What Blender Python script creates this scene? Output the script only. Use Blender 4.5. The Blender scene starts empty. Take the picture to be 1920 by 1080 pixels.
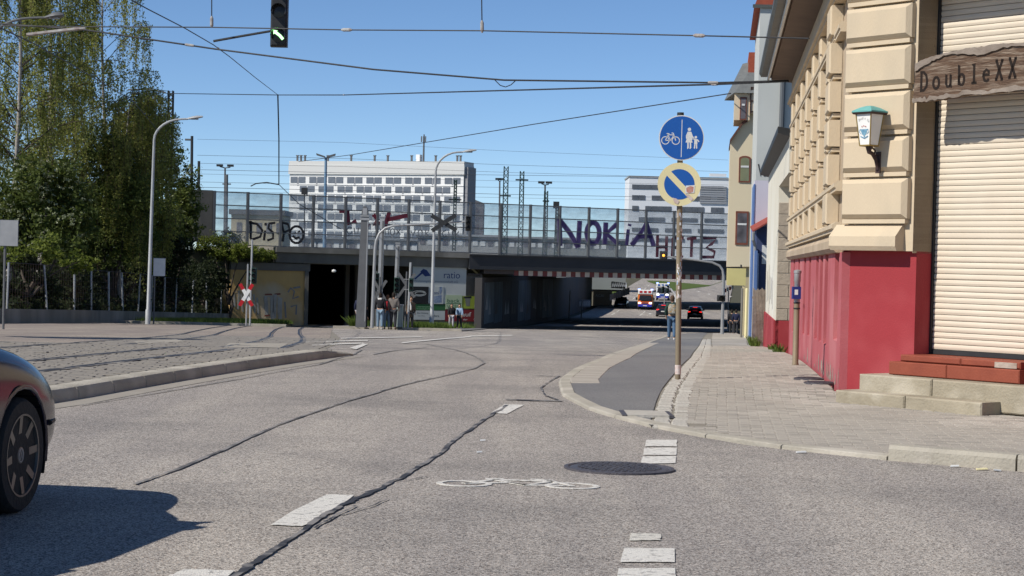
import bpy, bmesh, math, random
import numpy as np
from mathutils import Vector, Matrix
random.seed(7); np.random.seed(7)
S = bpy.context.scene
COL = S.collection
R = math.radians
# ---------------------------------------------------------------- camera
FPX = 3500.0                      # focal length in photo pixels (1920 wide)
CAMZ = 1.45
ROLL = R(1.40); PITCH = math.atan(42/FPX)
F0 = Vector((0, math.cos(PITCH), -math.sin(PITCH)))
U0 = Vector((0, math.sin(PITCH), math.cos(PITCH)))
R0 = Vector((1, 0, 0))
CR = R0*math.cos(ROLL) + U0*math.sin(ROLL)
CU = U0*math.cos(ROLL) - R0*math.sin(ROLL)
cd = bpy.data.cameras.new('camera'); cam = bpy.data.objects.new('camera', cd); COL.objects.link(cam)
m = Matrix((CR, CU, -F0)).transposed().to_4x4(); m.translation = (0, 0, CAMZ)
cam.matrix_world = m
cd.sensor_width = 36.0; cd.lens = 36.0*FPX/1920; cd.clip_start = .2; cd.clip_end = 6000
S.camera = cam
# ---------------------------------------------------------------- light
AZ = R(60); EL = R(42)            # the sunlight travels AZ to the right of +Y and falls at EL
w = bpy.data.worlds.new('World'); S.world = w; w.use_nodes = True
nt = w.node_tree; bg = nt.nodes['Background']
sky = nt.nodes.new('ShaderNodeTexSky'); sky.sky_type = 'NISHITA'; sky.sun_disc = False
sky.sun_elevation = EL; sky.sun_rotation = AZ + math.pi
sky.altitude = 2500; sky.air_density = .75; sky.dust_density = 0.0; sky.ozone_density = 3.0
hsv = nt.nodes.new('ShaderNodeHueSaturation'); hsv.inputs['Saturation'].default_value = 1.08; hsv.inputs['Value'].default_value = 1.0
nt.links.new(sky.outputs[0], hsv.inputs['Color']); nt.links.new(hsv.outputs[0], bg.inputs[0]); bg.inputs[1].default_value = .105
ld = bpy.data.lights.new('sun', 'SUN'); ld.energy = 4.4; ld.angle = R(.5); ld.color = (1, .95, .87)
sun = bpy.data.objects.new('sun', ld); COL.objects.link(sun)
tv = Vector((math.sin(AZ)*math.cos(EL), math.cos(AZ)*math.cos(EL), -math.sin(EL)))
sun.rotation_euler = tv.to_track_quat('-Z', 'Y').to_euler(); sun.location = (-30, -30, 60)
S.view_settings.view_transform = 'Standard'; S.view_settings.look = 'None'
S.view_settings.exposure = .22; S.view_settings.gamma = 1; S.view_settings.use_curve_mapping = False
# ---------------------------------------------------------------- geometry helpers
def ray(px, py):
    v = F0 + CR*((px-960)/FPX) + CU*((540-py)/FPX)
    return v/v.y
def at(px, py, Y):                # world point at photo pixel and true distance Y
    v = ray(px, py); return Vector((v.x*Y, Y, CAMZ+v.z*Y))
GP = [(-40,0),(24,0),(32,-.10),(42,-.42),(58,-.95),(74,-1.38),(93,-1.9),(110,-2.4),(130,-3.0),(160,-3.6),(190,-4.0),(215,-4.15),(240,-4.1),(260,-3.85),(300,-3.2),(400,-1.7),(500,-.5),(700,.5),(900,.6),(6000,.6)]
def lerp(T, y):
    if y <= T[0][0]: return T[0][1]
    for (a, b), (c, d) in zip(T, T[1:]):
        if y <= c: return b+(d-b)*(y-a)/(c-a)
    return T[-1][1]
_gy = np.arange(-60, 1000, 1.0); _gz = np.array([lerp(GP, y) for y in _gy])
_k = np.ones(9)/9; _gs = np.convolve(np.pad(_gz, 4, mode='edge'), _k, mode='valid')
def G(y): return float(np.interp(y, _gy, _gs))
def onroad(px, py, dz=0.0):       # ground point under a photo pixel (marches the ray down to the road profile)
    v = ray(px, py); y = 4.0
    while y < 600:
        if CAMZ+v.z*y <= G(y)+dz: break
        y += .02 if y < 60 else .2
    return Vector((v.x*y, y, G(y)+dz))
KL = [(18.26,-4.43),(22.3,-3.56),(30.9,-2.6)]
XKP = [(12.2,14),(12.6,8),(13.2,5.5),(13.98,3.83),(14.6,2.92),(15.57,1.96),(16.9,1.35),(18.6,.85),(20.8,.59),(23.6,.61),(26.85,.92),(31.9,1.55),(58,3.98),(91,7.5),(128,12.0),(150,17.4),(213,24.8),(300,35),(600,72)]
def Xk(y): return lerp(XKP, y)
def Xf(y): return 1.371+.1106*y if y >= 21.6 else 3.76+.81*(21.6-y)
def XL(y):
    if y <= 31: return -4.43+.145*(y-18.26) if y > 18 else -4.43+.22*(y-18.26)
    return lerp([(31,-60),(92,-60),(95,-9),(131,-1.0),(300,16.1),(600,46)], y)
XKS = [(17,1.30),(20.7,1.66),(26,2.34),(32,3.1),(45,4.5),(75,7.7),(131,13.8)]   # the cobble strip
def Xs(y): return lerp(XKS, y)
def PV(x, y):
    t = max(0, min(1, (x-Xk(y))/3.2)); return G(y)+.03+.09*t*max(0, min(1, (y-20.9)/.9))
OFF = {}
class MB:
    def __init__(s): s.v = []; s.f = []; s.m = []
    def add(s, vs, fs, mi=0):
        o = len(s.v); s.v += [tuple(p) for p in vs]; s.f += [[o+i for i in f] for f in fs]; s.m += [mi]*len(fs); return s
    def hexa(s, p, mi=0):         # 4 bottom, 4 top
        return s.add(p, [(0,3,2,1),(4,5,6,7),(0,1,5,4),(1,2,6,5),(2,3,7,6),(3,0,4,7)], mi)
    def box(s, x0, x1, y0, y1, z0, z1, mi=0, F=None):
        p = [(x0,y0,z0),(x1,y0,z0),(x1,y1,z0),(x0,y1,z0),(x0,y0,z1),(x1,y0,z1),(x1,y1,z1),(x0,y1,z1)]
        if F: p = [F(*q) for q in p]
        return s.hexa(p, mi)
    def boss(s, F, a0, a1, o0, o1, z0, z1, c, mi=0):   # a block whose front (o1) edges are chamfered by c
        p = [F(a0,o0,z0),F(a1,o0,z0),F(a1,o0,z1),F(a0,o0,z1)]
        q = [F(a0,o1-c,z0),F(a1,o1-c,z0),F(a1,o1-c,z1),F(a0,o1-c,z1)]
        r = [F(a0+c,o1,z0+c),F(a1-c,o1,z0+c),F(a1-c,o1,z1-c),F(a0+c,o1,z1-c)]
        fs = [(0,1,2,3)]
        for k in range(4):
            l = (k+1) % 4; fs += [(k,l,4+l,4+k),(4+k,4+l,8+l,8+k)]
        return s.add(p+q+r, fs+[(8,9,10,11)], mi)
    def prism(s, poly, F, h0, h1, mi=0):   # poly of (a,b); F(a,b,h)
        n = len(poly)
        return s.add([F(a,b,h0) for a, b in poly]+[F(a,b,h1) for a, b in poly],
              [list(range(n))[::-1], list(range(n, 2*n))]+[(i,(i+1)%n,n+(i+1)%n,n+i) for i in range(n)], mi)
    def tube(s, pts, r, n=8, mi=0, caps=True):
        pts = [Vector(p) for p in pts]; rs = r if isinstance(r, (list, tuple)) else [r]*len(pts)
        rings = []; prev = None
        for i, p in enumerate(pts):
            d = (pts[min(i+1, len(pts)-1)]-pts[max(i-1, 0)])
            d = d.normalized() if d.length > 1e-9 else Vector((0,0,1))
            if prev is None:
                x = d.cross(Vector((0,0,1)));
                if x.length < 1e-3: x = Vector((1,0,0))
            else: x = prev-d*prev.dot(d)
            x.normalize(); prev = x; y = d.cross(x)
            rings.append([p+(x*math.cos(2*math.pi*k/n+.4)+y*math.sin(2*math.pi*k/n+.4))*rs[i] for k in range(n)])
        fs = []
        for i in range(len(pts)-1):
            for k in range(n): fs.append((i*n+k, i*n+(k+1)%n, (i+1)*n+(k+1)%n, (i+1)*n+k))
        if caps: fs += [list(range(n))[::-1], [(len(pts)-1)*n+k for k in range(n)]]
        return s.add([p for q in rings for p in q], fs, mi)
    def lathe(s, prof, n=20, F=None, mi=0):   # prof (r,h) round h axis
        F = F or (lambda x, y, z: (x, y, z)); vs = []; fs = []
        for r, h in prof:
            for k in range(n): a = 2*math.pi*k/n; vs.append(F(r*math.cos(a), r*math.sin(a), h))
        for i in range(len(prof)-1):
            for k in range(n): fs.append((i*n+k, i*n+(k+1)%n, (i+1)*n+(k+1)%n, (i+1)*n+k))
        fs += [list(range(n))[::-1], [(len(prof)-1)*n+k for k in range(n)]]
        return s.add(vs, fs, mi)
    def ribbon(s, pts, wd, F, h0, h1, mi=0):   # flat brush stroke: pts (a,b) in a plane, F(a,b,h)
        P = [Vector((p[0], p[1], 0)) for p in pts]; n = len(P)
        ws = wd if isinstance(wd, (list, tuple)) else [wd]*n
        L = []; Rr = []
        for i in range(n):
            d = P[min(i+1,n-1)]-P[max(i-1,0)]
            d = d.normalized() if d.length > 1e-9 else Vector((1,0,0))
            q = Vector((-d.y, d.x, 0))*ws[i]*.5; L.append(P[i]+q); Rr.append(P[i]-q)
        vs = [F(p.x,p.y,h0) for p in L]+[F(p.x,p.y,h0) for p in Rr]+[F(p.x,p.y,h1) for p in L]+[F(p.x,p.y,h1) for p in Rr]
        fs = []
        for i in range(n-1):
            fs += [(2*n+i,2*n+i+1,3*n+i+1,3*n+i),(i,n+i,n+i+1,i+1),(i,i+1,2*n+i+1,2*n+i),(n+i,3*n+i,3*n+i+1,n+i+1)]
        fs += [(0,2*n,3*n,n),(n-1,2*n-1,4*n-1,3*n-1)]
        return s.add(vs, fs, mi)
    def build(s, name, mats, parent=None, smooth=False, world=False, kind=None, norm=True, label=None):
        off = OFF.get(parent.name, Vector((0,0,0))) if (parent and world) else Vector((0,0,0))
        me = bpy.data.meshes.new(name)
        me.from_pydata([(p[0]-off.x, p[1]-off.y, p[2]-off.z) for p in s.v], [], s.f)
        mats = mats if isinstance(mats, (list, tuple)) else [mats]
        for q in mats: me.materials.append(q)
        if len(mats) > 1: me.polygons.foreach_set('material_index', s.m)
        if norm:
            b = bmesh.new(); b.from_mesh(me); bmesh.ops.recalc_face_normals(b, faces=b.faces); b.to_mesh(me); b.free()
        if smooth: shade(me, smooth)
        o = link(name, me, parent)
        if parent and world: OFF[o.name] = off
        if kind: o['kind'] = kind
        if label: o['label'] = label
        return o
def shade(me, ang):
    me.polygons.foreach_set('use_smooth', [True]*len(me.polygons))
    if ang is not True: me.set_sharp_from_angle(angle=R(ang))
def link(name, me, parent=None):
    o = bpy.data.objects.new(name, me); COL.objects.link(o)
    if parent: o.parent = parent
    return o
def thing(name, label, cat, loc=(0,0,0), rz=0, group=None):
    o = bpy.data.objects.new(name, None); COL.objects.link(o)
    o.location = loc; o.rotation_euler = (0,0,rz); o['label'] = label; o['category'] = cat
    o.empty_display_size = .2
    if group: o['group'] = group
    OFF[o.name] = Vector(loc); return o
def tag(o, label, cat, group=None):
    o['label'] = label; o['category'] = cat
    if group: o['group'] = group
    return o
def copy_tree(o, parent=None, loc=None, rz=None, label=None):
    c = o.copy(); COL.objects.link(c)
    if parent: c.parent = parent
    if loc is not None: c.location = loc
    if rz is not None: c.rotation_euler = (0,0,rz)
    if label: c['label'] = label
    for ch in list(o.children): copy_tree(ch, c)
    return c
def inst(name, o, parent, loc=None, mw=None):  # another piece sharing o's mesh
    c = o.copy(); c.name = name; COL.objects.link(c); c.parent = parent
    if loc is not None: c.location = loc
    if mw is not None: c.matrix_local = mw
    return c
def struct(o): o['kind'] = 'structure'; return o
def frame(origin, u, v, n):      # local (a,b,h) -> world
    O = Vector(origin); u = Vector(u); v = Vector(v); n = Vector(n)
    return lambda a, b, h: O+u*a+v*b+n*h
def ev_mesh(o):                   # evaluate modifiers into a plain mesh
    dg = bpy.context.evaluated_depsgraph_get(); dg.update()
    return bpy.data.meshes.new_from_object(o.evaluated_get(dg))
def text(mb, s, size, F, h0, h1, align='LEFT', mi=0, sx=1.0):
    c = bpy.data.curves.new('t', 'FONT'); c.body = s; c.size = size; c.align_x = align; c.fill_mode = 'FRONT'; c.resolution_u = 3
    o = bpy.data.objects.new('t', c); COL.objects.link(o)
    me = ev_mesh(o); bpy.data.objects.remove(o)
    mb.add([F(v.co.x*sx, v.co.y, h1) for v in me.vertices], [list(p.vertices) for p in me.polygons], mi)
    bpy.data.meshes.remove(me)
def circ(cx, cy, rx, ry=None, n=20, a0=0, a1=360):
    ry = ry or rx
    return [(cx+rx*math.cos(R(a0+(a1-a0)*k/n)), cy+ry*math.sin(R(a0+(a1-a0)*k/n))) for k in range(n+1)]
# ---------------------------------------------------------------- materials
def mat(name, c, rough=.8, c2=None, sc=6.0, amt=.5, bump=0, bsc=None, metal=0, spec=.3, det=6, emit=0, c3=None, sc3=.4, trans=0, stretch=None, thr=None):
    mm = bpy.data.materials.new(name); mm.use_nodes = True
    N = mm.node_tree.nodes; Lk = mm.node_tree.links; b = N['Principled BSDF']
    b.inputs['Roughness'].default_value = rough; b.inputs['Metallic'].default_value = metal
    b.inputs['Specular IOR Level'].default_value = spec
    b.inputs['Base Color'].default_value = (*c, 1)
    tc = N.new('ShaderNodeTexCoord'); src = tc.outputs['Object']
    if stretch:
        mp = N.new('ShaderNodeMapping'); mp.inputs['Scale'].default_value = stretch; Lk.new(src, mp.inputs[0]); src = mp.outputs[0]
    def noise(s, d=det):
        n = N.new('ShaderNodeTexNoise'); n.inputs['Scale'].default_value = s; n.inputs['Detail'].default_value = d
        Lk.new(src, n.inputs['Vector']); return n.outputs['Fac']
    def mix(fac, a, bb):
        x = N.new('ShaderNodeMix'); x.data_type = 'RGBA'; Lk.new(fac, x.inputs[0])
        for i, q in ((6, a), (7, bb)):
            if isinstance(q, tuple): x.inputs[i].default_value = (*q, 1)
            else: Lk.new(q, x.inputs[i])
        return x.outputs[2]
    def ramp(fac, lo, hi):
        x = N.new('ShaderNodeMapRange'); Lk.new(fac, x.inputs[0]); x.inputs[1].default_value = lo; x.inputs[2].default_value = hi; return x.outputs[0]
    col = None
    if c2:
        lo, hi = thr if thr else (.5-.25*amt-.05, .5+.25*amt+.05)
        col = mix(ramp(noise(sc), lo, hi), c, c2)
    if c3:
        col = mix(ramp(noise(sc3, 3), .48, .66), col if col is not None else c, c3)
    if col is not None: Lk.new(col, b.inputs['Base Color'])
    if bump:
        bn = N.new('ShaderNodeBump'); bn.inputs['Strength'].default_value = min(1, bump); bn.inputs['Distance'].default_value = .02
        Lk.new(noise(bsc or sc*3), bn.inputs['Height']); Lk.new(bn.outputs[0], b.inputs['Normal'])
    if emit:
        b.inputs['Emission Color'].default_value = (*c, 1); b.inputs['Emission Strength'].default_value = emit
    if trans:
        o = N['Material Output']; t = N.new('ShaderNodeBsdfTranslucent'); x = N.new('ShaderNodeMixShader'); x.inputs[0].default_value = trans
        if col is not None: Lk.new(col, t.inputs[0])
        else: t.inputs[0].default_value = (*c, 1)
        Lk.new(b.outputs[0], x.inputs[1]); Lk.new(t.outputs[0], x.inputs[2]); Lk.new(x.outputs[0], o.inputs[0])
    mm['nodes'] = 1
    return mm
def glass_mat(name, tint, haze, hazecol, sc=.6):     # dirty clear sheet
    mm = bpy.data.materials.new(name); mm.use_nodes = True; N = mm.node_tree.nodes; Lk = mm.node_tree.links
    b = N['Principled BSDF']; o = N['Material Output']; b.inputs['Base Color'].default_value = (*hazecol, 1); b.inputs['Roughness'].default_value = .35
    t = N.new('ShaderNodeBsdfTransparent'); t.inputs[0].default_value = (*tint, 1)
    x = N.new('ShaderNodeMixShader'); tc = N.new('ShaderNodeTexCoord'); n = N.new('ShaderNodeTexNoise'); n.inputs['Scale'].default_value = sc; n.inputs['Detail'].default_value = 8
    mp = N.new('ShaderNodeMapping'); mp.inputs['Scale'].default_value = (1, 1, 2.2)
    mr = N.new('ShaderNodeMapRange'); mr.inputs[1].default_value = .35; mr.inputs[2].default_value = .7; mr.inputs[3].default_value = haze*.45; mr.inputs[4].default_value = min(.9, haze*1.7)
    Lk.new(tc.outputs['Object'], mp.inputs[0]); Lk.new(mp.outputs[0], n.inputs['Vector']); Lk.new(n.outputs[0], mr.inputs[0]); Lk.new(mr.outputs[0], x.inputs[0])
    Lk.new(t.outputs[0], x.inputs[1]); Lk.new(b.outputs[0], x.inputs[2]); Lk.new(x.outputs[0], o.inputs[0]); return mm
M = {}
def asphalt_mat(name, base, warm, dark, spk=1.0, rough=.85):
    mm = bpy.data.materials.new(name); mm.use_nodes = True; N = mm.node_tree.nodes; Lk = mm.node_tree.links; b = N['Principled BSDF']
    b.inputs['Roughness'].default_value = rough; b.inputs['Specular IOR Level'].default_value = .25
    tc = N.new('ShaderNodeTexCoord')
    def noise(s, d, src=None):
        n = N.new('ShaderNodeTexNoise'); n.inputs['Scale'].default_value = s; n.inputs['Detail'].default_value = d; n.inputs['Roughness'].default_value = .65
        Lk.new(src or tc.outputs['Object'], n.inputs['Vector']); return n
    def mr(s, a, c, lo=0, hi=1):
        x = N.new('ShaderNodeMapRange'); Lk.new(s, x.inputs[0]); x.inputs[1].default_value = a; x.inputs[2].default_value = c; x.inputs[3].default_value = lo; x.inputs[4].default_value = hi; return x.outputs[0]
    def mix(f, a, c, bl='MIX'):
        x = N.new('ShaderNodeMix'); x.data_type = 'RGBA'; x.blend_type = bl
        if isinstance(f, float): x.inputs[0].default_value = f
        else: Lk.new(f, x.inputs[0])
        for i, q in ((6, a), (7, c)):
            if isinstance(q, tuple): x.inputs[i].default_value = (*q, 1)
            else: Lk.new(q, x.inputs[i])
        return x.outputs[2]
    mp = N.new('ShaderNodeMapping'); mp.inputs['Scale'].default_value = (.8, .05, 1); mp.inputs['Rotation'].default_value = (0,0,R(-8)); Lk.new(tc.outputs['Object'], mp.inputs[0])
    c = mix(mr(noise(.9, 4, mp.outputs[0]).outputs[0], .4, .62), base, warm)       # wheel tracks run along the street
    c = mix(mr(noise(.35, 6).outputs[0], .46, .66, 0, .75), c, dark)
    vo = N.new('ShaderNodeTexVoronoi'); vo.inputs['Scale'].default_value = 115; Lk.new(tc.outputs['Object'], vo.inputs['Vector'])
    hs = N.new('ShaderNodeSeparateColor'); Lk.new(vo.outputs['Color'], hs.inputs[0])
    st = mix(mr(hs.outputs[0], .1, .9), (.36,.345,.34), (1.74,1.70,1.64))             # the stones of the surface
    st = mix(mr(hs.outputs[1], .75, 1.0, 0, .5), st, (1.5,1.25,1.05))
    c = mix(spk, c, mix(1.0, c, st, 'MULTIPLY'))
    Lk.new(c, b.inputs['Base Color'])
    bn = N.new('ShaderNodeBump'); bn.inputs['Strength'].default_value = .5; bn.inputs['Distance'].default_value = .006
    Lk.new(vo.outputs['Distance'], bn.inputs['Height']); Lk.new(bn.outputs[0], b.inputs['Normal']); return mm
M['asphalt'] = asphalt_mat('asphalt', (.262,.245,.23), (.335,.312,.282), (.185,.176,.168))
M['asphalt_fine'] = asphalt_mat('cycle_asphalt', (.165,.163,.165), (.19,.187,.183), (.14,.139,.141), .35)
M['asphalt_pink'] = asphalt_mat('pink_asphalt', (.25,.215,.19), (.31,.27,.225), (.20,.175,.16), .6)
M['lit_beige'] = mat('sunlit_band_beige', (.40,.36,.285), .8, (.28,.255,.22), 6, .8, det=8)  # beige for bands of sunlight painted on the tram bed
M['bitumen'] = mat('bitumen', (.045,.044,.046), .65, (.22,.205,.19), 4, 1, thr=(.46,.56))
M['bitumen_worn'] = mat('bitumen_worn', (.10,.095,.09), .7, (.24,.225,.21), 3, 1, thr=(.38,.55))
M['roadpaint'] = mat('road_paint', (.66,.63,.57), .7, (.30,.28,.255), 22, .5, .5, 110, det=12, thr=(.54,.68))
M['worn_paint'] = mat('worn_road_paint', (.60,.57,.50), .75, (.27,.25,.225), 20, .6, .5, 110, det=12, thr=(.5,.66))
M['paver'] = mat('concrete_paver', (.37,.335,.285), .9, (.30,.27,.23), 1.2, .8, .4, 60, c3=(.42,.38,.325), sc3=.7)
M['paver2'] = mat('concrete_paver_light', (.40,.36,.305), .9, (.33,.30,.255), 2.0, .8, .4, 60)
M['paver3'] = mat('concrete_paver_dark', (.325,.295,.252), .9, (.27,.245,.21), 2.0, .8, .4, 60)
M['joint'] = mat('sand_joint', (.20,.18,.145), .95, (.25,.225,.185), 5, .6)
M['granite'] = mat('granite_sett', (.47,.44,.385), .85, (.36,.335,.29), 9, .8, .6, 30)
M['kerb'] = mat('kerb_stone', (.41,.375,.305), .85, (.29,.265,.22), 3, .9, .5, 40, c3=(.47,.43,.36), sc3=1.5)
M['setts'] = mat('dark_setts', (.20,.18,.155), .8, (.26,.235,.20), 2.5, .8, .4, 30)
M['setts2'] = mat('grey_setts', (.26,.235,.20), .8, (.20,.18,.155), 2.5, .8, .4, 30)
M['rail'] = mat('rail_steel', (.10,.095,.09), .45, (.055,.05,.048), 4, .6, metal=.6)
M['iron'] = mat('cast_iron', (.075,.07,.08), .55, (.12,.11,.115), 30, .8, .5, 60, metal=.3)
M['grass'] = mat('grass', (.075,.125,.02), .8, (.12,.165,.03), 2.5, .8, trans=.25)
M['soil'] = mat('soil', (.10,.085,.06), .95, (.06,.065,.03), 1.2, .8, .5, 12)
M['cream'] = mat('cream_plaster', (.575,.47,.33), .85, (.53,.43,.30), 2.2, .8, .2, 70, c3=(.49,.405,.29), sc3=1.6, stretch=(1,1,.35))
M['cream_shade'] = mat('cream_plaster_shade', (.43,.34,.235), .9, (.38,.295,.205), 1.6, .8, .35, 60, c3=(.47,.375,.27), sc3=1.1)  # cream darkened: weaker light on recessed walls is put into the colour
M['plinth'] = mat('red_plaster', (.315,.034,.042), .8, (.275,.03,.036), 1.6, .8, .15, 50, c3=(.36,.06,.066), sc3=.9)
M['plinth_pale'] = mat('pale_red_plaster', (.44,.112,.122), .75, (.38,.085,.095), 1.8, .8, .2, 50, c3=(.48,.16,.165), sc3=.8)  # paler red than the corner plinth
M['peel'] = mat('bare_mortar', (.50,.44,.37), .9, (.30,.22,.17), 9, .9, .5, 30)
M['slat'] = mat('shutter_slat', (.66,.575,.455), .5, (.62,.535,.42), 3, .6, spec=.35)
M['black'] = mat('black_rubber', (.012,.012,.013), .6, (.022,.021,.02), 8, .6)
M['stone_step'] = mat('step_concrete', (.385,.335,.245), .85, (.25,.215,.155), 3.2, .9, .5, 35, c3=(.43,.385,.30), sc3=2)
M['tile_red'] = mat('red_ledge_tile', (.27,.068,.036), .65, (.21,.05,.028), 4, .8, .2, 40)
M['wood'] = mat('weathered_wood', (.155,.095,.06), .85, (.07,.042,.028), 3, 1, .9, 9, stretch=(1.5,1.5,14), c3=(.25,.19,.14), sc3=2.2)
M['wood_grey'] = mat('grey_wood', (.31,.26,.215), .9, (.15,.115,.09), 4, 1, .8, 14)
M['carve'] = mat('burnt_carving', (.012,.008,.006), .9, (.022,.014,.01), 9, .8)
M['brown_soffit'] = mat('brown_soffit', (.19,.135,.10), .8, (.15,.105,.08), 3, .8)
M['gutter'] = mat('grey_gutter', (.13,.135,.12), .5, (.10,.10,.09), 5, .6, metal=.4)
M['white'] = mat('white_paint', (.75,.74,.70), .6, (.66,.65,.61), 4, .6)
M['copper'] = mat('verdigris', (.10,.33,.31), .6, (.16,.40,.37), 9, .8)
M['gold'] = mat('brass_frame', (.36,.25,.08), .45, (.28,.19,.06), 12, .6, metal=.5)
M['milk'] = mat('milk_glass', (.78,.77,.73), .25, (.72,.71,.68), 3, .6)
M['wrought'] = mat('wrought_iron', (.045,.028,.028), .6, (.07,.04,.035), 20, .6)
M['galv'] = mat('galvanised_steel', (.38,.385,.385), .5, (.30,.305,.31), 3, .8, metal=.35)
M['galv_d'] = mat('dull_grey_steel', (.15,.154,.158), .6, (.115,.118,.122), 2, .8, metal=.3)
M['lamp_white'] = mat('pale_lamp_pole', (.39,.405,.415), .5, (.32,.33,.335), 2, .7, metal=.15)
M['pole_rust'] = mat('weathered_sign_pole', (.30,.25,.17), .65, (.19,.14,.09), 3, .9, stretch=(1,1,.35), metal=.3)
M['sticker'] = mat('sticker_paper', (.68,.66,.62), .6, (.5,.32,.26), 22, 1, det=3)
M['sticker_b'] = mat('sticker_blue', (.15,.3,.5), .6, (.6,.6,.62), 25, 1)
M['sign_blue'] = mat('sign_blue', (.008,.085,.36), .35, (.011,.10,.39), 1.4, .6, spec=.5)
M['sign_white'] = mat('sign_white', (.72,.72,.70), .4, (.64,.64,.62), 6, .5)
M['sign_cream'] = mat('faded_sign_cream', (.78,.70,.40), .5, (.70,.62,.36), 3, .7)
M['red_sign'] = mat('sign_red', (.45,.015,.02), .4, (.38,.012,.018), 4, .6)
M['dark'] = mat('dark_metal', (.022,.024,.026), .55, (.034,.035,.036), 5, .6)
M['signal_green'] = mat('dark_green_housing', (.012,.035,.028), .55, (.02,.045,.036), 4, .6)
M['lens_dark'] = mat('unlit_lens', (.02,.018,.016), .2, (.03,.028,.024), 9, .5)
M['green_lit'] = mat('lit_green_arrow', (.45,1.0,.42), .4, emit=2.2)
M['amber_lit'] = mat('lit_amber_lens', (1.0,.42,.05), .4, emit=1.6)
M['red_lit'] = mat('lit_red_lens', (1.0,.03,.02), .4, emit=1.5)
M['head_lit'] = mat('lit_headlamp', (1.0,.97,.9), .3, emit=3.5)
M['blue_lit'] = mat('lit_blue_beacon', (.25,.35,1.0), .3, emit=3)
M['wire'] = mat('overhead_wire', (.02,.022,.026), .6, (.035,.036,.04), 9, .5)
M['insul'] = mat('insulator', (.42,.42,.40), .4, (.25,.2,.18), 9, .6)
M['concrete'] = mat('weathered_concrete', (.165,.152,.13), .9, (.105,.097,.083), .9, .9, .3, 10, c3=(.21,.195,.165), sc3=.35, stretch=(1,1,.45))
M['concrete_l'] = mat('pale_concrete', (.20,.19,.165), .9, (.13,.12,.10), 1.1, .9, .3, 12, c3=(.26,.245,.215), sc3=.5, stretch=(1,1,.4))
M['wall_tan'] = mat('tan_painted_wall', (.55,.36,.14), .9, (.42,.28,.12), .9, .9, .3, 12, c3=(.50,.41,.28), sc3=.4)
M['girder'] = mat('dark_girder', (.032,.034,.038), .6, (.045,.046,.05), .8, .8)
M['girder_b'] = mat('brown_girder', (.09,.075,.065), .8, (.06,.05,.045), 1, .8)
M['warn_red'] = mat('warning_red', (.20,.055,.05), .6, (.16,.045,.04), 2, .6)
M['warn_white'] = mat('warning_white', (.55,.49,.41), .6, (.46,.40,.34), 2, .6)
M['barrier_post'] = mat('barrier_post', (.155,.16,.165), .6, (.12,.125,.13), 2, .7, metal=.2)
M['barrier_glass'] = glass_mat('barrier_glass', (.94,.96,.97), .23, (.42,.43,.44))
M['spray_black'] = mat('black_spray', (.015,.014,.018), .6, (.03,.028,.03), 4, .7)
M['spray_violet'] = mat('violet_spray', (.055,.035,.125), .6, (.10,.07,.19), 2.2, 1, thr=(.45,.62))
M['spray_red'] = mat('red_spray', (.22,.03,.05), .6, (.12,.022,.04), 2, 1)
M['spray_grey'] = mat('grey_spray', (.16,.17,.18), .7, (.25,.26,.27), 3, .9)
M['spray_white'] = mat('white_spray', (.42,.40,.36), .7, (.27,.25,.21), 2.5, .9)
# ================================================================= ground, roads, pavements
def sheet(name, mt, ys, xl, xr, zf, nx=1, world=True, parent=None, kind='structure'):
    b = MB(); prev = None
    for y in ys:
        a, c = xl(y), xr(y); row = []
        for k in range(nx+1):
            x = a+(c-a)*k/nx; row.append(len(b.v)); b.v.append((x, y, zf(x, y)))
        if prev:
            for k in range(nx): b.f.append([prev[k], prev[k+1], row[k+1], row[k]]); b.m.append(0)
        prev = row
    o = b.build(name, mt, parent, smooth=True)
    if kind: o['kind'] = kind
    return o
YS = [-40,-20,-8,0,4,6,8,10,11,11.8,12.2,12.4,12.6,12.9,13.2,13.6,14,14.3,14.6,15,15.57,16.2,16.9,17.8,18.6,19.6,20.8,22,23.6,25,26.85,29,31]+[31.01]+list(range(32,92,2))+[92,92.5,93,94,95]+list(range(97,300,3))+list(range(300,610,20))
def xr_road(y): return 60 if y < 12.2 else Xk(y)+.02
g = sheet('ground', M['soil'], [-60,-30,0,10,20]+list(range(24,270,3))+[280,300,350,400,450,500,600,700,1000,3000,5800], lambda y: -3000, lambda y: 3000, lambda x, y: G(y)-.10, nx=6)
sheet('road', M['asphalt'], YS, lambda y: XL(y), xr_road, lambda x, y: G(y))
# cycle path and pavement, right
YP = [12.7,13,13.4,14,14.6,15.2,16,17,18,19,20,21,21.6,22,23,24,25,26,28,30,32]+list(range(35,135,3))
sheet('pavement', M['joint'], YP, lambda y: Xk(y)+.1, lambda y: Xf(y) if y >= 21.6 else min(14, Xf(y)), lambda x, y: PV(x, y)-.012, nx=5)
pav = bpy.data.objects['pavement']
sheet('cycle_path', M['asphalt_fine'], [17.0,17.6,18.2,19,20,21,22,23,24,25,26,28,30,32]+list(range(35,135,3)), lambda y: Xk(y)+.14, lambda y: Xs(y)-.02, lambda x, y: PV(x, y)-.002, nx=3)
def piece(w, d, h, c=.006, jit=.0):
    b = MB(); F = lambda x, y, z: (x, y, z)
    b.add([(-w/2,-d/2,-h),(w/2,-d/2,-h),(w/2,d/2,-h),(-w/2,d/2,-h),(-w/2,-d/2,-c),(w/2,-d/2,-c),(w/2,d/2,-c),(-w/2,d/2,-c),
           (-w/2+c,-d/2+c,0),(w/2-c,-d/2+c,0),(w/2-c,d/2-c,0),(-w/2+c,d/2-c,0)],
          [(0,1,5,4),(1,2,6,5),(2,3,7,6),(3,0,4,7),(4,5,9,8),(5,6,10,9),(6,7,11,10),(7,4,8,11),(8,9,10,11)])
    return b
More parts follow.
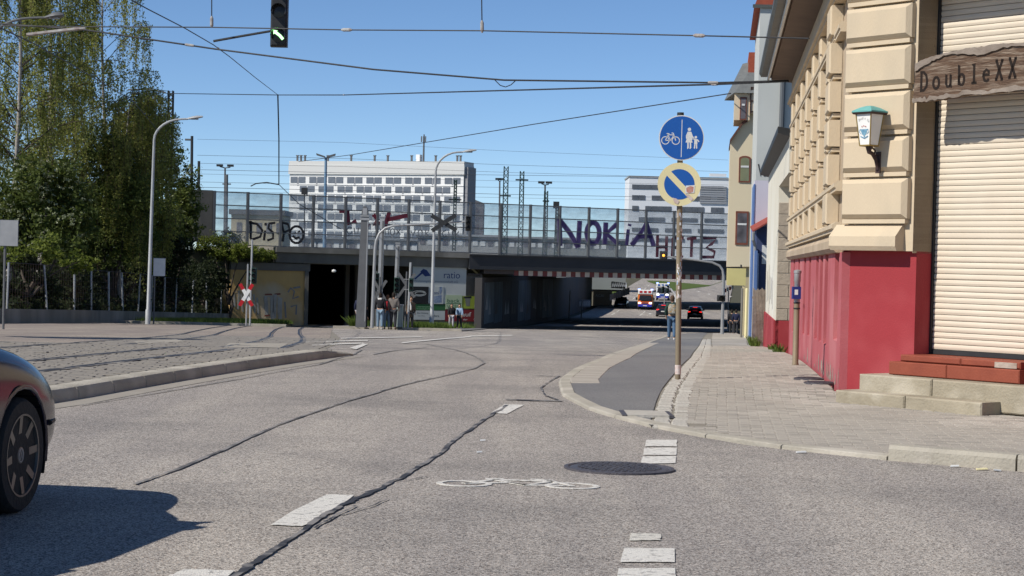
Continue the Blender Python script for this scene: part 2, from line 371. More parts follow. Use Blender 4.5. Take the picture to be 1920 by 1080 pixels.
def paver_field(spots, w, d, h, mats, name, parent, c=.006, nind=300, key=None):
    """spots: (x,y,z,rz). The nearest nind become pieces of their own, the rest one joined part."""
    spots = sorted(spots, key=key or (lambda s: s[0]**2+s[1]**2))
    protos = []
    for mt in mats:
        me = bpy.data.meshes.new(name); pb = piece(w, d, h, c); me.from_pydata(pb.v, [], pb.f); me.materials.append(mt); protos.append(me)
    for i, (x, y, z, rz) in enumerate(spots[:nind]):
        o = link(name, protos[random.choice([0,0,0,1,2]) % len(mats)], parent); o.location = (x, y, z); o.rotation_euler = (random.gauss(0,.006), random.gauss(0,.006), rz)
    rest = spots[nind:]
    if rest:
        b = MB(); pb = piece(w, d, h, c)
        for x, y, z, rz in rest:
            cs, sn = math.cos(rz), math.sin(rz); k = random.choice([0,0,0,1,2]) % len(mats)
            tx, ty = random.gauss(0,.006), random.gauss(0,.006)
            b.add([(x+p[0]*cs-p[1]*sn, y+p[0]*sn+p[1]*cs, z+p[2]+p[0]*tx+p[1]*ty) for p in pb.v], pb.f, k)
        b.build(name, mats, parent, kind='stuff', norm=False)
# concrete pavers of the pavement
spots = []; ang = -R(6.3); ca, sa = math.cos(ang), math.sin(ang)
pw, pd = .205, .105
for i in range(-40, 100):
    for j in range(-60, 420):
        lx = (i+.5*(j % 2))*pw; ly = 20+(j-40)*pd
        x = 1.2+lx*ca-(ly-20)*sa; y = 20+lx*sa+(ly-20)*ca
        if y < 12.9 or y > 50: continue
        xl = Xs(y)+.22 if y > 16.9 else Xk(y)+.14
        if x < xl+.08 or x > min(11, Xf(y))-.04: continue
        if y < 17.4 and y > 16.9 and x < 1.9: continue
        spots.append((x, y, PV(x, y)+random.gauss(0,.0015), ang))
paver_field(spots, pw-.008, pd-.008, .03, [M['paver'], M['paver2'], M['paver3']], 'paver', pav, key=lambda s: (s[1]-17)**2+(s[0]-3)**2)
sheet('pavement', M['paver'], [50]+list(range(52,135,3)), lambda y: Xs(y)+.38, lambda y: Xf(y)-.02, lambda x, y: PV(x, y)-.004, nx=2)
# double row of pale granite setts between cycle path and pavers
spots = []; y = 17.0
while y < 75:
    st = .17 if y < 45 else .19
    for r in (0, 1):
        yy = y+(.08 if r else 0)+random.gauss(0,.008); x = Xs(yy)+.09+r*.175+random.gauss(0,.008)
        spots.append((x, yy, PV(x, yy)+.004+random.gauss(0,.004), -math.atan2(Xs(yy+.5)-Xs(yy-.5), 1)+random.gauss(0,.04)))
    y += st
paver_field(spots, .158, .15, .06, [M['granite']], 'granite_sett', pav, c=.018, nind=300, key=lambda s: s[1])
# strip of slabs at the road edge of the cycle path
spots = []
for j in range(0, 64):
    y = 23.2+.62*j
    if y > 90: break
    x = Xk(y)+.33; spots.append((x, y, PV(x, y)+.008, -math.atan2(Xk(y+.6)-Xk(y-.6), 1.2)))
paver_field(spots, .36, .6, .05, [M['paver2'], M['paver']], 'edge_slab', pav, c=.008)
# kerb stones, right
def path_pts(f, y0, y1, step):
    pts = []; y = y0; p = Vector((f(y), y)); pts.append(p); acc = 0
    while y < y1:
        y += .02; q = Vector((f(y), y)); acc += (q-p).length; p = q
        if acc >= step: pts.append(q); acc = 0
    return pts
pts = path_pts(Xk, 12.55, 128, 1.0)
for a, c in zip(pts, pts[1:]):
    d = (c-a); L = d.length; d = d.normalized(); n = Vector((d.y, -d.x))
    if n.x < 0 and a.y > 20: n = -n
    inn = n if a.y > 18 else Vector((abs(n.x), abs(n.y)))
    hi = .035 if (a.x < 3.0 or a.y > 14.6) else (.085 if a.x < 3.5 else .12)
    g0, g1 = .008, L-.008; b = MB(); o = []
    for t, hh in ((g0, hi), (g1, hi)):
        p = a+d*t; z = G(p.y)
        o.append([(p.x, p.y, z-.1), (p.x, p.y, z+hh*.75), (p.x+inn.x*.02, p.y+inn.y*.02, z+hh), (p.x+inn.x*.14, p.y+inn.y*.14, z+hh+.004), (p.x+inn.x*.14, p.y+inn.y*.14, z-.1)])
    b.add(o[0]+o[1], [(0,1,6,5),(1,2,7,6),(2,3,8,7),(3,4,9,8),(4,3,2,1,0),(5,6,7,8,9)])
    b.build('kerb_stone', M['kerb'], pav)
# ---------------------------------------------------------------- tram track paving, left
def tz(x, y): return G(y)+.105*max(0, min(1, (33.5-y)/4))
tram = sheet('tram_track_bed', M['joint'], [4,8,12,15,18,20,22,24,26,28,29.5,31,32.5,34]+list(range(36,92,3)), lambda y: -40, lambda y: XL(y)-.3 if y < 31 else lerp([(31,-2.9),(34,-3.4),(42,-3.9),(60,-5.5),(92,-9)], y), lambda x, y: tz(x, y)-.002 if y < 33 else G(y)+.004, nx=3)
sheet('crossing_road', M['asphalt_pink'], [33.5]+list(range(36,95,3)), lambda y: -40, lambda y: lerp([(31,-3.2),(34,-3.7),(42,-4.2),(60,-5.8),(94,-9)], y), lambda x, y: G(y)+.010, nx=3)
RAIL = [(10,-7.0),(18,-5.95),(21.6,-5.3),(24,-4.95),(27.4,-4.42),(30,-4.2),(34,-4.2),(38,-4.45),(44,-4.95),(50,-5.6),(58,-6.5),(66,-7.5),(80,-9.1),(95,-10.6),(112,-11.6),(127,-12.2),(150,-12.8)]
RT = np.array(RAIL)
def railx(y, off): return float(np.interp(y, RT[:,0], RT[:,1]))-off
spots = []; y = 15.0; row = 0
while y < 56:
    dp = .15 if y < 34 else .24
    xr = (XL(y)-.36) if y < 31 else lerp([(31,-3.0),(34,-3.5),(42,-4.0),(60,-5.6)], y)
    wd = .24 if y < 34 else .4; x = xr-wd/2-(wd/2 if row % 2 else 0); x0 = -.29*y-1
    while x > x0:
        if y < 34 or abs(x-railx(y, .5)) < 3.2:
            spots.append((x, y, tz(x, y)+.012+random.gauss(0,.004), random.gauss(0,.02)))
        x -= wd
    y += dp; row += 1
near = [s for s in spots if s[1] < 33.9]; far = [s for s in spots if s[1] >= 33.9]
paver_field(near, .235, .145, .05, [M['setts'], M['setts2']], 'paving_sett', tram, c=.006, key=lambda s: (s[1]-18)*2+abs(s[0]+5))
paver_field(far, .385, .225, .05, [M['setts'], M['setts2']], 'paving_sett', tram, c=.006, nind=0)
for tr, offs in (('rail', (0, 1.0)), ('rail', (2.75, 3.75))):
    for of in offs:
        b = MB(); yy = np.concatenate([np.arange(12, 60, 1.0), np.arange(60, 150, 3.0)])
        bow = lambda y: of+(max(0, 40-y)*.012*(of > 2))
        for dx0, dx1, hz in ((-.035,.035,.02),(.07,.10,.016)):
            rows = []
            for y in yy:
                x = railx(y, bow(y)); z = tz(x, y)+hz if y < 60 else G(y)+hz
                rows.append([(x+dx0, y, z-.08), (x+dx0, y, z), (x+dx1, y, z), (x+dx1, y, z-.08)])
            n0 = len(b.v); b.v += [p for r_ in rows for p in r_]
            for i in range(len(rows)-1):
                for k in range(3): b.f.append([n0+4*i+k, n0+4*i+k+1, n0+4*i+5+k, n0+4*i+4+k]); b.m.append(0)
        o = b.build('rail', M['rail'], tram)
        g_ = MB()                                        # dark sealed groove either side of the rail
        for i in range(len(yy)-1):
            y, y2 = yy[i], yy[i+1]; x, x2 = railx(y, bow(y)), railx(y2, bow(y2)); za = tz(x, y)+.018 if y < 60 else G(y)+.008; zb = tz(x2, y2)+.018 if y2 < 60 else G(y2)+.008
            g_.add([(x-.06,y,za),(x+.12,y,za),(x2+.12,y2,zb),(x2-.06,y2,zb)], [(0,1,2,3)])
        g_.build('rail_groove', M['bitumen'], tram, norm=False)
# rounded kerb stones of the tram island
kx = lambda y: XL(y)
pts = path_pts(kx, 9.0, 30.9, 1.0)
for a, c in zip(pts, pts[1:]):
    b = MB(); rings = []
    for p in (a.lerp(c, .008), a.lerp(c, .35), a.lerp(c, .65), a.lerp(c, .992)):
        z = G(p.y); h = .135*max(.12, min(1, (31.6-p.y)/2.5))
        rings.append([(p.x+.02,p.y,z-.08),(p.x+.012,p.y,z+h*.55),(p.x-.02,p.y,z+h*.9),(p.x-.06,p.y,z+h),(p.x-.24,p.y,z+h),(p.x-.29,p.y,z+h*.93),(p.x-.30,p.y,z-.08)])
    n = 7; b.v = [p for q in rings for p in q]
    for i in range(3):
        for k in range(n): b.f.append([i*n+k, i*n+(k+1)%n, (i+1)*n+(k+1)%n, (i+1)*n+k])
    b.f += [list(range(n)), [3*n+k for k in range(n)][::-1]]; b.m = [0]*len(b.f)
    b.build('kerb_stone', M['kerb'], tram, smooth=35)
# gutter strip beside the island kerb
b = MB()
for i in range(0, 22):
    y0, y1 = 9.2+i, 10.2+i
    if y1 > 31: break
    b.add([(kx(y0)+.03,y0,G(y0)+.004),(kx(y0)+.34,y0,G(y0)+.004),(kx(y1)+.34,y1,G(y1)+.004),(kx(y1)+.03,y1,G(y1)+.004)], [(0,1,2,3)])
struct(b.build('gutter_strip', M['paver3'], norm=False))
# ---------------------------------------------------------------- painted markings and seams
def flat(pix, dz=.006):
    return [onroad(x, y, dz) for x, y in pix]
def mark(polys, name, mt, dz=.006):
    b = MB()
    for p in polys:
        q = flat(p, dz); b.add(q, [list(range(len(q)))])
    o = b.build(name, mt, norm=False); return struct(o)
def ragged(pix, amp=1.2, n=5):
    out = []
    for (a, c) in zip(pix, pix[1:]+pix[:1]):
        for k in range(n):
            t = k/n; out.append((a[0]+(c[0]-a[0])*t+random.gauss(0,amp*.8)*(k > 0), a[1]+(c[1]-a[1])*t+random.gauss(0,amp*.35)*(k > 0)))
    return out
dash1 = [(507,984),(553,956),(612,927),(664,928),(640,946),(622,958),(600,966),(592,975),(566,987)]
mark([ragged(dash1, .7, 3)], 'lane_dash', M['roadpaint'])
mark([ragged([(312,1082),(345,1067),(440,1070),(415,1090),(300,1095)], .6)], 'lane_dash', M['roadpaint'])
mark([ragged([(921,774),(945,758),(983,759),(950,776)], .5)], 'lane_dash', M['roadpaint'])
for q in ([(1212,825),(1269,824.6),(1269,837),(1209,837)], [(1208,840),(1269,839.5),(1268,853),(1206,853)], [(1205,856),(1267,855),(1267,868),(1202,870)],
          [(1170,1027),(1265,1029),(1265,1054),(1163,1054)], [(1160,1066),(1266,1065),(1268,1092),(1155,1092)]):
    mark([ragged(q, .6)], 'crossing_block', M['roadpaint'])
mark([ragged([(1182,1000),(1238,1001),(1240,1013),(1180,1014)], 1.5)], 'crossing_block', M['worn_paint'])
# bicycle symbol on the road
c0 = onroad(968, 907); bu = Vector((1,.02,0)); bv = Vector((-.02,1,0)); FB_ = frame((c0.x, c0.y, .006), bu, bv, (0,0,1)); b = MB()
k_ = 1.02
for cx in (-.34, .36): b.ribbon(circ(cx*k_, -.10, .165, .15, 28), .042, FB_, -.004, .0)
for st in ([(-.34,-.10),(-.14,.16),(.24,.12)], [(-.14,.16),(.05,-.12),(.24,.12)], [(-.34,-.10),(-.05,.0),(.05,-.12),(.36,-.10),(.24,.12),(.20,.20)], [(-.2,.2),(-.08,.2)], [(.1,.21),(.22,.2)]):
    b.ribbon([(x*k_, y) for x, y in st], .05, FB_, -.003, .001)
struct(b.build('cycle_symbol', M['roadpaint'], norm=False))
# bitumen seams
def seam(pix, wd, name, mt, dz=.009, n=14, amp=.25):
    pts = []
    P = flat(pix, dz)
    for a, c in zip(P, P[1:]):
        for k in range(n): pts.append(a.lerp(c, k/n))
    pts.append(P[-1]); b = MB(); pr = None; s_ = 0; wk = 1
    for i, p in enumerate(pts):
        d = pts[min(i+1,len(pts)-1)]-pts[max(i-1,0)]; d.z = 0; d.normalize(); q = Vector((-d.y, d.x, 0))
        wv = wd*wk; wk = max(.4,min(1.5,.8*wk+.2+random.gauss(0,.13))); s_ = s_*.9+random.gauss(0, wd*amp*.25)
        L_, R_ = p+q*(wv*.5+s_), p-q*(wv*.5-s_); L_.z = G(L_.y)+dz; R_.z = G(R_.y)+dz
        cur = (len(b.v), len(b.v)+1); b.v += [tuple(L_), tuple(R_)]
        if pr: b.f.append([pr[0], pr[1], cur[1], cur[0]]); b.m.append(0)
        pr = cur
    return struct(b.build(name, mt, norm=False))
seam([(430,1085),(480,1048),(530,1015),(590,978),(640,950),(690,927),(745,900),(800,866),(850,826),(893,796),(925,773),(948,759)], .036, 'road_seam', M['bitumen'], amp=.7)
seam([(250,907),(330,880),(420,842),(520,795),(640,755),(760,720),(850,700),(890,690),(907,680),(890,668),(850,655),(800,645)], .032, 'road_seam', M['bitumen_worn'], amp=.5)
seam([(590,990),(640,962),(668,948)], .018, 'road_crack', M['bitumen'], amp=.6)
seam([(745,902),(775,898),(800,893)], .014, 'road_crack', M['bitumen'], amp=.6)
seam([(640,965),(700,948),(730,935)], .012, 'road_crack', M['bitumen'], amp=.8)
seam([(948,749),(1000,750.5),(1052,752)], .10, 'road_seam', M['bitumen'])
seam([(1052,752),(1022,741),(1014,727),(1040,709),(1048,704)], .03, 'road_seam', M['bitumen'])
seam([(1003,703.5),(1052,706)], .06, 'road_seam', M['bitumen'])
seam([(700,664),(760,655),(800,651)], .05, 'road_seam', M['bitumen_worn'])
seam([(150,760),(300,735),(450,710),(600,683),(665,664),(678,656)], .03, 'road_seam', M['bitumen_worn'])
# painted bands of sunlight, crossing and edge lines further off
def bars(lst, mt, name):
    for q in lst: mark([q], name, mt, .022 if name == 'sunlit_band' else .016)
bars([[(655,652),(680,644.5),(690,645),(668,655)], [(586,645.5),(680,642.5),(684,644),(584,647.5)], [(572,640),(690,637.5),(690,639),(570,641.5)], [(640,633.5),(790,631),(792,632.2),(640,634.8)],
      [(752,642),(790,638),(840,634),(880,630.5),(884,631.8),(842,635.4),(792,639.6),(756,643.4)], [(880,629.5),(960,628),(960,629.2),(880,631)]], M['roadpaint'], 'crossing_line')
bars([[(120,664),(300,662),(310,665),(120,668)], [(100,686),(150,680),(180,682),(110,689)], [(160,690),(230,686),(260,688),(180,692)], [(300,688),(352,686),(360,689),(310,691)],
      [(250,655),(380,652),(388,656),(250,660)], [(430,643),(540,644),(525,652),(420,650)], [(250,640),(330,636),(350,640),(260,645)], [(60,672),(200,668),(205,671),(60,676)]], M['lit_beige'], 'sunlit_band')
# lane lines and arrows beyond the bridge
for y0, y1 in [(136,146),(166,172),(222,232),(236,243),(290,300),(310,320),(330,342),(352,364),(376,390)]:
    for off in (3.6, 7.0, 10.6):
        x0, x1 = XL(y0)+off, XL(y1)+off; b = MB()
        b.add([(x0,y0,G(y0)+.01),(x0+.15,y0,G(y0)+.01),(x1+.15,y1,G(y1)+.01),(x1,y1,G(y1)+.01)], [(0,1,2,3)]); struct(b.build('lane_dash', M['roadpaint'], norm=False))
for px, y in ((1352,300),(1330,330),(1370,318),(1310,345),(1220,232),(1255,236)):
    x = ray(px,540).x*y; b = MB(); Fr = frame((x, y, G(y)+.012), (.99,.1,0), (.1,.99,(G(y+5)-G(y-5))/10), (0,0,1))
    b.add([Fr(*p, 0) for p in ((-.12,-2.5),(.12,-2.5),(.12,1),(-.12,1))], [(0,1,2,3)]); b.add([Fr(*p, 0) for p in ((-.5,1),(.5,1),(0,3))], [(0,1,2)])
    struct(b.build('lane_arrow', M['roadpaint'], norm=False))
# manhole covers
def manhole(p, r, label, ring=True):
    t = thing('manhole_cover', label, 'manhole cover', p)
    b = MB(); b.lathe([(r, -.02), (r, .012), (r*.93, .014), (r*.9, .006)], 36); b.build('frame', M['iron'], t, smooth=30)
    b = MB(); b.lathe([(r*.885, -.02), (r*.885, .008), (r*.84, .012)], 32)
    for k in range(7):
        for j in range(max(1, k*6)):
            a = 2*math.pi*j/max(1, k*6)+k*.3; rr = r*.12*k
            if k: b.box(rr*math.cos(a)-.014, rr*math.cos(a)+.014, rr*math.sin(a)-.014, rr*math.sin(a)+.014, .012, .021)
    b.build('lid', mat('worn_iron', (.13,.125,.135), .5, (.07,.066,.075), 14, .9, .4, 60, metal=.3), t)
p = onroad(1161, 880); manhole((p.x, p.y, .002), .40, 'round cast iron manhole cover in the road beside the cycle symbol')
p = onroad(1538, 722, .10); manhole((p.x, p.y, PV(p.x, p.y)+.004), .20, 'small nearer round cover in the pavement at the red plinth corner')
p = onroad(1522, 715, .10); manhole((p.x-.02, p.y+.1, PV(p.x, p.y)+.003), .19, 'small farther round cover beside the other one by the red plinth')
# flat hatch on the cycle path
p = onroad(1212, 772, .06); t = thing('inspection_hatch', 'pale rectangular hatch lid on the cycle path by the granite setts', 'hatch', (p.x, p.y, PV(p.x, p.y)+.006))
b = MB(); b.box(-.20,.20,-.30,.30,-.01,.014); b.build('lid', M['granite'], t)
for x0, x1 in ((-.25,-.203),(.203,.245)):
    b = MB(); b.box(x0,x1,-.30,.30,-.01,.012); b.build('frame', M['iron'], t)
# kerb drain litter
for px, py, c_ in ((1502,850,'sign_white'),(1790,876,'sign_white'),(1841,882,'sign_cream'),(1870,884,'sign_white'),(905,828,'sign_white'),(899,850,'sign_white')):
    p = onroad(px, py); b = MB(); k_ = .45 if px < 1000 else .8; b.box(-.05*k_,.05*k_,-.025*k_,.03*k_,.001,.010,F=lambda x,y,z: (x*math.cos(px)-y*math.sin(px)*.3, x*.3*math.sin(px)+y, z+x*.08))
    o = b.build('paper_scrap', M[c_]); o.location = (p.x, p.y, G(p.y)+.005)
    tag(o, {1502:'white paper scrap in the gutter left of the dropped kerb',1790:'white paper scrap under the second tall kerb stone',1841:'yellow paper scrap lying against the tall kerb',1870:'white scrap at the right end of the tall kerb gutter',905:'white scrap on the asphalt left of the road seam dash',899:'tiny white scrap on the asphalt between seam and cycle symbol'}[px], 'litter')
# ================================================================= corner house with the closed bar
C0 = Vector((3.76, 21.6, 0)); A_ = Vector((.1099,.9939,0)); NA = Vector((-.9939,.1099,0)); B_ = Vector((.6293,-.7771,0)); NB = Vector((-.7771,-.6293,0))
FA = lambda s, o, z: C0+A_*s+NA*o+Vector((0,0,z))
FB = lambda t, o, z: C0+B_*t+NB*o+Vector((0,0,z))
def zB(py, t=.6, o=0, px=1600):      # height on the corner pier at photo row py
    Y = (C0+B_*t+NB*o).y; return at(px, py, Y).z
house = thing('corner_house', 'cream house with rusticated blocks, red plinth and shuttered corner entrance', 'house', (3.76,21.6,0))
LA = 15.6
zp = zB(469); zt = 5.2
# --- body: walls left facade, corner pier, right pier
b = MB(); b.box(1.15, LA, -1.0, -.06, zp, zt, F=FA); b.box(0, 1.15, -1.0, -.075, zp, zt, F=FA); b.build('wall', M['cream_shade'], house, world=True)
b = MB(); b.box(LA-.3, LA, -9, -1.0, -1, zt, F=FA); b.build('wall', M['cream_shade'], house, world=True)
OP0, OP1 = 1.06, 2.60
b = MB(); b.box(.12, OP0, -.7, -.03, zp, zt, F=FB); b.build('wall', M['cream'], house, world=True)
b = MB(); b.box(OP1, 6, -.7, -.03, zp, zt, F=FB); b.box(OP0, OP1, -.7, -.03, 4.62, zt, F=FB); b.build('wall', M['cream'], house, world=True)
b = MB(); b.box(OP0-.004, OP0+.0, -.44, -.034, zp-.02, 4.62, F=FB); b.build('reveal', M['cream_shade'], house, world=True)  # jamb sheet, its shade put into the darker cream
# --- plinth
b = MB(); b.box(.0, OP0, -.7, -.10, -.3, zp, F=FB); b.build('plinth', M['plinth'], house, world=True)
b = MB(); b.box(OP1, 6, -.7, -.10, -.3, zp, F=FB); b.build('plinth', M['plinth'], house, world=True)
# plinth along the street with tall recessed cellar windows
zsl = lambda s: PV(*FA(s,0,0).xy)
wins = [(.55,1.35,.52),(2.75,3.45,.40),(3.95,4.65,.40),(5.1,5.8,.40),(7.3,8.0,.40),(9.0,9.7,.4),(11.3,12.0,.4),(13.4,14.1,.4)]
b = MB(); s = .0
def pl(s0, s1, z0, z1, o=-.05):
    b.box(s0, s1, -.7, o, z0, z1, F=FA)
for (a0, a1, zz) in wins:
    if a0 > s: pl(s, a0, -1.2, zp-.02)
    pl(a0, a1, -1.2, zsl(a0)+zz); s = a1
pl(s, LA, -1.2, zp-.02)
b.build('plinth', M['plinth_pale'], house, world=True)
for (a0, a1, zz) in wins:
    f = MB(); f.box(a0, a1, -.7, -.52, zsl(a0)+zz, zp-.03, F=FA); w_ = f.build('cellar_window', M['plinth_pale'], house, world=True)
    f = MB(); f.box(a0+.1, a1-.1, -.53, -.50, zsl(a0)+zz+.15, zp-.15, F=FA); f.build('pane', M['lens_dark'], w_, world=True)
    f = MB(); f.add([FA(a0,-.05,zsl(a0)+zz+.002), FA(a1,-.05,zsl(a0)+zz+.002), FA(a1,-.52,zsl(a0)+zz+.18), FA(a0,-.52,zsl(a0)+zz+.18)], [(0,1,2,3)]); f.build('sill', M['plinth_pale'], w_, world=True, norm=False)
# bare patches along the foot of the plinth
b = MB()
for i in range(34):
    s = abs(random.gauss(0, 1))*2.2 if i < 18 else random.uniform(3, 9); z = zsl(s); h = random.uniform(.04,.26)*(1 if s > .5 else 1.5); wd = random.uniform(.05,.22)
    pts_ = [(s+wd*.5*math.cos(a)*random.uniform(.5,1.1), z+h*.5+h*.55*math.sin(a)*random.uniform(.6,1.1)) for a in np.linspace(0, 6.0, 8)]
    if s < .1: continue
    b.add([FA(p[0], -.046, p[1]) for p in pts_], [list(range(8))])
b.build('bare_patch', M['peel'], house, world=True, norm=False)
# --- band between plinth and rustication
zb1 = zB(420)
b = MB(); P = [(-.10,zp+.001),(.10,zp+.001),(.13,zp+.05),(.13,zp+.16),(.0,zb1),(-.10,zb1)]
def sweep(b, prof, F, s0, s1):
    n = len(prof); b.add([F(s0,o,z) for o, z in prof]+[F(s1,o,z) for o, z in prof], [list(range(n)),[n+i for i in range(n)][::-1]]+[(i,(i+1)%n,n+(i+1)%n,n+i) for i in range(n)])
sweep(b, P, FB, -.03, OP0-.12); o = b.build('band', M['cream'], house, world=True)
b = MB(); sweep(b, P, FB, OP1+.1, 6); b.build('band', M['cream'], house, world=True)
zA = lambda py, d=23.35: at(1552, py, d).z
z4 = zA(437)
b = MB(); sweep(b, [(-.08,zp-.02),(.0,zp-.02),(.045,zp+.03),(.045,z4-.11),(-.02,z4-.02),(-.08,z4-.02)], FA, .42, LA); b.build('band', M['cream_shade'], house, world=True)
# --- corner pier blocks
rows = [zb1, zB(332), zB(254), zB(170), zB(85), zB(8), zB(-70), zB(-150)]
for za, zc in zip(rows, rows[1:]):
    b = MB(); b.boss(FB, .07, OP0-.04, -.04, .085, za+.065, zc-.015, .05); b.build('block', M['cream'], house, world=True)
    b = MB(); b.box(.09, OP0-.06, -.04, .045, za+.012, za+.06, F=FB); b.build('block', M['cream'], house, world=True)
    b = MB(); b.boss(FB, OP1+.05, OP1+1.0, -.04, .085, za+.065, zc-.015, .05); b.build('block', M['cream'], house, world=True)
# --- rusticated strips along the street
zr = [z4, zA(369.4,23.9), zA(300.3,23.9), zA(238.4,23.9), zA(169.8,23.9), zA(101,23.9)]
zr.append(zr[-1]+.46)
cols = [(1.15,1.85,.10),(2.3,2.75,.05)]+[(2.32+2.03*k, 2.75+2.03*k, .05) for k in range(1, 7)]
for (s0, s1, pr) in cols:
    for k, (za, zc) in enumerate(zip(zr, zr[1:])):
        b = MB(); b.boss(FA, s0, s1, -.07, pr-.005, za+.10, zc, .02); b.build('block', M['cream'], house, world=True)
        b = MB(); b.boss(FA, s0+.03, s1-.03, -.07, pr*.4, za+.035, za+.085, .01); b.build('block', M['cream'], house, world=True)
# moulded string above the plinth band and below the cornice
def string(z, pr, n):
    b = MB(); sweep(b, [(-.08,z),(pr*.6,z),(pr*.6,z+.035),(pr,z+.045),(pr,z+.09),(pr*.3,z+.12),(-.08,z+.12)], FA, .2, LA); b.build(n, M['cream'], house, world=True)
string(z4-.02, .07, 'moulding'); string(zr[1]-.01, .055, 'moulding')
zc = zr[-1]+.02
string(zc, .10, 'moulding'); string(zc-.46, .045, 'moulding')
b = MB(); sweep(b, [(-.5,zc+.50),(-.05,zc+.50),(.42,zc+.56),(.42,zc+.60),(.46,zc+.60),(.46,zc+.66),(-.5,zc+.66)], FA, -.1, LA+.3); b.build('soffit', M['brown_soffit'], house, world=True)
b = MB(); sweep(b, [(.462,zc+.53),(.50,zc+.53),(.50,zc+.68),(.462,zc+.68)], FA, -.1, LA+.3); b.build('fascia', M['white'], house, world=True)
b = MB(); sweep(b, [(.503,zc+.62),(.62,zc+.62),(.66,zc+.68),(.66,zc+.74),(.503,zc+.74)], FA, -.1, LA+.35); b.build('gutter', M['gutter'], house, world=True)
b = MB(); sweep(b, [(-.06,zc+.13),(.02,zc+.13),(.02,zc+.495),(-.06,zc+.495)], FA, .3, LA); b.build('frieze', M['cream'], house, world=True)
b = MB(); b.add([FA(-.1,.66,zc+.745),FA(LA+.3,.66,zc+.745),FA(LA+.3,-4,zc+3.6),FA(-.1,-4,zc+3.6),FA(LA+.3,-4,zc+.745),FA(-.1,-4,zc+.745)], [(0,1,2,3),(1,4,2),(0,3,5),(3,2,4,5)])
b.build('roof', mat('brown_tiles', (.16,.07,.05), .8, (.11,.05,.04), 5, .8), house, world=True)
b = MB(); b.box(OP0, OP1, -1.2, -.6, -.3, 6, F=FB); b.build('back_wall', M['black'], house, world=True)
# --- roller shutter: every slat
zlo = zB(666, 1.6, -.4, 1740); zs = zlo+.055
b = MB(); b.box(OP0+.01, OP1-.005, -.44, -.385, zlo, zs-.004, F=FB); b.build('bottom_bar', M['dark'], house, world=True)
for a0 in (OP0+.002, OP1-.022):
    b = MB(); b.box(a0, a0+.02, -.46, -.36, zlo, 4.6, F=FB); b.build('shutter_guide', M['dark'], house, world=True)
SH = .0655; k = 0
me0 = None
while zs+SH*k < 4.75:
    z = zs+SH*k; b = MB(); n = 5; prof = [(-.44,z+.001)]+[(-.400+.009*math.sin(math.pi*(.08+.84*j/n))+random.gauss(0,.0006), z+.001+(SH-.006)*j/n) for j in range(n+1)]+[(-.44,z+SH-.006)]
    if k % 9 == 4: prof = [(o-.004, zz) for o, zz in prof]
    sweep(b, prof, FB, OP0+.024, OP1-.024); b.build('shutter_slat', M['slat'], house, world=True); k += 1
# --- threshold tiles and steps
zl1 = zlo-.005; zl0 = at(1700, 697, 21.0).z
for (t0, t1, o0, o1, za, zc_) in ((1.03,1.85,-.46,.10,zl1-.075,zl1),(1.854,2.62,-.46,.10,zl1-.075,zl1)):
    b = MB(); b.boss(FB, t0, t1, o0, o1, za+.003, zc_, .012); b.build('ledge_tile', M['tile_red'], house, world=True)
for (t0, t1) in ((.93,1.72),(1.724,2.66)):
    b = MB(); b.boss(FB, t0, t1, -.46, .17, zl0-.02, zl1-.078, .01); b.build('ledge_tile', M['tile_red'], house, world=True)
b = MB(); b.box(2.30, 2.58, .101, .106, zl1-.07, zl1-.01, F=FB); b.build('bare_patch', M['peel'], house, world=True)
zs2 = at(1610, 699, 21.0).z; zs1 = at(1575, 730, 20.75).z
# second step (two blocks)
def step(t0, t1, o0, o1, z0, z1, tilt=0):
    b = MB(); c = .015
    p = [FB(t0,o0,z0),FB(t1,o0,z0),FB(t1,o0,z1),FB(t0,o0,z1)]
    b.boss(FB, t0, t1, o0, o1, z0, z1, c); b.build('stone_step', M['stone_step'], house, world=True)
o2 = .42; o1_ = .74
step(.72, 1.72, -.46, o2, zs1-.12, zs2); step(1.73, 2.95, -.46, o2, zs1-.12, zs2)
step(.66, 1.62, -.4, o1_, zs1-.42, zs1); step(1.63, 2.62, -.4, o1_, zs1-.42, zs1)
# --- carved wooden sign
wz0, wz1 = zB(184, 1.5, .05, 1740), zB(112, 1.5, .05, 1740)
sg = thing('wooden_sign', 'weathered wooden board with carved lettering hung across the shutter', 'sign', FB(1.8,.1,(wz0+wz1)/2))
top = [(1.13,wz1-.02),(1.2,wz1+.0),(1.3,wz1+.035),(1.42,wz1+.05),(1.55,wz1+.07),(1.7,wz1+.085),(1.85,wz1+.10),(2.0,wz1+.105),(2.2,wz1+.12),(2.4,wz1+.11),(2.62,wz1+.10)]
bot = [(2.62,wz0+.02),(2.3,wz0+.03),(2.05,wz0+.012),(1.85,wz0+.02),(1.6,wz0+.0),(1.45,wz0-.012),(1.3,wz0-.02),(1.18,wz0-.03),(1.10,wz0-.02),(1.105,wz0+.06),(1.12,wz0+.2)]
def jag(ps, n=4, a=.005):
    o = []
    for p, q in zip(ps, ps[1:]): o += [(p[0]+(q[0]-p[0])*i/n, p[1]+(q[1]-p[1])*i/n+random.gauss(0,a)) for i in range(n)]
    return o+[ps[-1]]
poly = jag(top)+jag(bot)
b = MB(); b.prism(poly, lambda a, z, h: FB(a, h, z), .0, .085); o = b.build('plank', M['wood'], sg, world=True)
b = MB()
tp = jag(top, 4, .004); lo = [(p[0], p[1]-.05-.03*math.sin(p[0]*7)-random.uniform(0,.012)) for p in tp]
b.prism(tp+lo[::-1], lambda a, z, h: FB(a, h, z), .08, .105); b.build('weathered_edge', M['wood_grey'], sg, world=True)
b = MB(); bt = jag(bot[:9], 4, .006); lo = [(p[0], p[1]+random.uniform(.025,.06)) for p in bt]
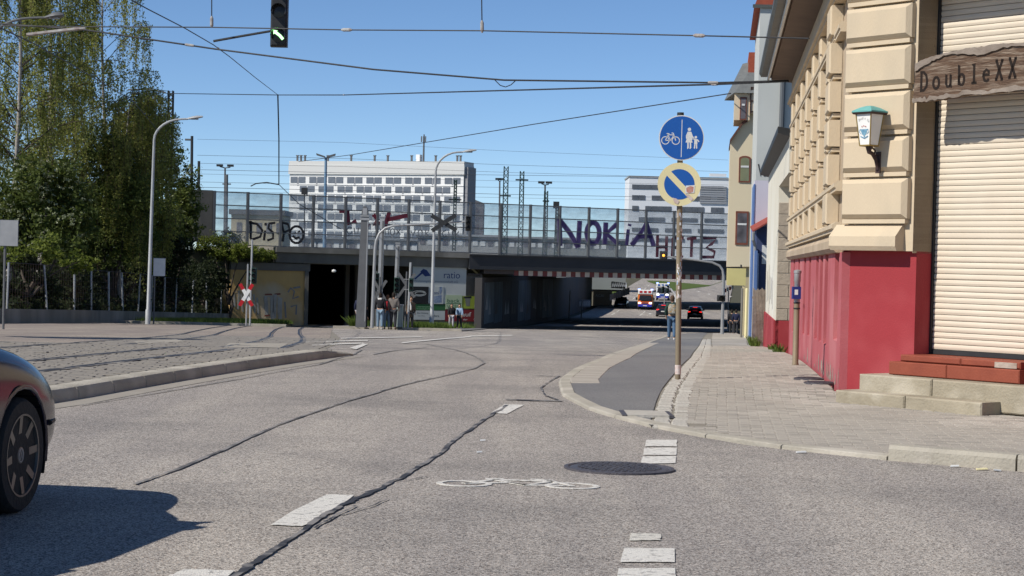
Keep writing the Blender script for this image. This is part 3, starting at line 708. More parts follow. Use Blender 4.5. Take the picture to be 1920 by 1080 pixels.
b.prism(bt+lo[::-1], lambda a, z, h: FB(a, h, z), .08, .10); b.build('weathered_edge', M['wood_grey'], sg, world=True)
# carved letters with serifs; unit letters: strokes in (0..1, 0..1.5)
GL = {'D': [[(.1,0),(.1,1.45)],[(-.05,0),(.4,0),(.72,.3),(.78,.75),(.66,1.2),(.35,1.45),(-.05,1.45)]],
 'o': [circ(.4,.45,.34,.45,14)], 'u': [[(.0,.9),(.12,.9),(.12,.25),(.25,.03),(.45,.03),(.62,.2)],[(.52,.9),(.62,.9),(.62,0),(.78,0)]],
 'b': [[(-.02,1.5),(.12,1.5),(.12,.0)],circ(.42,.42,.3,.42,14)], 'l': [[(.15,1.4),(.38,1.5),(.38,.02)],[(.1,.02),(.68,.02)]],
 'e': [[(.1,.5),(.72,.5),(.68,.75),(.42,.9),(.15,.72),(.08,.4),(.25,.06),(.5,.02),(.72,.15)]],
 'X': [[(.05,1.45),(.7,.0)],[(.7,1.45),(.05,.0)],[(-.06,1.45),(.2,1.45)],[(.55,1.45),(.82,1.45)],[(-.06,0),(.2,0)],[(.55,0),(.82,0)]]}
b = MB(); h_ = zB(138,1.5,.09,1740)-zB(165,1.5,.09,1740); sc_ = h_/1.45*1.28; xx = 1.20; stp = .172
for i, ch in enumerate('DoubleXX'):
    zb_ = wz0+.10+i*.010
    for st in GL[ch]: b.ribbon([(xx+x*sc_*.84, zb_+y*sc_) for x, y in st], .030, lambda a, z, h: FB(a, h, z), .0855, .0875)
    xx += stp*(.98 if ch not in 'l' else .9)
b.build('lettering', M['carve'], sg, world=True, norm=False)
# --- wall lantern
Lp = FB(.64, .26, zB(240, .6, .26, 1622)); zl = Lp.z
lan = thing('wall_lantern', 'old white glass lantern with green roof on the cream corner pier', 'lantern', FB(.64, .10, zl-.4))
def ring4(r, z): return [FB(.64+sx*r, .26+sy*r, z) for sx, sy in ((-1,-1),(1,-1),(1,1),(-1,1))]
ub, ut = .072, .108; zb_, zt_ = zl-.20, zl+.16
ro, rt_ = ring4(ub, zb_), ring4(ut, zt_)
for k in range(4):
    q = [ro[k], ro[(k+1)%4], rt_[(k+1)%4], rt_[k]]; b = MB(); cen = sum((Vector(p) for p in q), Vector())/4; inn = (Vector(FB(.64,.26,cen.z))-cen).normalized()*.012
    b.hexa([Vector(p)*.97+cen*.03 for p in q]+[Vector(p)*.97+cen*.03+inn for p in q]); b.build('glass_pane', M['milk'], lan, world=True)
b = MB()
for k in range(4): b.tube([ro[k], rt_[k]], .008, 6); b.tube([ro[k], ro[(k+1)%4]], .009, 6); b.tube([rt_[k], rt_[(k+1)%4]], .009, 6)
b.build('frame', M['gold'], lan, world=True)
b = MB(); e0, e1, e2 = ring4(.142, zt_+.01), ring4(.142, zt_+.026), ring4(.08, zt_+.065)
b.hexa(e0+e1); b.hexa(e1+e2); b.hexa(e2+ring4(.03, zt_+.085)); b.build('roof', M['copper'], lan, world=True)
b = MB(); b.hexa(ring4(.13, zt_-.012)+ring4(.145, zt_+.008)); b.build('eave', M['wrought'], lan, world=True)
b = MB(); b.tube([FB(.64,.26,zb_), FB(.64,.26,zb_-.03), FB(.64,.255,zb_-.07), FB(.64,.2,zb_-.085), FB(.64,.14,zb_-.15), FB(.64,.11,zb_-.22), FB(.64,.10,zb_-.26)], [.042,.034,.026,.022,.02,.022,.026], 8)
b.tube([FB(.64,.25,zb_-.04), FB(.64,.2,zb_-.02), FB(.64,.15,zb_-.05), FB(.64,.17,zb_-.09)], .011, 6); b.tube([FB(.64,.1,zb_-.1), FB(.64,.15,zb_-.1), FB(.64,.14,zb_-.16)], .011, 6)
b.box(.61,.67,.083,.105,zb_-.30,zb_-.06,F=FB); b.build('bracket', M['wrought'], lan, world=True)
# printed emblem on the front glass pane
q = [ro[2], ro[3], rt_[3], rt_[2]]      # front face (o positive)
fo = Vector(ro[3]); fx = (Vector(ro[2])-fo); fz = (Vector(rt_[3])-fo)
def FL(a, c, h):
    p = Vector(ro[3]).lerp(Vector(ro[2]), a); t_ = Vector(rt_[3]).lerp(Vector(rt_[2]), a); return p.lerp(t_, c)+NB*(.004+h)
b = MB()
for i, ch in enumerate('Double XX'):
    a = 130-80*i/8*1.0; ca_, sa_ = math.cos(R(a)), math.sin(R(a)); ox, oy = .5+.5*ca_, .50+.30*sa_
    text(b, ch, .12, lambda x, y, h, ox=ox, oy=oy, a=a: FL(ox+(x*math.sin(R(a))+y*math.cos(R(a)))*.75, oy+(-x*math.cos(R(a))+y*math.sin(R(a))), h), 0, 0)
b.build('lettering', M['dark'], lan, world=True, norm=False)
b = MB(); FLp = lambda a, c, h: FL(a, c, h)
b.add([FLp(*p,0) for p in ((.2,.5),(.8,.5),(.66,.33),(.34,.33))], [(0,1,2,3)]); b.add([FLp(*p,0) for p in ((.42,.33),(.58,.33),(.54,.26),(.46,.26))], [(0,1,2,3)])
b.ribbon([(.18,.28),(.5,.22),(.82,.28)], .035, FLp, 0, .001); b.ribbon([(.2,.5),(.1,.42),(.24,.36)], .03, FLp, 0, .001); b.ribbon([(.8,.5),(.9,.42),(.76,.36)], .03, FLp, 0, .001)
b.build('emblem', mat('emblem_blue', (.05,.16,.28), .6, (.25,.45,.55), 30, 1), lan, world=True, norm=False)
b = MB()
for x, y in ((.36,.58),(.5,.60),(.64,.58)): b.add([FLp(p[0], p[1], 0) for p in circ(x, y, .04, .025, 8)[:-1]], [list(range(8))])
b.build('emblem', mat('emblem_red', (.4,.12,.1), .6), lan, world=True, norm=False)
# --- blue post with collar beside the plinth
p = onroad(1491, 687, .10); hz = PV(p.x, p.y)
po = thing('drain_post', 'squat weathered standpipe with blue box against the pale red plinth', 'post', (p.x, p.y, hz))
sp = p.y/FPX
H_ = (687-510)*sp; b = MB(); b.lathe([(.052,0),(.052,.02),(.046,.03),(.044,.66*H_)], 14); b.build('pipe', M['pole_rust'], po, smooth=40)
H_ = (687-510)*sp
b = MB(); b.lathe([(.044,H_*.66),(.044,H_*.88),(.05,H_*.885),(.05,H_*.97),(.058,H_*.975),(.058,H_),(.02,H_+.015)], 14); b.build('upper_pipe', M['galv'], po, smooth=40)
b = MB(); b.box(-.075,.045,-.085,.05,H_*.70,H_*.83); b.build('box', mat('blue_box', (.02,.03,.16), .5), po)
b = MB(); b.box(-.05,.0,-.088,-.085,H_*.745,H_*.80); b.build('label_plate', M['sign_white'], po)
for z in (.66, .60): 
    b = MB(); b.lathe([(.05,H_*z-.01),(.052,H_*z+.01)], 12); b.build('clamp', M['dark'], po)
# ================================================================= houses farther along the street
def XF(d, px): return ray(px, 500).x*d
def zat(px, py, d): return at(px, py, d).z
WFR = mat('red_brown_frame', (.20,.07,.045), .6, (.15,.05,.035), 6, .6)
SHR = lambda d: (lambda a, y, z: Vector((a+.1107*(y-d), y, z)))
WHM = mat('offwhite_plaster', (.66,.63,.53), .85, (.60,.56,.46), .8, .7, .2, 30, c3=(.69,.67,.59), sc3=.3)
ST = mat('rough_stone', (.40,.345,.275), .9, (.31,.265,.215), 3, .9, .6, 14)
wh = thing('white_house', 'white plastered house with arched passage and red plinth beyond the cream one', 'house', FA(22.2,0,-.5))
SJ, SE = 22.15, 32.0; ze = 4.27; zpl = .32
b = MB(); b.box(SJ, SE, -6, .02, -2, ze-.02, F=FA); b.build('wall', WHM, wh, world=True)
b = MB(); b.box(LA+.32, SJ-.003, -1.3, .02, 3.45, ze-.02, F=FA); b.build('wall', WHM, wh, world=True)
b = MB(); b.box(SJ-.03, SE, -.05, .06, -2.0, zpl, F=FA); b.build('plinth', M['plinth'], wh, world=True)
b = MB(); b.box(SJ-.03, SJ-.004, -1.2, .02, -2.0, zpl, F=FA); b.build('plinth', M['plinth'], wh, world=True)
b = MB(); sweep(b, [(.021,ze-.1),(.26,ze-.03),(.26,ze+.10),(.021,ze+.06)], FA, LA+.32, SE+.3); b.build('eave', M['dark'], wh, world=True)
b = MB(); sweep(b, [(.0,ze+.08),(-5,ze+3.6),(-5,ze+3.5),(.0,ze-.015)], FA, LA+.32, SE+.3); b.build('roof', M['brown_soffit'], wh, world=True)
b = MB(); b.box(LA+.32, SJ-.01, -1.35, -1.303, -1.5, 3.45, F=FA); b.build('gate', M['wood_grey'], wh, world=True)
z = zpl; k = 0
while z < 2.85:                                    # stones of the passage jamb that faces us
    cuts = [0, .28+.1*(k % 2), .62+.1*(k % 2), 1.2]
    for a0, a1 in zip(cuts, cuts[1:]):
        b = MB(); b.boss(lambda a, o, zz: FA(SJ-.004-o, .015-a, zz), a0+.006, a1-.006, -.0, .012+random.uniform(0,.012), z+.006, z+.27, .008); b.build('stone', ST, wh, world=True)
    z += .276; k += 1
b = MB(); scr = [[(25+i*.9+random.uniform(-.1,.1), .5+random.uniform(0,.3)), (25+i*.9+random.uniform(-.15,.15), 1.5+random.uniform(-.4,.4))] for i in range(7)]
for st in scr: b.ribbon(st, .12, lambda a, c, h: FA(a, .024+h, c), 0, .001)
b.build('graffiti', mat('ochre_spray', (.40,.29,.09), .8, (.16,.17,.28), 1.2, .8), wh, world=True, norm=False)
# blue house with red lean-to roof
d = 59.0
bh = thing('blue_house', 'small lilac and blue house with a red lean-to roof', 'house', (XF(d,1408), d, G(d)))
LIL = mat('lilac_plaster', (.58,.56,.62), .85, (.52,.50,.57), 1, .7); BLU = mat('blue_paint', (.12,.20,.42), .7, (.09,.16,.34), 2, .7); NAV = mat('navy_boards', (.055,.075,.16), .7, (.04,.055,.12), 4, .8)
b = MB(); b.box(XF(d,1411), XF(d,1462), d, d+3, zat(1411,500,d), zat(1411,338,d), F=SHR(d)); b.build('wall', LIL, bh, world=True)
b = MB(); b.box(XF(d,1409.5), XF(d,1412), d-.02, d+3, G(d)-.3, zat(1411,345,d), F=SHR(d)); b.build('corner_strip', BLU, bh, world=True)
b = MB(); b.box(XF(d,1413)+.003, XF(d,1462), d-.5, d-.003, G(d)-.3, zat(1411,425,d)); b.build('shed_wall', NAV, bh, world=True)
b = MB(); b.add([(XF(d,1403),d-.9,zat(1403,433,d)),(XF(d,1462),d-.9,zat(1456,398,d)),(XF(d,1462),d+.0,zat(1456,392,d)),(XF(d,1405),d,zat(1405,424,d))]+[(XF(d,1403),d-.9,zat(1403,436,d)),(XF(d,1462),d-.9,zat(1456,401,d)),(XF(d,1462),d+.0,zat(1456,395,d)),(XF(d,1405),d,zat(1405,427,d))], [(0,1,2,3),(4,5,6,7),(0,1,5,4),(1,2,6,5),(2,3,7,6),(3,0,4,7)])
b.build('roof', mat('red_tiles', (.32,.075,.05), .8, (.22,.05,.04), 6, .8), bh, world=True)
b = MB(); b.box(XF(d,1424), XF(d,1437), d-.54, d-.5, zat(1430,495,d), zat(1430,460,d)); b.build('window', M['sign_white'], bh, world=True)
b = MB(); b.tube([(XF(d,1404),d-.95,zat(1404,436,d)),(XF(d,1404),d-.9,zat(1404,450,d)),(XF(d,1410),d-.6,zat(1410,462,d)),(XF(d,1411),d-.56,G(d))], .05, 8); b.build('downpipe', M['galv'], bh, world=True)
b = MB(); b.box(XF(d,1409), XF(d,1414), d-.75, d-.52, G(d), zat(1410,470,d)); b.build('door_panel', BLU, bh, world=True)
b = MB(); b.box(XF(d,1411), XF(d,1418), d-.58, d-.505, zat(1413,560,d), zat(1413,475,d)); b.build('door_panel', mat('pale_blue_paint', (.42,.55,.72), .7, (.5,.6,.75), 3, .8), bh, world=True)
# wooden fence posts in front
d = 53.0
fe = thing('board_fence', 'weathered grey board fence in front of the blue house', 'fence', (XF(d,1414), d, PV(XF(d,1414),d)))
for i in range(9):
    px = 1413+i*2.7; b = MB(); zz = PV(XF(d,px),d); b.box(XF(d,px), XF(d,px)+.033, d-.02, d+.02, zz, zat(px,545-random.uniform(0,6),d)); b.build('board', M['wood_grey'], fe, world=True)
b = MB(); b.box(XF(d,1412), XF(d,1437), d+.021, d+.06, zat(1420,560,d), zat(1420,556,d)); b.build('rail', M['wood_grey'], fe, world=True)
# grey house: blank gable wall
d = 78.0
gh = thing('grey_house', 'tall grey house with blank side wall and drainpipe', 'house', (XF(d,1412), d, G(d)))
GRY = mat('grey_plaster', (.52,.535,.505), .9, (.46,.475,.45), .5, .7, .15, 20, c3=(.56,.575,.545), sc3=.25)
b = MB(); b.box(XF(d,1413), XF(d,1500), d, d+11, G(d)-.5, zat(1412,14,d), F=SHR(d)); b.build('wall', GRY, gh, world=True)
b = MB(); xa, xb = XF(d,1412), XF(d,1500); za = zat(1412,14,d)
b.prism([(xa-.25,za),(xb,za),(xb,za+5),(xa+1.5,za+5)], lambda a, z, h: (a+.1107*max(h,0), d+h, z), -.05, 11); b.build('roof', mat('red_roof_tiles', (.36,.085,.045), .8, (.26,.06,.035), 5, .9), gh, world=True)
b = MB(); b.box(xa-.3, xa+1.1, d-.12, d-.055, za-.02, za+.12); b.box(xa+1.0, xa+1.9, d-.13, d-.06, za+.10, za+.22, F=lambda x,y,z: (x,y,z+(x-xa-1.0)*.9)); b.build('verge_board', M['gutter'], gh, world=True)
b = MB(); b.tube([(XF(d,1459),d-.12,zat(1459,38,d)),(XF(d,1457),d-.12,zat(1457,300,d))], .11, 8); b.build('drainpipe', mat('dark_pipe', (.10,.11,.12), .6), gh, world=True)
def scrawl(mb, strokes, F, w_, h0=0, h1=.004):
    for st in strokes: mb.ribbon(st, w_, F, h0, h1)
# graffiti VDB on the grey gable
b = MB(); Fg = frame((XF(d,1417), d-.012, zat(1417,330,d)), (1,0,0), (0,0,1), (0,-1,0))
scrawl(b, [[(0,.5),(.1,0),(.2,.5)],[(.25,0),(.25,.45),(.42,.35),(.42,.1),(.25,0)],[(.5,0),(.5,.5),(.66,.4),(.52,.27),(.7,.12),(.5,0)]], Fg, .05); b.build('graffiti', M['spray_black'], gh, world=True, norm=False)
# peach house with oriel, half timbering and turret
d = 98.0
ph = thing('peach_house', 'tall pale yellow house with oriel, slate turret and half timbered top', 'house', (XF(d,1380), d, G(d)))
PCH = mat('peach_plaster', (.70,.62,.43), .85, (.66,.55,.38), .4, .8, .15, 20, c3=(.70,.54,.40), sc3=.18)
xa, xb = XF(d,1363), XF(d,1416)
b = MB()
b.prism([(xa,zat(1364,500,d)),(xb,zat(1410,500,d)),(xb,zat(1410,150,d)),(XF(d,1383),zat(1383,236,d)),(XF(d,1363.5),zat(1366,262,d))], lambda a, z, h: (a+.1107*max(h,0), d+h, z), 0, 7.5); b.build('wall', PCH, ph, world=True)
xo = XF(d,1397)
b = MB(); b.box(xo, xb+3, d+.3, d+9, G(d)-.5, zat(1410,500,d)-.003, F=SHR(d)); b.build('ground_floor', mat('yellow_plaster', (.52,.45,.27), .85, (.43,.36,.22), 1, .7), ph, world=True)
b = MB(); b.prism([(XF(d,1361.5),zat(1362,268,d)),(XF(d,1384),zat(1384,234,d)),(XF(d,1394),zat(1393,228,d)),(XF(d,1394),zat(1393,223,d)),(XF(d,1384),zat(1384,228,d)),(XF(d,1361.5),zat(1362,262,d))], lambda a, z, h: (a+.1107*max(h,0), d+h, z), -.25, 7); b.build('eave', mat('eave_brown', (.12,.055,.04), .8), ph, world=True)
# turret bay
b = MB(); b.box(XF(d,1369), XF(d,1398), d-.35, d+4, zat(1384,226,d), zat(1384,176,d), F=SHR(d)); b.build('turret', PCH, ph, world=True)
b = MB(); xl, xr = XF(d,1366), XF(d,1414); zt0, zt1 = zat(1384,176,d), zat(1400,148,d)
b.add([(xl,d-.6,zt0),(xr,d-.6,zt0),(xr,d+4,zt0),(xl,d+4,zt0),(XF(d,1387),d+1,zt1+.9),(xr,d+1,zt1+1.1)], [(0,1,5,4),(1,2,5),(2,3,4,5),(3,0,4),(3,2,1,0)]); b.build('slate_roof', mat('slate', (.17,.18,.175), .7, (.12,.125,.125), 5, .8), ph, world=True)
b = MB(); b.prism([(XF(d,1393),zat(1393,152,d)),(XF(d,1416),zat(1416,152,d)),(XF(d,1416),zat(1416,96,d)),(XF(d,1394),zat(1394,96,d))], lambda a, z, h: (a+.1107*max(h,0), d+h, z), .4, 5); b.build('tile_roof', mat('orange_tiles', (.40,.10,.05), .8, (.28,.06,.035), 7, .9), ph, world=True)
b = MB(); b.box(XF(d,1398), XF(d,1414), d-.42, d+1, zat(1405,214,d), zat(1405,164,d)); b.build('gable_panel', PCH, ph, world=True)
TIM = mat('dark_timber', (.05,.03,.028), .8)
for (u0,u1,v0,v1) in ((1397,1398.6,214,164),(1412,1414,214,164),(1398,1413,212,209),(1398,1413,192,189),(1398,1413,168,164)):
    b = MB(); b.box(XF(d,u0), XF(d,u1), d-.47, d-.423, zat(u0,v0,d), zat(u0,v1,d)); b.build('timber', TIM, ph, world=True)
def win(parent, d, u0, u1, v0, v1, dp=.2, arch=False, glass=None):
    Xa, Xb, Z0, Z1 = XF(d,u0), XF(d,u1), zat((u0+u1)/2,v0,d), zat((u0+u1)/2,v1,d); n = 8 if arch else 0
    pol = [(Xa,Z0),(Xb,Z0),(Xb,Z1)]+([( (Xa+Xb)/2+(Xb-Xa)/2*math.cos(a), Z1+(Xb-Xa)*.22*math.sin(a)) for a in np.linspace(0,math.pi,9)[1:-1]] if arch else [])+[(Xa,Z1)]
    b = MB(); b.prism(pol, lambda a, z, h: (a+.1107*max(h,0), d+h, z), -.05, .03); f = b.build('window', WFR, parent, world=True)
    cx_, cz_ = (Xa+Xb)/2, (Z0+Z1)/2; sh = lambda p: (cx_+(p[0]-cx_)*.74, cz_+(p[1]-cz_)*.88)
    b = MB(); b.prism([sh(p) for p in pol], lambda a, z, h: (a+.1107*max(h,0), d+h, z), -.055, -.045); b.build('pane', glass or PANE, f, world=True)
    b = MB(); b.box(Xa+.1, Xb-.1, d-.075, d-.056, cz_+.15, cz_+.25); b.build('glazing_bar', M['sign_white'], f, world=True)
    return f
PANE = mat('window_pane', (.16,.17,.10), .15, (.30,.31,.17), .8, 1, spec=.6)
PANE2 = mat('dark_pane', (.05,.045,.05), .12, (.22,.2,.22), 1.2, .8, spec=.6)
win(ph, d, 1380.5, 1402.5, 342, 297, arch=True); win(ph, d, 1377, 1401, 459, 396, glass=PANE2); win(ph, d-.36, 1379.5, 1392, 225, 182, glass=PANE2)
# hanging advertising panel under the oriel
ap = thing('advert_panel', 'blank pale yellow advertising box hanging under the oriel', 'sign', (XF(95,1381),95,zat(1381,519,95)))
b = MB(); b.box(XF(95,1364), XF(95,1399), 95, 95.25, zat(1381,535,95), zat(1381,503,95)); b.build('panel', mat('yellow_panel', (.62,.55,.24), .6, (.58,.51,.22), 2, .5), ap, world=True)
b = MB(); b.tube([(XF(95,1390),95.12,zat(1381,503,95)),(XF(95,1390),95.12,zat(1381,496,95))], .05, 6); b.build('hanger', M['dark'], ap, world=True)
# thin colored posts by the house corner
for u, mt, lab in ((1393,'concrete_l','pale slim post at the yellow house corner'),(1401,'sign_cream','yellow slim post beside the blue door')):
    dd = 84; t = thing('slim_post', lab, 'post', (XF(dd,u), dd, PV(XF(dd,u),dd)))
    b = MB(); b.lathe([(.055,0),(.055,2.2),(.03,2.22)], 8); b.build('shaft', M[mt], t)
# ================================================================= railway bridge and its abutments
BU = Vector((.9303,.3668,0)); BN = Vector((.3668,-.9303,0)); BO = Vector((-15.8,126,0))
FR = lambda s, o, z: BO+BU*s+BN*o+Vector((0,0,z))      # along the bridge, towards us, up
def bs(px, py, o=0):
    v = ray(px, py); O = BO+BN*o       # plane through O spanned by BU and z
    Y = (O.y-.3943*O.x)/(1-.3943*v.x); X = v.x*Y; return ((X-O.x)/.9303, CAMZ+v.z*Y)
SLP = -.0058
zdk = lambda s: 2.33+SLP*s           # deck level
br = thing('railway_bridge', 'railway bridge with dark girder, concrete abutments and clear noise barrier above the street', 'bridge', BO)
W1 = 23.0                             # depth of the first deck
s_l, s_t0, s_t1, s_m, s_e = bs(432,550)[0], bs(578,550)[0], bs(772,550)[0], bs(877,500)[0], bs(1395,500)[0]
def bbox(s0, s1, o0, o1, z0, z1, name, mt, **k):
    b = MB(); b.hexa([FR(s0,o0,z0(s0) if callable(z0) else z0),FR(s1,o0,z0(s1) if callable(z0) else z0),FR(s1,o1,z0(s1) if callable(z0) else z0),FR(s0,o1,z0(s0) if callable(z0) else z0),
            FR(s0,o0,z1(s0) if callable(z1) else z1),FR(s1,o0,z1(s1) if callable(z1) else z1),FR(s1,o1,z1(s1) if callable(z1) else z1),FR(s0,o1,z1(s0) if callable(z1) else z1)])
    return b.build(name, mt, br, world=True, **k)
zs_t = bs(640,500)[1]                 # soffit over the tram opening
# concrete deck edge, left part
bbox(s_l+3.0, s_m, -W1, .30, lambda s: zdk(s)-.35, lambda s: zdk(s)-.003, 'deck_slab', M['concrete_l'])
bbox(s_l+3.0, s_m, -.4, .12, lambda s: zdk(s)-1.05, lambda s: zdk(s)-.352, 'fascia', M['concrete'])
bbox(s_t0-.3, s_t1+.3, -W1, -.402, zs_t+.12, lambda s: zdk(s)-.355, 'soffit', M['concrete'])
# dark steel girder, right part
gz0 = lambda s: bs(900,505)[1]+(s-bs(900,505)[0])*(bs(1340,515.5)[1]-bs(900,505)[1])/(bs(1340,515.5)[0]-bs(900,505)[0])
gz1 = lambda s: bs(900,476.5)[1]+(s-bs(900,476.5)[0])*(bs(1340,489)[1]-bs(900,476.5)[1])/(bs(1340,489)[0]-bs(900,476.5)[0])
bbox(s_m+.003, s_e+6, -.6, .30, gz0, gz1, 'girder', M['girder'])
bbox(s_m+.003, s_e+6, .301, .42, lambda s: gz1(s)-.10, gz1, 'girder_flange', M['girder'])
bbox(s_m+.003, s_e+6, .301, .40, gz0, lambda s: gz0(s)+.07, 'girder_flange', M['girder'])
bbox(bs(905,512)[0], s_e+6, -W1, -.61, lambda s: gz0(s)+.25, lambda s: gz1(s)-.1, 'deck_slab', M['girder_b'])
bbox(bs(905,512)[0], bs(962,512)[0], -.55, .22, lambda s: gz0(s)-.30, lambda s: gz0(s)-.003, 'bearing_beam', M['girder_b'])
# striped height warning beam: every field a piece
sA, sB = bs(962,510)[0], bs(1358,522)[0]; nst = 46
wb = MB(); 
hb = thing('height_warning_beam', 'red and white striped height warning beam hung under the girder', 'beam', FR((sA+sB)/2,.2,gz0(0)-.2))
for i in range(nst):
    s0, s1 = sA+(sB-sA)*i/nst, sA+(sB-sA)*(i+1)/nst; sm_ = (s0+s1)/2
    b = MB(); b.box(s0+.004, s1-.004, .02, .16, gz0(sm_)-.38, gz0(sm_)-.03, F=FR); b.build('stripe_field', M['warn_red' if i % 2 == 0 else 'warn_white'], hb, world=True)
# abutment walls
Gw = G(128)-1.2
bbox(s_l, s_t0, -3, -.10, Gw, bs(500,507)[1], 'abutment_wall', M['wall_tan'])
bbox(s_l, s_t0+.1, -3, .0, bs(500,507)[1]+.003, bs(500,493)[1], 'wall_coping', M['concrete'])
bbox(s_t0-.25, s_t0, -.098, .04, Gw, bs(500,507)[1], 'pilaster', M['concrete'])
bbox(s_t1, s_m, -3, -.10, Gw, lambda s: zdk(s)-1.05, 'abutment_wall', M['concrete'])
bbox(s_m+.003, bs(905,540)[0], -3, -.10, Gw, bs(890,516)[1], 'abutment_wall', M['concrete'])
bbox(s_m+.003, bs(903,510)[0], -2.9, .06, bs(890,516)[1]+.003, lambda s: gz0(s)-.31, 'bearing_seat', M['girder_b'])
# dark tunnel walls for the trams; an added wall closes the end
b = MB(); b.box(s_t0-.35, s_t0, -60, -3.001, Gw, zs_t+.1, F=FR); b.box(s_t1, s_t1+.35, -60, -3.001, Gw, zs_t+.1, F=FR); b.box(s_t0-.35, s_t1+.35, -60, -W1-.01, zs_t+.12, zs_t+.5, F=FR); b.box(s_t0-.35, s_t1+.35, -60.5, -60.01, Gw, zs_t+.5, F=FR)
b.build('tunnel_wall', mat('dark_concrete', (.075,.068,.06), .95, (.05,.045,.04), .5, .8), br, world=True)
for k in range(4):
    s0 = s_t1-.9-k*.55; b = MB(); b.box(s0-.35, s0-.05, -5-.6*k, -4.6-.6*k, Gw, zs_t+.1, F=FR)
    b.build('tunnel_pillar', M['concrete'], br, world=True)
# side wall along the street under the bridge, with mural panels
WX = lambda y: -2.06+.1014*(y-131)
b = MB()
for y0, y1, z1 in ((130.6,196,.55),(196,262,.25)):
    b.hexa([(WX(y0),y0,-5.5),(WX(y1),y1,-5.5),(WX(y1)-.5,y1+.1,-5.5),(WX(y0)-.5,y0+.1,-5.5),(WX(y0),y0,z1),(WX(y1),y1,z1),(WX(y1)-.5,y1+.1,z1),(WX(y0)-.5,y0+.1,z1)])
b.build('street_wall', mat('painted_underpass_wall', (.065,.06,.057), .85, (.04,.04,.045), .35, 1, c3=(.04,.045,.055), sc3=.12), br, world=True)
for i, y0 in enumerate(range(132, 192, 6)):
    b = MB(); f = lambda a, z, h, y0=y0: Vector((WX(y0+a)+h, y0+a, z)); b.box(.1, 5.9, 0, .05, G(y0)+.3, .2, F=lambda a, h, z, f=f: f(a, z, h))
    b.build('mural_panel', mat('mural_%d' % i, [(.05,.053,.06),(.12,.155,.19),(.035,.032,.035),(.05,.048,.05)][i % 4], .8, [(.14,.18,.21),(.03,.033,.04),(.07,.07,.075),(.025,.028,.035)][i % 4], .8, 1.3, stretch=(1,1,.5)), br, world=True)
    b = MB()
    for q in range(2):
        yy = random.uniform(.5, 4); zz = G(y0)+random.uniform(.9, 1.4); hh = random.uniform(.8,1.3)
        b.add([f(yy,zz,.056),f(yy+1.6,zz,.056),f(yy+.8,zz+hh,.056)], [(0,1,2)])
    b.build('mural_mark', M['spray_black' if i % 2 else 'spray_grey'], br, world=True, norm=False)
# second and third decks behind, their abutments
for (y0, y1, nm) in ((164,206,'second deck'),(246,279,'third deck')):
    b = MB(); b.hexa([(WX(y0)-1,y0,.55),(60,y0+20,.75),(60,y1+20,.75),(WX(y1)-1,y1,.55),(WX(y0)-1,y0,1.6),(60,y0+20,1.8),(60,y1+20,1.8),(WX(y1)-1,y1,1.6)]); b.build('rear_deck', M['girder'], br, world=True)
# ---------------------------------------------------------------- noise barrier: posts, rails, panes one by one
nb = thing('noise_barrier', 'tall clear panel noise barrier with steel posts and graffiti on the bridge', 'noise barrier', FR(0,.15,zdk(0)))
BH = 3.57; NP = 18; PS = 2.27
post_s = [-4.50+PS*k for k in range(NP)]
bp_ = MB(); bp_.box(-.075,.075,-.09,.09,0,BH+.04); bp_.box(-.11,.11,-.02,.02,0,BH+.04)
rotz = math.atan2(BU.y, BU.x); protoP = None; protoR = None; protoG = None
def setpart(o, s, off, z): o.location = FR(s,off,z)-FR(0,.15,zdk(0)); o.rotation_euler = (0,0,rotz); return o
for k, s in enumerate(post_s):
    if protoP is None: protoP = bp_.build('post', M['barrier_post'], nb)
    o = protoP if k == 0 else inst('post', protoP, nb); setpart(o, s, .15, zdk(s)-.02)
RH = [0.03, .93, 1.78, 2.66, 3.53]
for k in range(NP-1):
    s = (post_s[k]+post_s[k+1])/2
    for j, h in enumerate(RH):
        if protoR is None:
            b = MB(); b.box(-PS/2+.115, PS/2-.115, -.04, .04, -.035, .035); protoR = b.build('rail', M['barrier_post'], nb); o = protoR
        else: o = inst('rail', protoR, nb)
        setpart(o, s, .15, zdk(s)+h)
    for j in range(4):
        if protoG is None:
            b = MB(); b.box(-PS/2+.115, PS/2-.115, -.008, .008, .037, .85); protoG = b.build('pane', M['barrier_glass'], nb); o = protoG
        else: o = inst('pane', protoG, nb)
        setpart(o, s, .15, zdk(s)+RH[j]); 
# paint on the panes, strokes in photo pixels
def spray(strokes, name, mt, wpx, par=nb, off=.175, th=.006):
    b = MB()
    for st in strokes:
        pts = [bs(x, y, off) for x, y in st]; ww = [q*.036 for q in (wpx if isinstance(wpx, list) else [wpx]*len(pts))]
        b.ribbon(pts, ww[0] if len(ww) != len(pts) else ww, lambda a, z, h: FR(a, off+h, z), 0, th)
    return b.build(name, mt, par, world=True, norm=False)
def arc(cx, cy, rx, ry, a0=0, a1=360, n=14): return circ(cx, cy, rx, ry, n, a0, a1)
spray([[(470,414),(470,448)], [(467,417),(482,420),(492,432),(488,444),(470,450)], [(497,432),(495,451)], [(498,418),(498,423)], [(516,418),(505,419),(503,428),(512,436),(512,447),(501,451)],
       [(527,414),(532,436),(530,453)], [(524,416),(540,420),(543,431),(530,437)], arc(556,440,13,16), [(549,442),(554,447),(562,445)], [(552,436),(553,438)], [(560,433),(561,436)]], 'graffiti', M['spray_black'], 4.5)
spray([[(1049,410),(1050,461)], [(1049,412),(1068,436),(1084,464)], [(1084,464),(1087,414)], arc(1112,437,12,20), [(1136,417),(1134,459)], [(1157,420),(1137,438),(1160,459)], [(1178,430),(1175,460)], [(1181,420),(1180,424)],
       [(1184,460),(1200,440),(1212,418)], [(1212,418),(1218,438),(1226,462)], [(1196,444),(1224,443)]], 'graffiti', M['spray_violet'], 7.5)
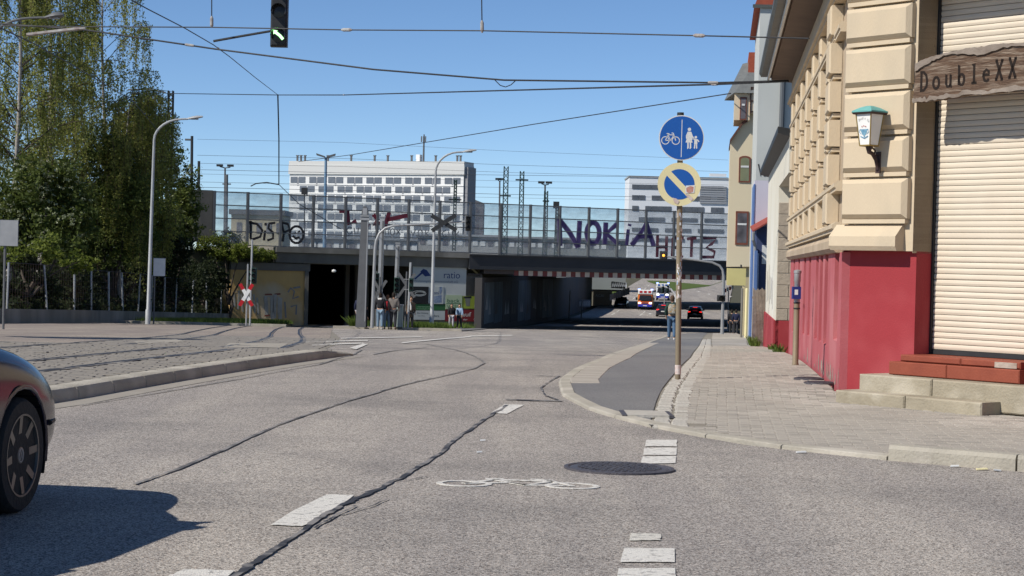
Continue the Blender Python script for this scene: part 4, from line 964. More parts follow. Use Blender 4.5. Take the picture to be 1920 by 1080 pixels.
NOK = [[(1049,410),(1050,461)], [(1049,412),(1068,436),(1084,464)], [(1084,464),(1087,414)], arc(1112,437,12,20), [(1136,417),(1134,459)], [(1157,420),(1137,438),(1160,459)], [(1184,460),(1200,440),(1212,418),(1226,462)]]
spray(NOK, 'graffiti', mat('faded_violet', (.16,.13,.24), .8, (.26,.24,.31), 1.6, .9), 11, off=.166, th=.003)
spray([[(1233,440),(1232,482)], [(1250,443),(1249,484)], [(1233,463),(1250,463)], [(1262,446),(1282,446)], [(1262,446),(1260,482),(1281,482)], [(1262,464),(1278,464)], [(1288,448),(1306,446)], [(1297,448),(1296,482)], [(1318,446),(1344,446),(1334,458),(1324,464),(1340,472),(1338,482),(1316,482)]], 'graffiti', mat('mottled_red_spray', (.17,.035,.055), .7, (.09,.035,.05), 2.5, 1, c3=(.26,.15,.16), sc3=1.3), 6.5)
spray([[(636,396),(652,396),(654,420),(668,414)], [(684,398),(680,418),(692,424)], [(700,402),(708,412),(700,420),(716,418)], [(730,398),(722,424)], [(726,412),(764,404)]], 'graffiti', M['spray_red'], 8)
GU = [[(660,427),(654,426),(650,432),(654,439),(660,437),(659,433)],[(664,427),(665,438),(671,438),(672,427)],[(682,427),(677,428),(677,432),(682,434),(681,439),(676,439)],[(723,440),(722,430),(729,431),(728,440)],arc(736,435,4,6),[(743,430),(751,440)],[(751,429),(743,440)],
      [(770,432),(774,442),(779,431)],arc(788,437,4,6),[(798,443),(798,431),(804,433),(799,438),(805,443)],[(836,433),(831,434),(829,439),(833,444),(837,441)],[(841,434),(842,443),(848,443),(848,433)],[(853,434),(852,444)],[(860,434),(856,440),(862,444)]]
spray(GU, 'graffiti', M['spray_grey'], 2.2)
# graffiti on the tan wall
Fw = -.095
strk = [[(440,575),(438,548),(448,545),(446,580)], [(455,585),(452,552),(462,550)], [(468,590),(466,556),(476,552),(478,586)], [(484,590),(482,558)], [(516,596),(517,556),(522,556),(522,590)]]
spray(strk, 'graffiti', M['spray_white'], 3.5, br, -.085)
spray([[(500,590),(498,556),(510,556),(511,600)], [(514,585),(516,552)], [(526,558),(525,598)]], 'graffiti', M['spray_white'], 7, br, -.08)
spray([[(497,552),(510,552)], [(515,552),(526,551)], [(496,592),(506,591)]], 'graffiti', mat('rust_spray', (.22,.07,.05), .7), 3, br, -.085)
spray([[(540,548),(545,540),(552,546),(549,560),(560,556)], [(536,596),(534,566)], [(545,575),(556,572),(555,590)], [(430+120,540),(563,538)]], 'graffiti', M['spray_grey'], 3, br, -.085)
# small lamp over the tram opening
p = bs(625,508); b = MB(); b.lathe([(.02,0),(.14,.03),(.16,.12),(.08,.2)], 10); o = b.build('tunnel_lamp', M['sign_white']); o.location = FR(p[0],.15,p[1]-.1); tag(o, 'small round white lamp above the dark tram opening', 'lamp')
# ---------------------------------------------------------------- advertising boards on the abutment
def board(px0, px1, py0, py1, name, label, mt, off=.0, cat='billboard', th=.05):
    s0, z1 = bs(px0, py0, off); s1, z0 = bs(px1, py1, off)
    t = thing(name, label, cat, FR((s0+s1)/2, off, z0))
    b = MB(); b.box(s0, s1, off-th, off, z0, z1, F=FR); b.build('panel', mt, t, world=True)
    return t, (s0, s1, z0, z1)
def onb(off): return lambda a, z, h: FR(a, off+h, z)
def bpoly(t, polys, name, mt, off):
    b = MB()
    for q in polys: b.add([FR(bs(x,y,off)[0], off, bs(x,y,off)[1]) for x, y in q], [list(range(len(q)))])
    return b.build(name, mt, t, world=True, norm=False)
def btext(t, s, x, y, hpx, mt, off, sx=1.0, wpx=None):
    p = bs(x, y, off); b = MB(); sc_ = hpx*.0365/.72
    text(b, s, sc_, lambda a, c, h: FR(p[0]+a, off, p[1]+c), 0, 0, sx=sx)
    if wpx:
        mx = max(((Vector(v)-BO).dot(BU)-p[0]) for v in b.v); k = wpx*.0365/mx
        b.v = [tuple(FR(p[0]+((Vector(v)-BO).dot(BU)-p[0])*k, off, v[2])) for v in b.v]
    b.build('lettering', mt, t, world=True, norm=False)
GB = mat('grey_board', (.50,.52,.50), .6, (.43,.45,.43), .6, .7); NAVY = mat('navy_print', (.02,.045,.16), .6); BLK = mat('black_print', (.014,.014,.016), .6)
t, _ = board(774,873,499,570,'billboard','large pale board with blue roof emblem and the word ratio', GB, .0)
bpoly(t, [[(776,523),(794,506),(797,509),(779,524)], [(788,509),(794,504),(800,506),(808,517),(797,518.5)]], 'emblem', NAVY, .004)
btext(t, 'ratio', 831, 521.5, 13.5, NAVY, .004, wpx=34); btext(t, 'Wohnungsbaugenossenschaft eG', 776, 528.5, 4.2, mat('grey_print', (.12,.14,.2), .6), .004, wpx=89)
t, _ = board(770,803,537,569,'billboard','black square board with looping white line emblem', BLK, .03)
b = MB(); off = .034
for (cx, cy, rx, ry, a0, a1) in ((786,550,13,5,0,330),(785,552,14,7,160,350),(787,550,9,3,20,360)):
    b.ribbon([bs(x,y,off) for x, y in arc(cx,cy,rx,ry,a0,a1)], .045, lambda a, z, h: FR(a, off+h, z), 0, .003)
b.build('emblem', GB, t, world=True, norm=False)
t, _ = board(810,831,537,570,'poster','white poster with blue sketch drawing beside the black board', GB, .03)
bpoly(t, [[(824,538),(829,538),(829,545),(826,553),(824,546)], [(812,556),(828,553),(828,567),(814,568)]], 'print', mat('blue_sketch', (.06,.10,.22), .7, (.35,.42,.5), 8, 1), .034)
btext(t, 'bml', 812, 552, 7, NAVY, .036, wpx=12)
t, _ = board(770,835,570,582,'billboard','green strip board with two faint lines of writing', mat('green_board', (.035,.14,.045), .6, (.03,.12,.04), 1, .6), .0)
btext(t, 'Gartenpark', 783, 576, 2.4, mat('pale_print', (.3,.45,.3), .6), .004, wpx=26); btext(t, 'Grünanlagen Pflege', 781, 579.8, 2.2, mat('pale_print2', (.3,.45,.3), .6), .004, wpx=34)
t, _ = board(772,834,582,600,'billboard','lower grey board with small black print above the grass', GB, .0)
btext(t, 'Bau Heizung', 782, 588, 3, BLK, .004, wpx=22); btext(t, 'ahrs', 811, 594, 4.5, BLK, .004, wpx=13); btext(t, 'Dach  Wand', 783, 593, 2, BLK, .004, wpx=14)
LIME = mat('lime_board', (.30,.37,.05), .6, (.26,.33,.045), 1, .6)
bs_cor = lambda px, py: None
t, _ = board(836,866,553,580,'billboard','pale green bakery board with the words back and werk', mat('pale_green_board', (.42,.50,.33), .6, (.37,.45,.29), 1, .6), .02)
btext(t, 'back', 838, 567, 7.5, mat('green_print', (.03,.12,.05), .6), .024, wpx=26); btext(t, 'WERK', 838, 579, 8, mat('green_print2', (.10,.22,.08), .6), .024, wpx=27)
bpoly(t, [[(837,568.6),(865,568.6),(865,569.6),(837,569.6)]], 'line', mat('green_print3', (.04,.14,.05), .6), .024)
t, _ = board(866,905,555,579,'billboard','lime board with dark coffee cup and white turn arrow', LIME, .0)
bpoly(t, [[(872,558),(882,557.5),(881,574),(874,574)]], 'cup_print', mat('grey_cup', (.16,.17,.15), .6), .004); bpoly(t, [[(870,556),(884,555.5),(884,559),(870,559.5)]], 'lid_print', BLK, .006)
ARW = lambda x, y, k: [[(x,y),(x+5*k,y-4*k),(x+5*k,y-2*k),(x+9*k,y-2*k),(x+9*k,y+7*k),(x+6*k,y+7*k),(x+6*k,y+2*k),(x+5*k,y+2*k),(x+5*k,y+4*k)]]
bpoly(t, ARW(890,564,.95), 'arrow', M['sign_white'], .006); btext(t, '10 m', 888, 576, 4, M['sign_white'], .006, wpx=13)
t, _ = board(835,905,580,603,'billboard','dark red shop board with white arrow and 50 m', mat('dark_red_board', (.20,.022,.028), .6, (.17,.02,.025), 1, .6), .0)
btext(t, 'Kauf', 856, 593, 8.5, M['sign_white'], .006, wpx=30); bpoly(t, ARW(889,586,1.1), 'arrow', M['sign_white'], .006); btext(t, 'Netto Filiale', 840, 600, 3, M['sign_white'], .006, wpx=38) if False else btext(t, 'in der', 862, 600.5, 3.4, M['sign_white'], .006, wpx=16); btext(t, '50 m', 888, 600.5, 4.6, M['sign_white'], .006, wpx=15)
# ---------------------------------------------------------------- embankment plateau behind the barrier (tracks)
b = MB(); X0 = FR(s_l,-.5,0)
pts = [FR(-70,-.5,0), FR(s_l,-.5,0), FR(s_t0-.36,-.5,0), FR(s_t0-.36,-70,0), FR(-70,-70,0)]
bank = MB(); bank.add([(p.x,p.y,-5) for p in pts]+[(p.x,p.y,2.0) for p in pts], [(9,8,7,6,5)]+[(i,(i+1)%5,5+(i+1)%5,5+i) for i in range(5)]); struct(bank.build('railway_embankment', M['soil']))
pts = [FR(s_t1+.36,-3.1,0), (WX(134)-.6,134,0), (WX(205)-.6,205,0), FR(s_t1+.36,-70,0)]
bank = MB(); bank.add([(p[0],p[1],-5) for p in pts]+[(p[0],p[1],1.95) for p in pts], [(7,6,5,4)]+[(i,(i+1)%4,4+(i+1)%4,4+i) for i in range(4)]); struct(bank.build('railway_embankment', M['soil']))
b = MB(); b.box(s_t0-.35, s_t1+.35, -70, -W1-.02, zs_t+.55, 2.1, F=FR); b.build('deck_slab', M['concrete'], br, world=True)
# grey end wall of the barrier at the left and concrete box
s0, z0 = bs(377,436); s1, z1 = bs(398,357)
b = MB(); b.box(s0-1.5, s1, -.6, .2, z0-.6, z1, F=FR); o = b.build('end_wall', M['concrete'], nb, world=True)
# ================================================================= buildings far behind
def slab_grid(parent, proto_mb, name, mt, spots):
    pr = None
    for (x, y, z) in spots:
        if pr is None: pr = proto_mb.build(name, mt, parent); o = pr
        else: o = inst(name, pr, parent)
        o.location = (x, y, z)
d = 600.0
hp = thing('slab_block', 'long white ten storey slab block with rows of paired windows', 'building', at(540,470,d))
O = at(540,470,d); ux = (at(866,470,d-22)-O); Wb = ux.length; ang = math.atan2(ux.y, ux.x); hp.rotation_euler = (0,0,ang)
Ztop = at(540,303,d).z-O.z; HW = mat('white_slab', (.80,.80,.78), .8, (.74,.74,.72), .05, .7); HD = mat('grey_panel', (.28,.29,.31), .7)
b = MB(); b.box(0, Wb, 0, 7.3, -14, Ztop-1.0); b.build('wall', HW, hp)
b = MB(); b.box(-.3, Wb+.3, -.4, 7.6, Ztop-4.0, Ztop-1.001+.0); b.box(-.2, Wb+.2, -.3, 7.5, Ztop-.998, Ztop+.2); b.build('parapet', mat('grey_parapet', (.60,.60,.58), .8), hp)
b = MB(); b.box(Wb+.301, Wb+1.2, .5, 7.0, -14, Ztop-1.5); b.build('end_wall', mat('slab_end_shade', (.26,.26,.27), .8), hp)  # end wall coloured dark to hold its shade
ST_ = 2.9; rows_ = 9; cp = Wb/9.0
wb_ = MB(); wb_.box(0, 2.35, -.12, .05, -.15, 1.75); 
spots = []
for r_ in range(rows_):
    z = Ztop-6.6-r_*ST_
    for c in range(9):
        x = c*cp+(0 if r_ % 2 == 0 else -cp*.5)
        for q in (.40, 3.3):
            if 0 < x+q < Wb-2.4: spots.append((x+q, 0, z))
slab_grid(hp, wb_, 'window', mat('far_window', (.09,.11,.14), .3, (.20,.22,.25), .5, 1), spots)  # pane colour lightened to stand for haze
b = MB()
for r_ in range(rows_):
    z = Ztop-6.6-r_*ST_
    for c in range(9):
        x = c*cp+(0 if r_ % 2 == 0 else -cp*.5)
        if x > -.5 and x+3.4 < Wb: b.box(x+2.76, x+3.29, -.05, .05, z-1.1, z+1.55)
b.build('spandrel', HD, hp)['kind'] = 'stuff'
b = MB()
for r_ in range(rows_): b.box(0, Wb, -.14, .05, Ztop-6.6-r_*ST_-.85, Ztop-6.6-r_*ST_-.6)
b.build('balcony_band', HW, hp)
for px in (545,552,560,605,650,695,720,765,810,850,856):
    x = (px-540)/330*Wb; b = MB(); b.box(x-.25,x+.25,3,3.5,Ztop+.21,Ztop+2.0); b.box(x-.4,x+.4,2.9,3.6,Ztop+2.01,Ztop+2.3); b.build('roof_vent', M['galv_d'], hp)
x = (783-540)/330*Wb; b = MB(); b.lathe([(.35,Ztop+.21),(.25,Ztop+8),(.2,Ztop+9)], 8, F=lambda a,c,h: (x+a,5+c,h)); 
for q in range(3): b.box(x-.9+.7*q,x-.6+.7*q,4.6,4.9,Ztop+6.6,Ztop+8.4)
b.build('antenna_mast', M['galv_d'], hp)
b = MB(); b.box(x-2.2,x-.9,4,6,Ztop+.21,Ztop+2.6); b.build('roof_hut', HW, hp)
d = 640.0; lb = thing('dark_block', 'low dark grey block standing just right of the slab block', 'building', at(890,470,d))
O = at(872,470,d); b = MB(); w0 = (905-872)*d/FPX; h0 = at(872,368,d).z-O.z; b.hexa([(O.x,d,O.z-12),(O.x+w0,d,O.z-12),(O.x+w0,d+20,O.z-12),(O.x,d+20,O.z-12),(O.x,d,O.z+h0),(O.x+w0,d,O.z+h0-2.2),(O.x+w0,d+20,O.z+h0-2.2),(O.x,d+20,O.z+h0)]); b.build('wall', mat('slate_grey_wall', (.17,.175,.19), .8, (.13,.135,.15), .2, .8), lb, world=True)
wb_ = MB(); wb_.box(0,1.0,-.08,.1,0,1.4); sp_ = []
pr = None
for r_ in range(4):
    for c in range(4):
        o = (wb_.build('window', PANE2, lb) if pr is None else inst('window', pr, lb)); pr = pr or o; o.location = Vector((O.x+.7+c*1.4, d, O.z+h0-5.5-r_*2.8))-OFF[lb.name]
d = 480.0
of = thing('office_block', 'white office block with long dark window bands at the right', 'building', at(1176,470,d))
O = at(1176,500,d); w0 = (1420-1176)*d/FPX; h0 = at(1176,332,d).z-O.z
OW = mat('office_white', (.72,.74,.76), .7, (.66,.68,.70), .08, .7)
b = MB(); b.box(O.x, O.x+w0, d, d+18, O.z-15, O.z+h0); b.build('wall', OW, of, world=True)
b = MB(); b.box(O.x-.2, O.x+w0, d-.2, d+18, O.z+h0+.003, O.z+h0+.4); b.build('parapet', mat('office_edge', (.35,.37,.38), .7), of, world=True)
DP = mat('office_glass', (.07,.08,.095), .2, (.13,.14,.16), .3, .8); GRF = mat('office_grey', (.30,.31,.33), .6)
def ob(px0, px1, py0, py1, name, mt, o=.15):
    a, c = at(px0,py1,d), at(px1,py0,d); b = MB(); b.box(a.x, c.x, d-o, d+.05, a.z, c.z); b.build(name, mt, of, world=True)
for i, (y0, y1) in enumerate(((346,354),(366,374),(386,395),(407,414),(427,434),(446,452))):
    for k in range(14):
        x0 = 1185+k*12.3
        if x0 > 1352: break
        if (i+k) % 5 == 3 and i > 0: continue
        ob(x0, x0+12.0, y0+k*.25, y1+k*.25, 'window', DP)
for k in range(8): ob(1312, 1362, 350+k*4.2, 351.6+k*4.2, 'louvre', GRF, .35)
ob(1330,1362,326,331,'roof_plant',OW); ob(1290,1300,328,332,'roof_plant',OW)
# low cream building behind the left of the barrier, dull sheds beyond the tracks
d = 330.0
cb = thing('cream_shed', 'low cream building seen behind the left graffiti panes', 'building', at(490,470,d))
a, c = at(432,478,d), at(530,404,d); b = MB(); b.box(a.x,c.x,d,d+12,a.z-6,c.z); b.build('wall', mat('cream_shed', (.52,.45,.31), .85, (.46,.40,.28), .2, .7), cb, world=True)
b = MB(); b.box(a.x-.4,c.x+.4,d-.4,d+12.4,c.z+.003,c.z+.9); b.build('roof', M['galv_d'], cb, world=True)
for k in range(5):
    x = a.x+1+k*1.75; b = MB(); b.box(x,x+.9,d-.08,d+.05,c.z-3.2,c.z-1.4); b.build('window', PANE2, cb, world=True)
for (p0,p1,y1,dd,cl,lab) in ((560,780,452,300,(.30,.30,.30),'long grey platform roof behind the middle of the barrier'),(780,935,445,310,(.36,.36,.35),'pale low shed behind the barrier left of the lattice masts'),(935,1175,452,330,(.24,.25,.24),'dull low shed behind the violet graffiti panes')):
    t = thing('rail_shed', lab, 'shed', at((p0+p1)/2,480,dd)); a, c = at(p0,486,dd), at(p1,y1,dd); b = MB(); b.box(a.x,c.x,dd,dd+8,a.z-5,c.z); b.build('wall', mat('shed', cl, .85, tuple(q*.8 for q in cl), .15, .8), t, world=True)
    b = MB(); b.box(a.x-.3,c.x+.3,dd-.5,dd+8.5,c.z+.003,c.z+.35); b.build('roof', M['galv'], t, world=True)
    for k in range(int((p1-p0)/14)):
        x = a.x+.6+k*1.25; b = MB(); b.box(x,x+.85,dd-.07,dd+.05,c.z-1.5,c.z-.6); b.build('window', M['sign_white'] if k % 3 else PANE2, t, world=True)
# ================================================================= far side of the underpass
d = 262
fw = thing('retaining_wall', 'beige retaining wall with white lettering beyond the underpass', 'wall', at(1140,550,d))
a, c = at(1112,560,d), at(1148,545,d); b = MB(); b.box(a.x,c.x,d,d+1,a.z-2,c.z); b.build('wall', mat('beige_wall', (.40,.31,.215), .9, (.33,.26,.18), .4, .8), fw, world=True)
b = MB(); pq = at(1116,556.5,d-.1); text(b, 'ACAI', .55, lambda x, y, h: Vector((pq.x+x, d-.02, pq.z+y)), 0, 0); b.build('lettering', M['sign_white'], fw, world=True, norm=False)
b = MB(); b.box(a.x-.2,c.x+2.6,d-.15,d+1.1,c.z,c.z+.12); b.build('coping', M['concrete_l'], fw, world=True)
# long stone ramp parapet
d = 250; rp = thing('ramp_wall', 'sloping grey stone ramp parapet beyond the underpass', 'wall', at(1165,556,d))
for k in range(9):
    x0, x1 = 1143+k*4.2, 1147+k*4.2; yb, yt = 559-k*1.35, 555-k*1.6
    a, c = at(x0,yb,d+k*.8), at(x1,yt-3,d+k*.8); b = MB(); b.box(a.x,c.x,a.y,a.y+1.2,a.z-.3,c.z); b.build('stone', M['concrete_l'], rp, world=True)
# white graffiti banner fence
d = 330; bf = thing('banner_fence', 'white hoarding with grey scrawl beyond the underpass', 'hoarding', at(1160,540,d))
for k in range(4):
    a, c = at(1146+k*7.3,540+k*.5,d), at(1153+k*7.3,528+k*.7,d); b = MB(); b.box(a.x,c.x,d,d+.1,a.z,c.z); b.build('panel', M['sign_white'], bf, world=True)
b = MB(); sc_ = d/FPX
for k in range(7):
    p = at(1148+k*4,538,d-.05); b.ribbon([(p.x,p.z),(p.x+.15,p.z+.8),(p.x+.3,p.z+.1)], .09, lambda x, z, h: Vector((x, d-.02-h, z)), 0, .02)
b.build('graffiti', mat('pale_grey_spray', (.45,.46,.47), .7), bf, world=True, norm=False)
# grass wedge and hillside beyond
def patch(pix, mt, name, kind):
    b = MB(); q = [Vector((ray(px,540).x*dd, dd, G(dd)+.05)) for px, dd in pix]; b.add(q, [list(range(len(q)))]); o = b.build(name, mt, norm=False); o['kind'] = kind; return o
patch([(1192,560),(1215,420),(1262,345),(1330,390),(1362,470),(1365,560)], M['grass'], 'grass_wedge', 'structure')
patch([(1112,300),(1150,300),(1160,345),(1128,360),(1112,350)], M['grass'], 'grass_bank', 'structure')
# chevrons and clutter at the right of the underpass
d = 150
cs = thing('chevron_sign', 'red and white chevron barrier board under the yellow panel', 'sign', at(1366,552,d))
for k in range(4):
    a, c = at(1358+k*4.5,548-2*k,d), at(1362+k*4.5,541-2*k,d); b = MB(); b.box(a.x,c.x,d,d+.05,a.z,c.z); b.build('chevron', M['red_sign' if k % 2 == 0 else 'sign_white'], cs, world=True)
b = MB(); a = at(1366,560,d); b.box(a.x-.04,a.x+.04,d+.06,d+.12,G(d),at(1366,545,d).z); b.build('post', M['galv'], cs, world=True)
d = 118; sv = thing('side_wall', 'pale sandy side wall at the right end of the underpass', 'wall', at(1380,590,d))
a, c = at(1378,590,210), at(1400,540,210); b = MB(); b.hexa([(a.x,150,G(150)-.5),(a.x+3,150,G(150)-.5),(a.x+14,260,G(260)-.5),(a.x+11,260,G(260)-.5),(a.x,150,-.6),(a.x+3,150,-.6),(a.x+14,260,.2),(a.x+11,260,.2)]); b.build('wall', M['concrete_l'], sv, world=True)
# ================================================================= signs, lamps, masts
ID = lambda x, y, z: Vector((x, y, z))
# --- the two round signs on the stickered pole
p = onroad(1271, 715, .05); d = p.y; spx = d/FPX; base = Vector((p.x, p.y, PV(p.x,p.y)))
sp = thing('traffic_sign', 'stickered pole with round blue cycle and pedestrian sign above a faded parking sign', 'traffic sign', base)
topz = at(1276,213,d); L_ = (topz-base)
def PS_(f): return Vector((L_.x*f, 0, L_.z*f))
b = MB(); b.tube([Vector((0,0,-.1)), PS_(1)], .036, 14); b.build('pole', M['pole_rust'], sp, smooth=40)
b = MB(); b.tube([PS_(.985), PS_(1.004)], .043, 12); b.build('pole_cap', M['dark'], sp)
b = MB()
for z0, z1 in ((.02,.055),): b.tube([PS_(z0), PS_(z1)], .039, 12)
for i in range(46):
    f = random.uniform(.30,.64); a = random.uniform(-2.6,-.5); hh = random.uniform(.02,.06); wd = random.uniform(.25,.7); q = PS_(f); r_ = .0375
    b.add([(q.x+r_*math.cos(a),r_*math.sin(a),q.z),(q.x+r_*math.cos(a+wd),r_*math.sin(a+wd),q.z),(q.x+r_*math.cos(a+wd),r_*math.sin(a+wd),q.z+hh),(q.x+r_*math.cos(a),r_*math.sin(a),q.z+hh)], [(0,1,2,3)])
    b.m[-1] = random.choice([0,0,1,2])
b.m = [min(x,2) for x in b.m]; b.build('sticker', [M['sticker'], M['sticker_b'], M['sign_white']], sp, norm=False, kind='stuff')
def disc(cx, cz, rad, y0, y1, n=40): return lambda b: b.prism(circ(cx, cz, rad, n=n)[:-1], lambda a, c, h: Vector((a, h, c)), y0, y1)
c1 = at(1277,259,d)-base; r1 = 42.3*spx
c2 = at(1273,346,d)-base; r2 = 40.5*spx
ys = -.057
b = MB(); disc(c1.x,c1.z,r1,ys,ys+.012)(b); s1 = b.build('sign_plate', M['sign_white'], sp)
b = MB(); disc(c1.x,c1.z,r1*.955,ys-.003,ys-.001)(b); b.build('blue_field', M['sign_blue'], s1)
Fs = lambda a, c, h: Vector((c1.x+a*r1, ys-.0035-h, c1.z+c*r1))
b = MB(); b.add([Fs(x,y,0) for x, y in ((-.008,-.85),(.022,-.85),(.022,.80),(-.008,.80))], [(0,1,2,3)])
for cx in (-.71,-.25): b.ribbon(circ(cx,-.13,.165,n=24), .035, Fs, 0, .0005)
for st in ([(-.71,-.13),(-.60,.12),(-.36,.12)],[(-.60,.10),(-.47,-.12),(-.34,.12)],[(-.71,-.13),(-.47,-.12)],[(-.25,-.13),(-.34,.12),(-.37,.20),(-.44,.20)],[(-.66,.17),(-.54,.17)],[(-.60,.1),(-.61,.17)]): b.ribbon(st, .038, Fs, 0, .0005)
b.add([Fs(*q,0) for q in circ(.34,.38,.075,n=14)[:-1]], [list(range(14))])
b.add([Fs(*q,0) for q in ((.27,.28),(.41,.28),(.49,-.06),(.46,-.10),(.50,-.20),(.18,-.20),(.25,0))], [list(range(7))])
for st in ([(.29,.26),(.22,.08),(.24,-.05)],[(.40,.26),(.47,.08),(.54,-.02)]): b.ribbon(st, .06, Fs, 0, .0005)
for x in (.29,.40): b.ribbon([(x,-.2),(x+.01,-.44),(x-.03,-.46)], .065, Fs, 0, .0005)
b.add([Fs(*q,0) for q in circ(.63,.04,.06,n=12)[:-1]], [list(range(12))]); b.add([Fs(*q,0) for q in ((.57,-.04),(.69,-.04),(.71,-.26),(.56,-.26))], [(0,1,2,3)])
for st in ([(.58,-.06),(.52,-.02)],[(.69,-.06),(.78,-.16)],[(.60,-.26),(.58,-.46)],[(.67,-.26),(.68,-.46)]): b.ribbon(st, .055, Fs, 0, .0005)
b.build('pictogram', M['sign_white'], s1, norm=False)
b = MB(); disc(c2.x,c2.z,r2,ys,ys+.012)(b); s2 = b.build('sign_plate', M['sign_cream'], sp)
F2 = lambda a, c, h: Vector((c2.x+a*r2, ys-.002-h, c2.z+c*r2))
def seg(side):                      # blue field halves left by the diagonal bar
    pts = []; w_ = .115; rr = .70
    for a in np.linspace(0, 2*math.pi, 97):
        x, y = rr*math.cos(a), rr*math.sin(a)
        if (x+y)*side > w_*1.414: pts.append((x, y))
    if side < 0: return pts
    k = max(range(len(pts)), key=lambda i: math.hypot(pts[i][0]-pts[i-1][0], pts[i][1]-pts[i-1][1])); return pts[k:]+pts[:k]
b = MB()
for sd in (1,-1):
    q = seg(sd); b.add([F2(*v,0) for v in q], [list(range(len(q)))])
b.build('blue_field', M['sign_blue'], s2, norm=False)
b = MB(); b.add([F2(*q,.002) for q in ((.30,-.05),(.72,-.02),(.70,-.38),(.28,-.42))], [(0,1,2,3)]); b.build('sticker', M['sign_white'], s2, norm=False)
b = MB(); b.add([F2(*q,.003) for q in ((.32,-.16),(.50,-.06),(.66,-.10),(.64,-.34),(.45,-.40),(.34,-.34))], [list(range(6))]); b.build('sticker', mat('sticker_face', (.45,.12,.10), .6, (.55,.38,.30), 30, 1), s2, norm=False)
b = MB(); b.add([F2(*q,.003) for q in ((.30,-.48),(.42,-.44),(.66,-.66),(.56,-.76))], [(0,1,2,3)]); b.add([F2(*q,.003) for q in ((-.30,-.62),(-.12,-.66),(.02,-.78),(-.06,-.92),(-.22,-.84))], [list(range(5))]); b.build('sticker_rest', M['sticker'], s2, norm=False)
for (cz, rr) in ((c1.z,r1),(c2.z,r2)):
    b = MB(); b.box(PS_(cz/L_.z).x-.05, PS_(cz/L_.z).x+.05, ys+.013, .035, cz+rr*.35, cz+rr*.35+.03); b.box(PS_(cz/L_.z).x-.05, PS_(cz/L_.z).x+.05, ys+.013, .035, cz-rr*.35, cz-rr*.35+.03); b.build('clamp', M['galv'], sp)
# --- street lamps with a curved arm
def lamp(px, py, d, ptop, pend, label, mt, r0=.11, group=None, head='lamp', dz=None):
    a = at(px,py,d); gz = G(d)-.2 if dz is None else dz; base = Vector((a.x,d,gz)); t = thing('street_lamp', label, 'street lamp', base, group=group)
    tp = at(*ptop,d)-base; en = at(*pend,d)-base; lean = Vector((tp.x,0,tp.z))
    b = MB(); b.tube([(0,0,0),(0,0,.9),(lean.x*.1,0,.95),(lean.x,0,tp.z)], [r0*1.2,r0*1.15,r0*.9,r0*.55], 10); b.build('column', mt, t, smooth=40)
    dx = en.x-tp.x; sx = 1 if dx > 0 else -1; arm = []
    hgt = en.z-tp.z
    for k in range(9):
        q = k/8; arm.append((tp.x+dx*(1-math.cos(q*math.pi/2)) if k < 8 else en.x, 0, tp.z+hgt*math.sin(min(1,q*1.15)*math.pi/2)*(.86+.14*q)))
    b = MB(); b.tube(arm, [r0*.52]*6+[r0*.45]*3, 8); b.build('arm', mt, t, smooth=40)
    b = MB(); hx = arm[-1][0]; hz_ = arm[-1][2]; hl = .72*r0/.11
    rings = [(-.05,.05),(.08,.10),(.3*hl,.13),(.62*hl,.14),(hl,.07)]
    n = 8; vs = []
    for q, rr in rings:
        for j in range(n): aa = 2*math.pi*j/n; vs.append((hx+sx*q, rr*1.1*math.cos(aa), hz_+.16*q+rr*.75*math.sin(aa)*(1 if math.sin(aa) > 0 else .55)))
    b.add(vs, [(i*n+j,i*n+(j+1)%n,(i+1)*n+(j+1)%n,(i+1)*n+j) for i in range(4) for j in range(n)]+[list(range(n)),[4*n+j for j in range(n)]]); b.build('lamp_head', mt, t, smooth=50)
    b = MB(); b.box(hx+sx*.2*hl if sx > 0 else hx+sx*.7*hl, hx+sx*.7*hl if sx > 0 else hx+sx*.2*hl, -.09, .09, hz_-.075+.05, hz_-.02+.05); b.build('lens', M['galv'], t)
    return t
lamp(277,612,90,(289,262),(352,223),'pale street lamp with curved arm in front of the mesh fence',M['lamp_white'])
lamp(809,610,108,(817,322),(868,285),'pale street lamp with curved arm in front of the advertising boards',M['lamp_white'],r0=.12)
# lamp high at the top left, pole at the frame edge
lamp(-8,640,44,(-3,60),(88,33),'dark street lamp reaching in from the left frame edge among the birch twigs',M['galv_d'],r0=.06)
# twin headed blue lamp behind the barrier
d = 205; a = at(608,490,d); t = thing('twin_lamp', 'blue twin headed lamp behind the barrier in front of the slab block', 'street lamp', a)
tp = at(611,295,d)-a
b = MB(); b.tube([(0,0,-2),(tp.x,0,tp.z)], [.22,.14], 10); b.build('column', mat('blue_pole', (.11,.21,.33), .5, (.2,.3,.4), .8, .7), t)
for sx in (-1,1):
    b = MB(); b.hexa([(tp.x+sx*.1,-.3,tp.z-.05),(tp.x+sx*1.0,-.3,tp.z+.2),(tp.x+sx*1.0,.3,tp.z+.2),(tp.x+sx*.1,.3,tp.z-.05),(tp.x+sx*.1,-.3,tp.z+.12),(tp.x+sx*1.05,-.3,tp.z+.42),(tp.x+sx*1.05,.3,tp.z+.42),(tp.x+sx*.1,.3,tp.z+.12)]); b.build('lamp_head', M['galv_d'], t)
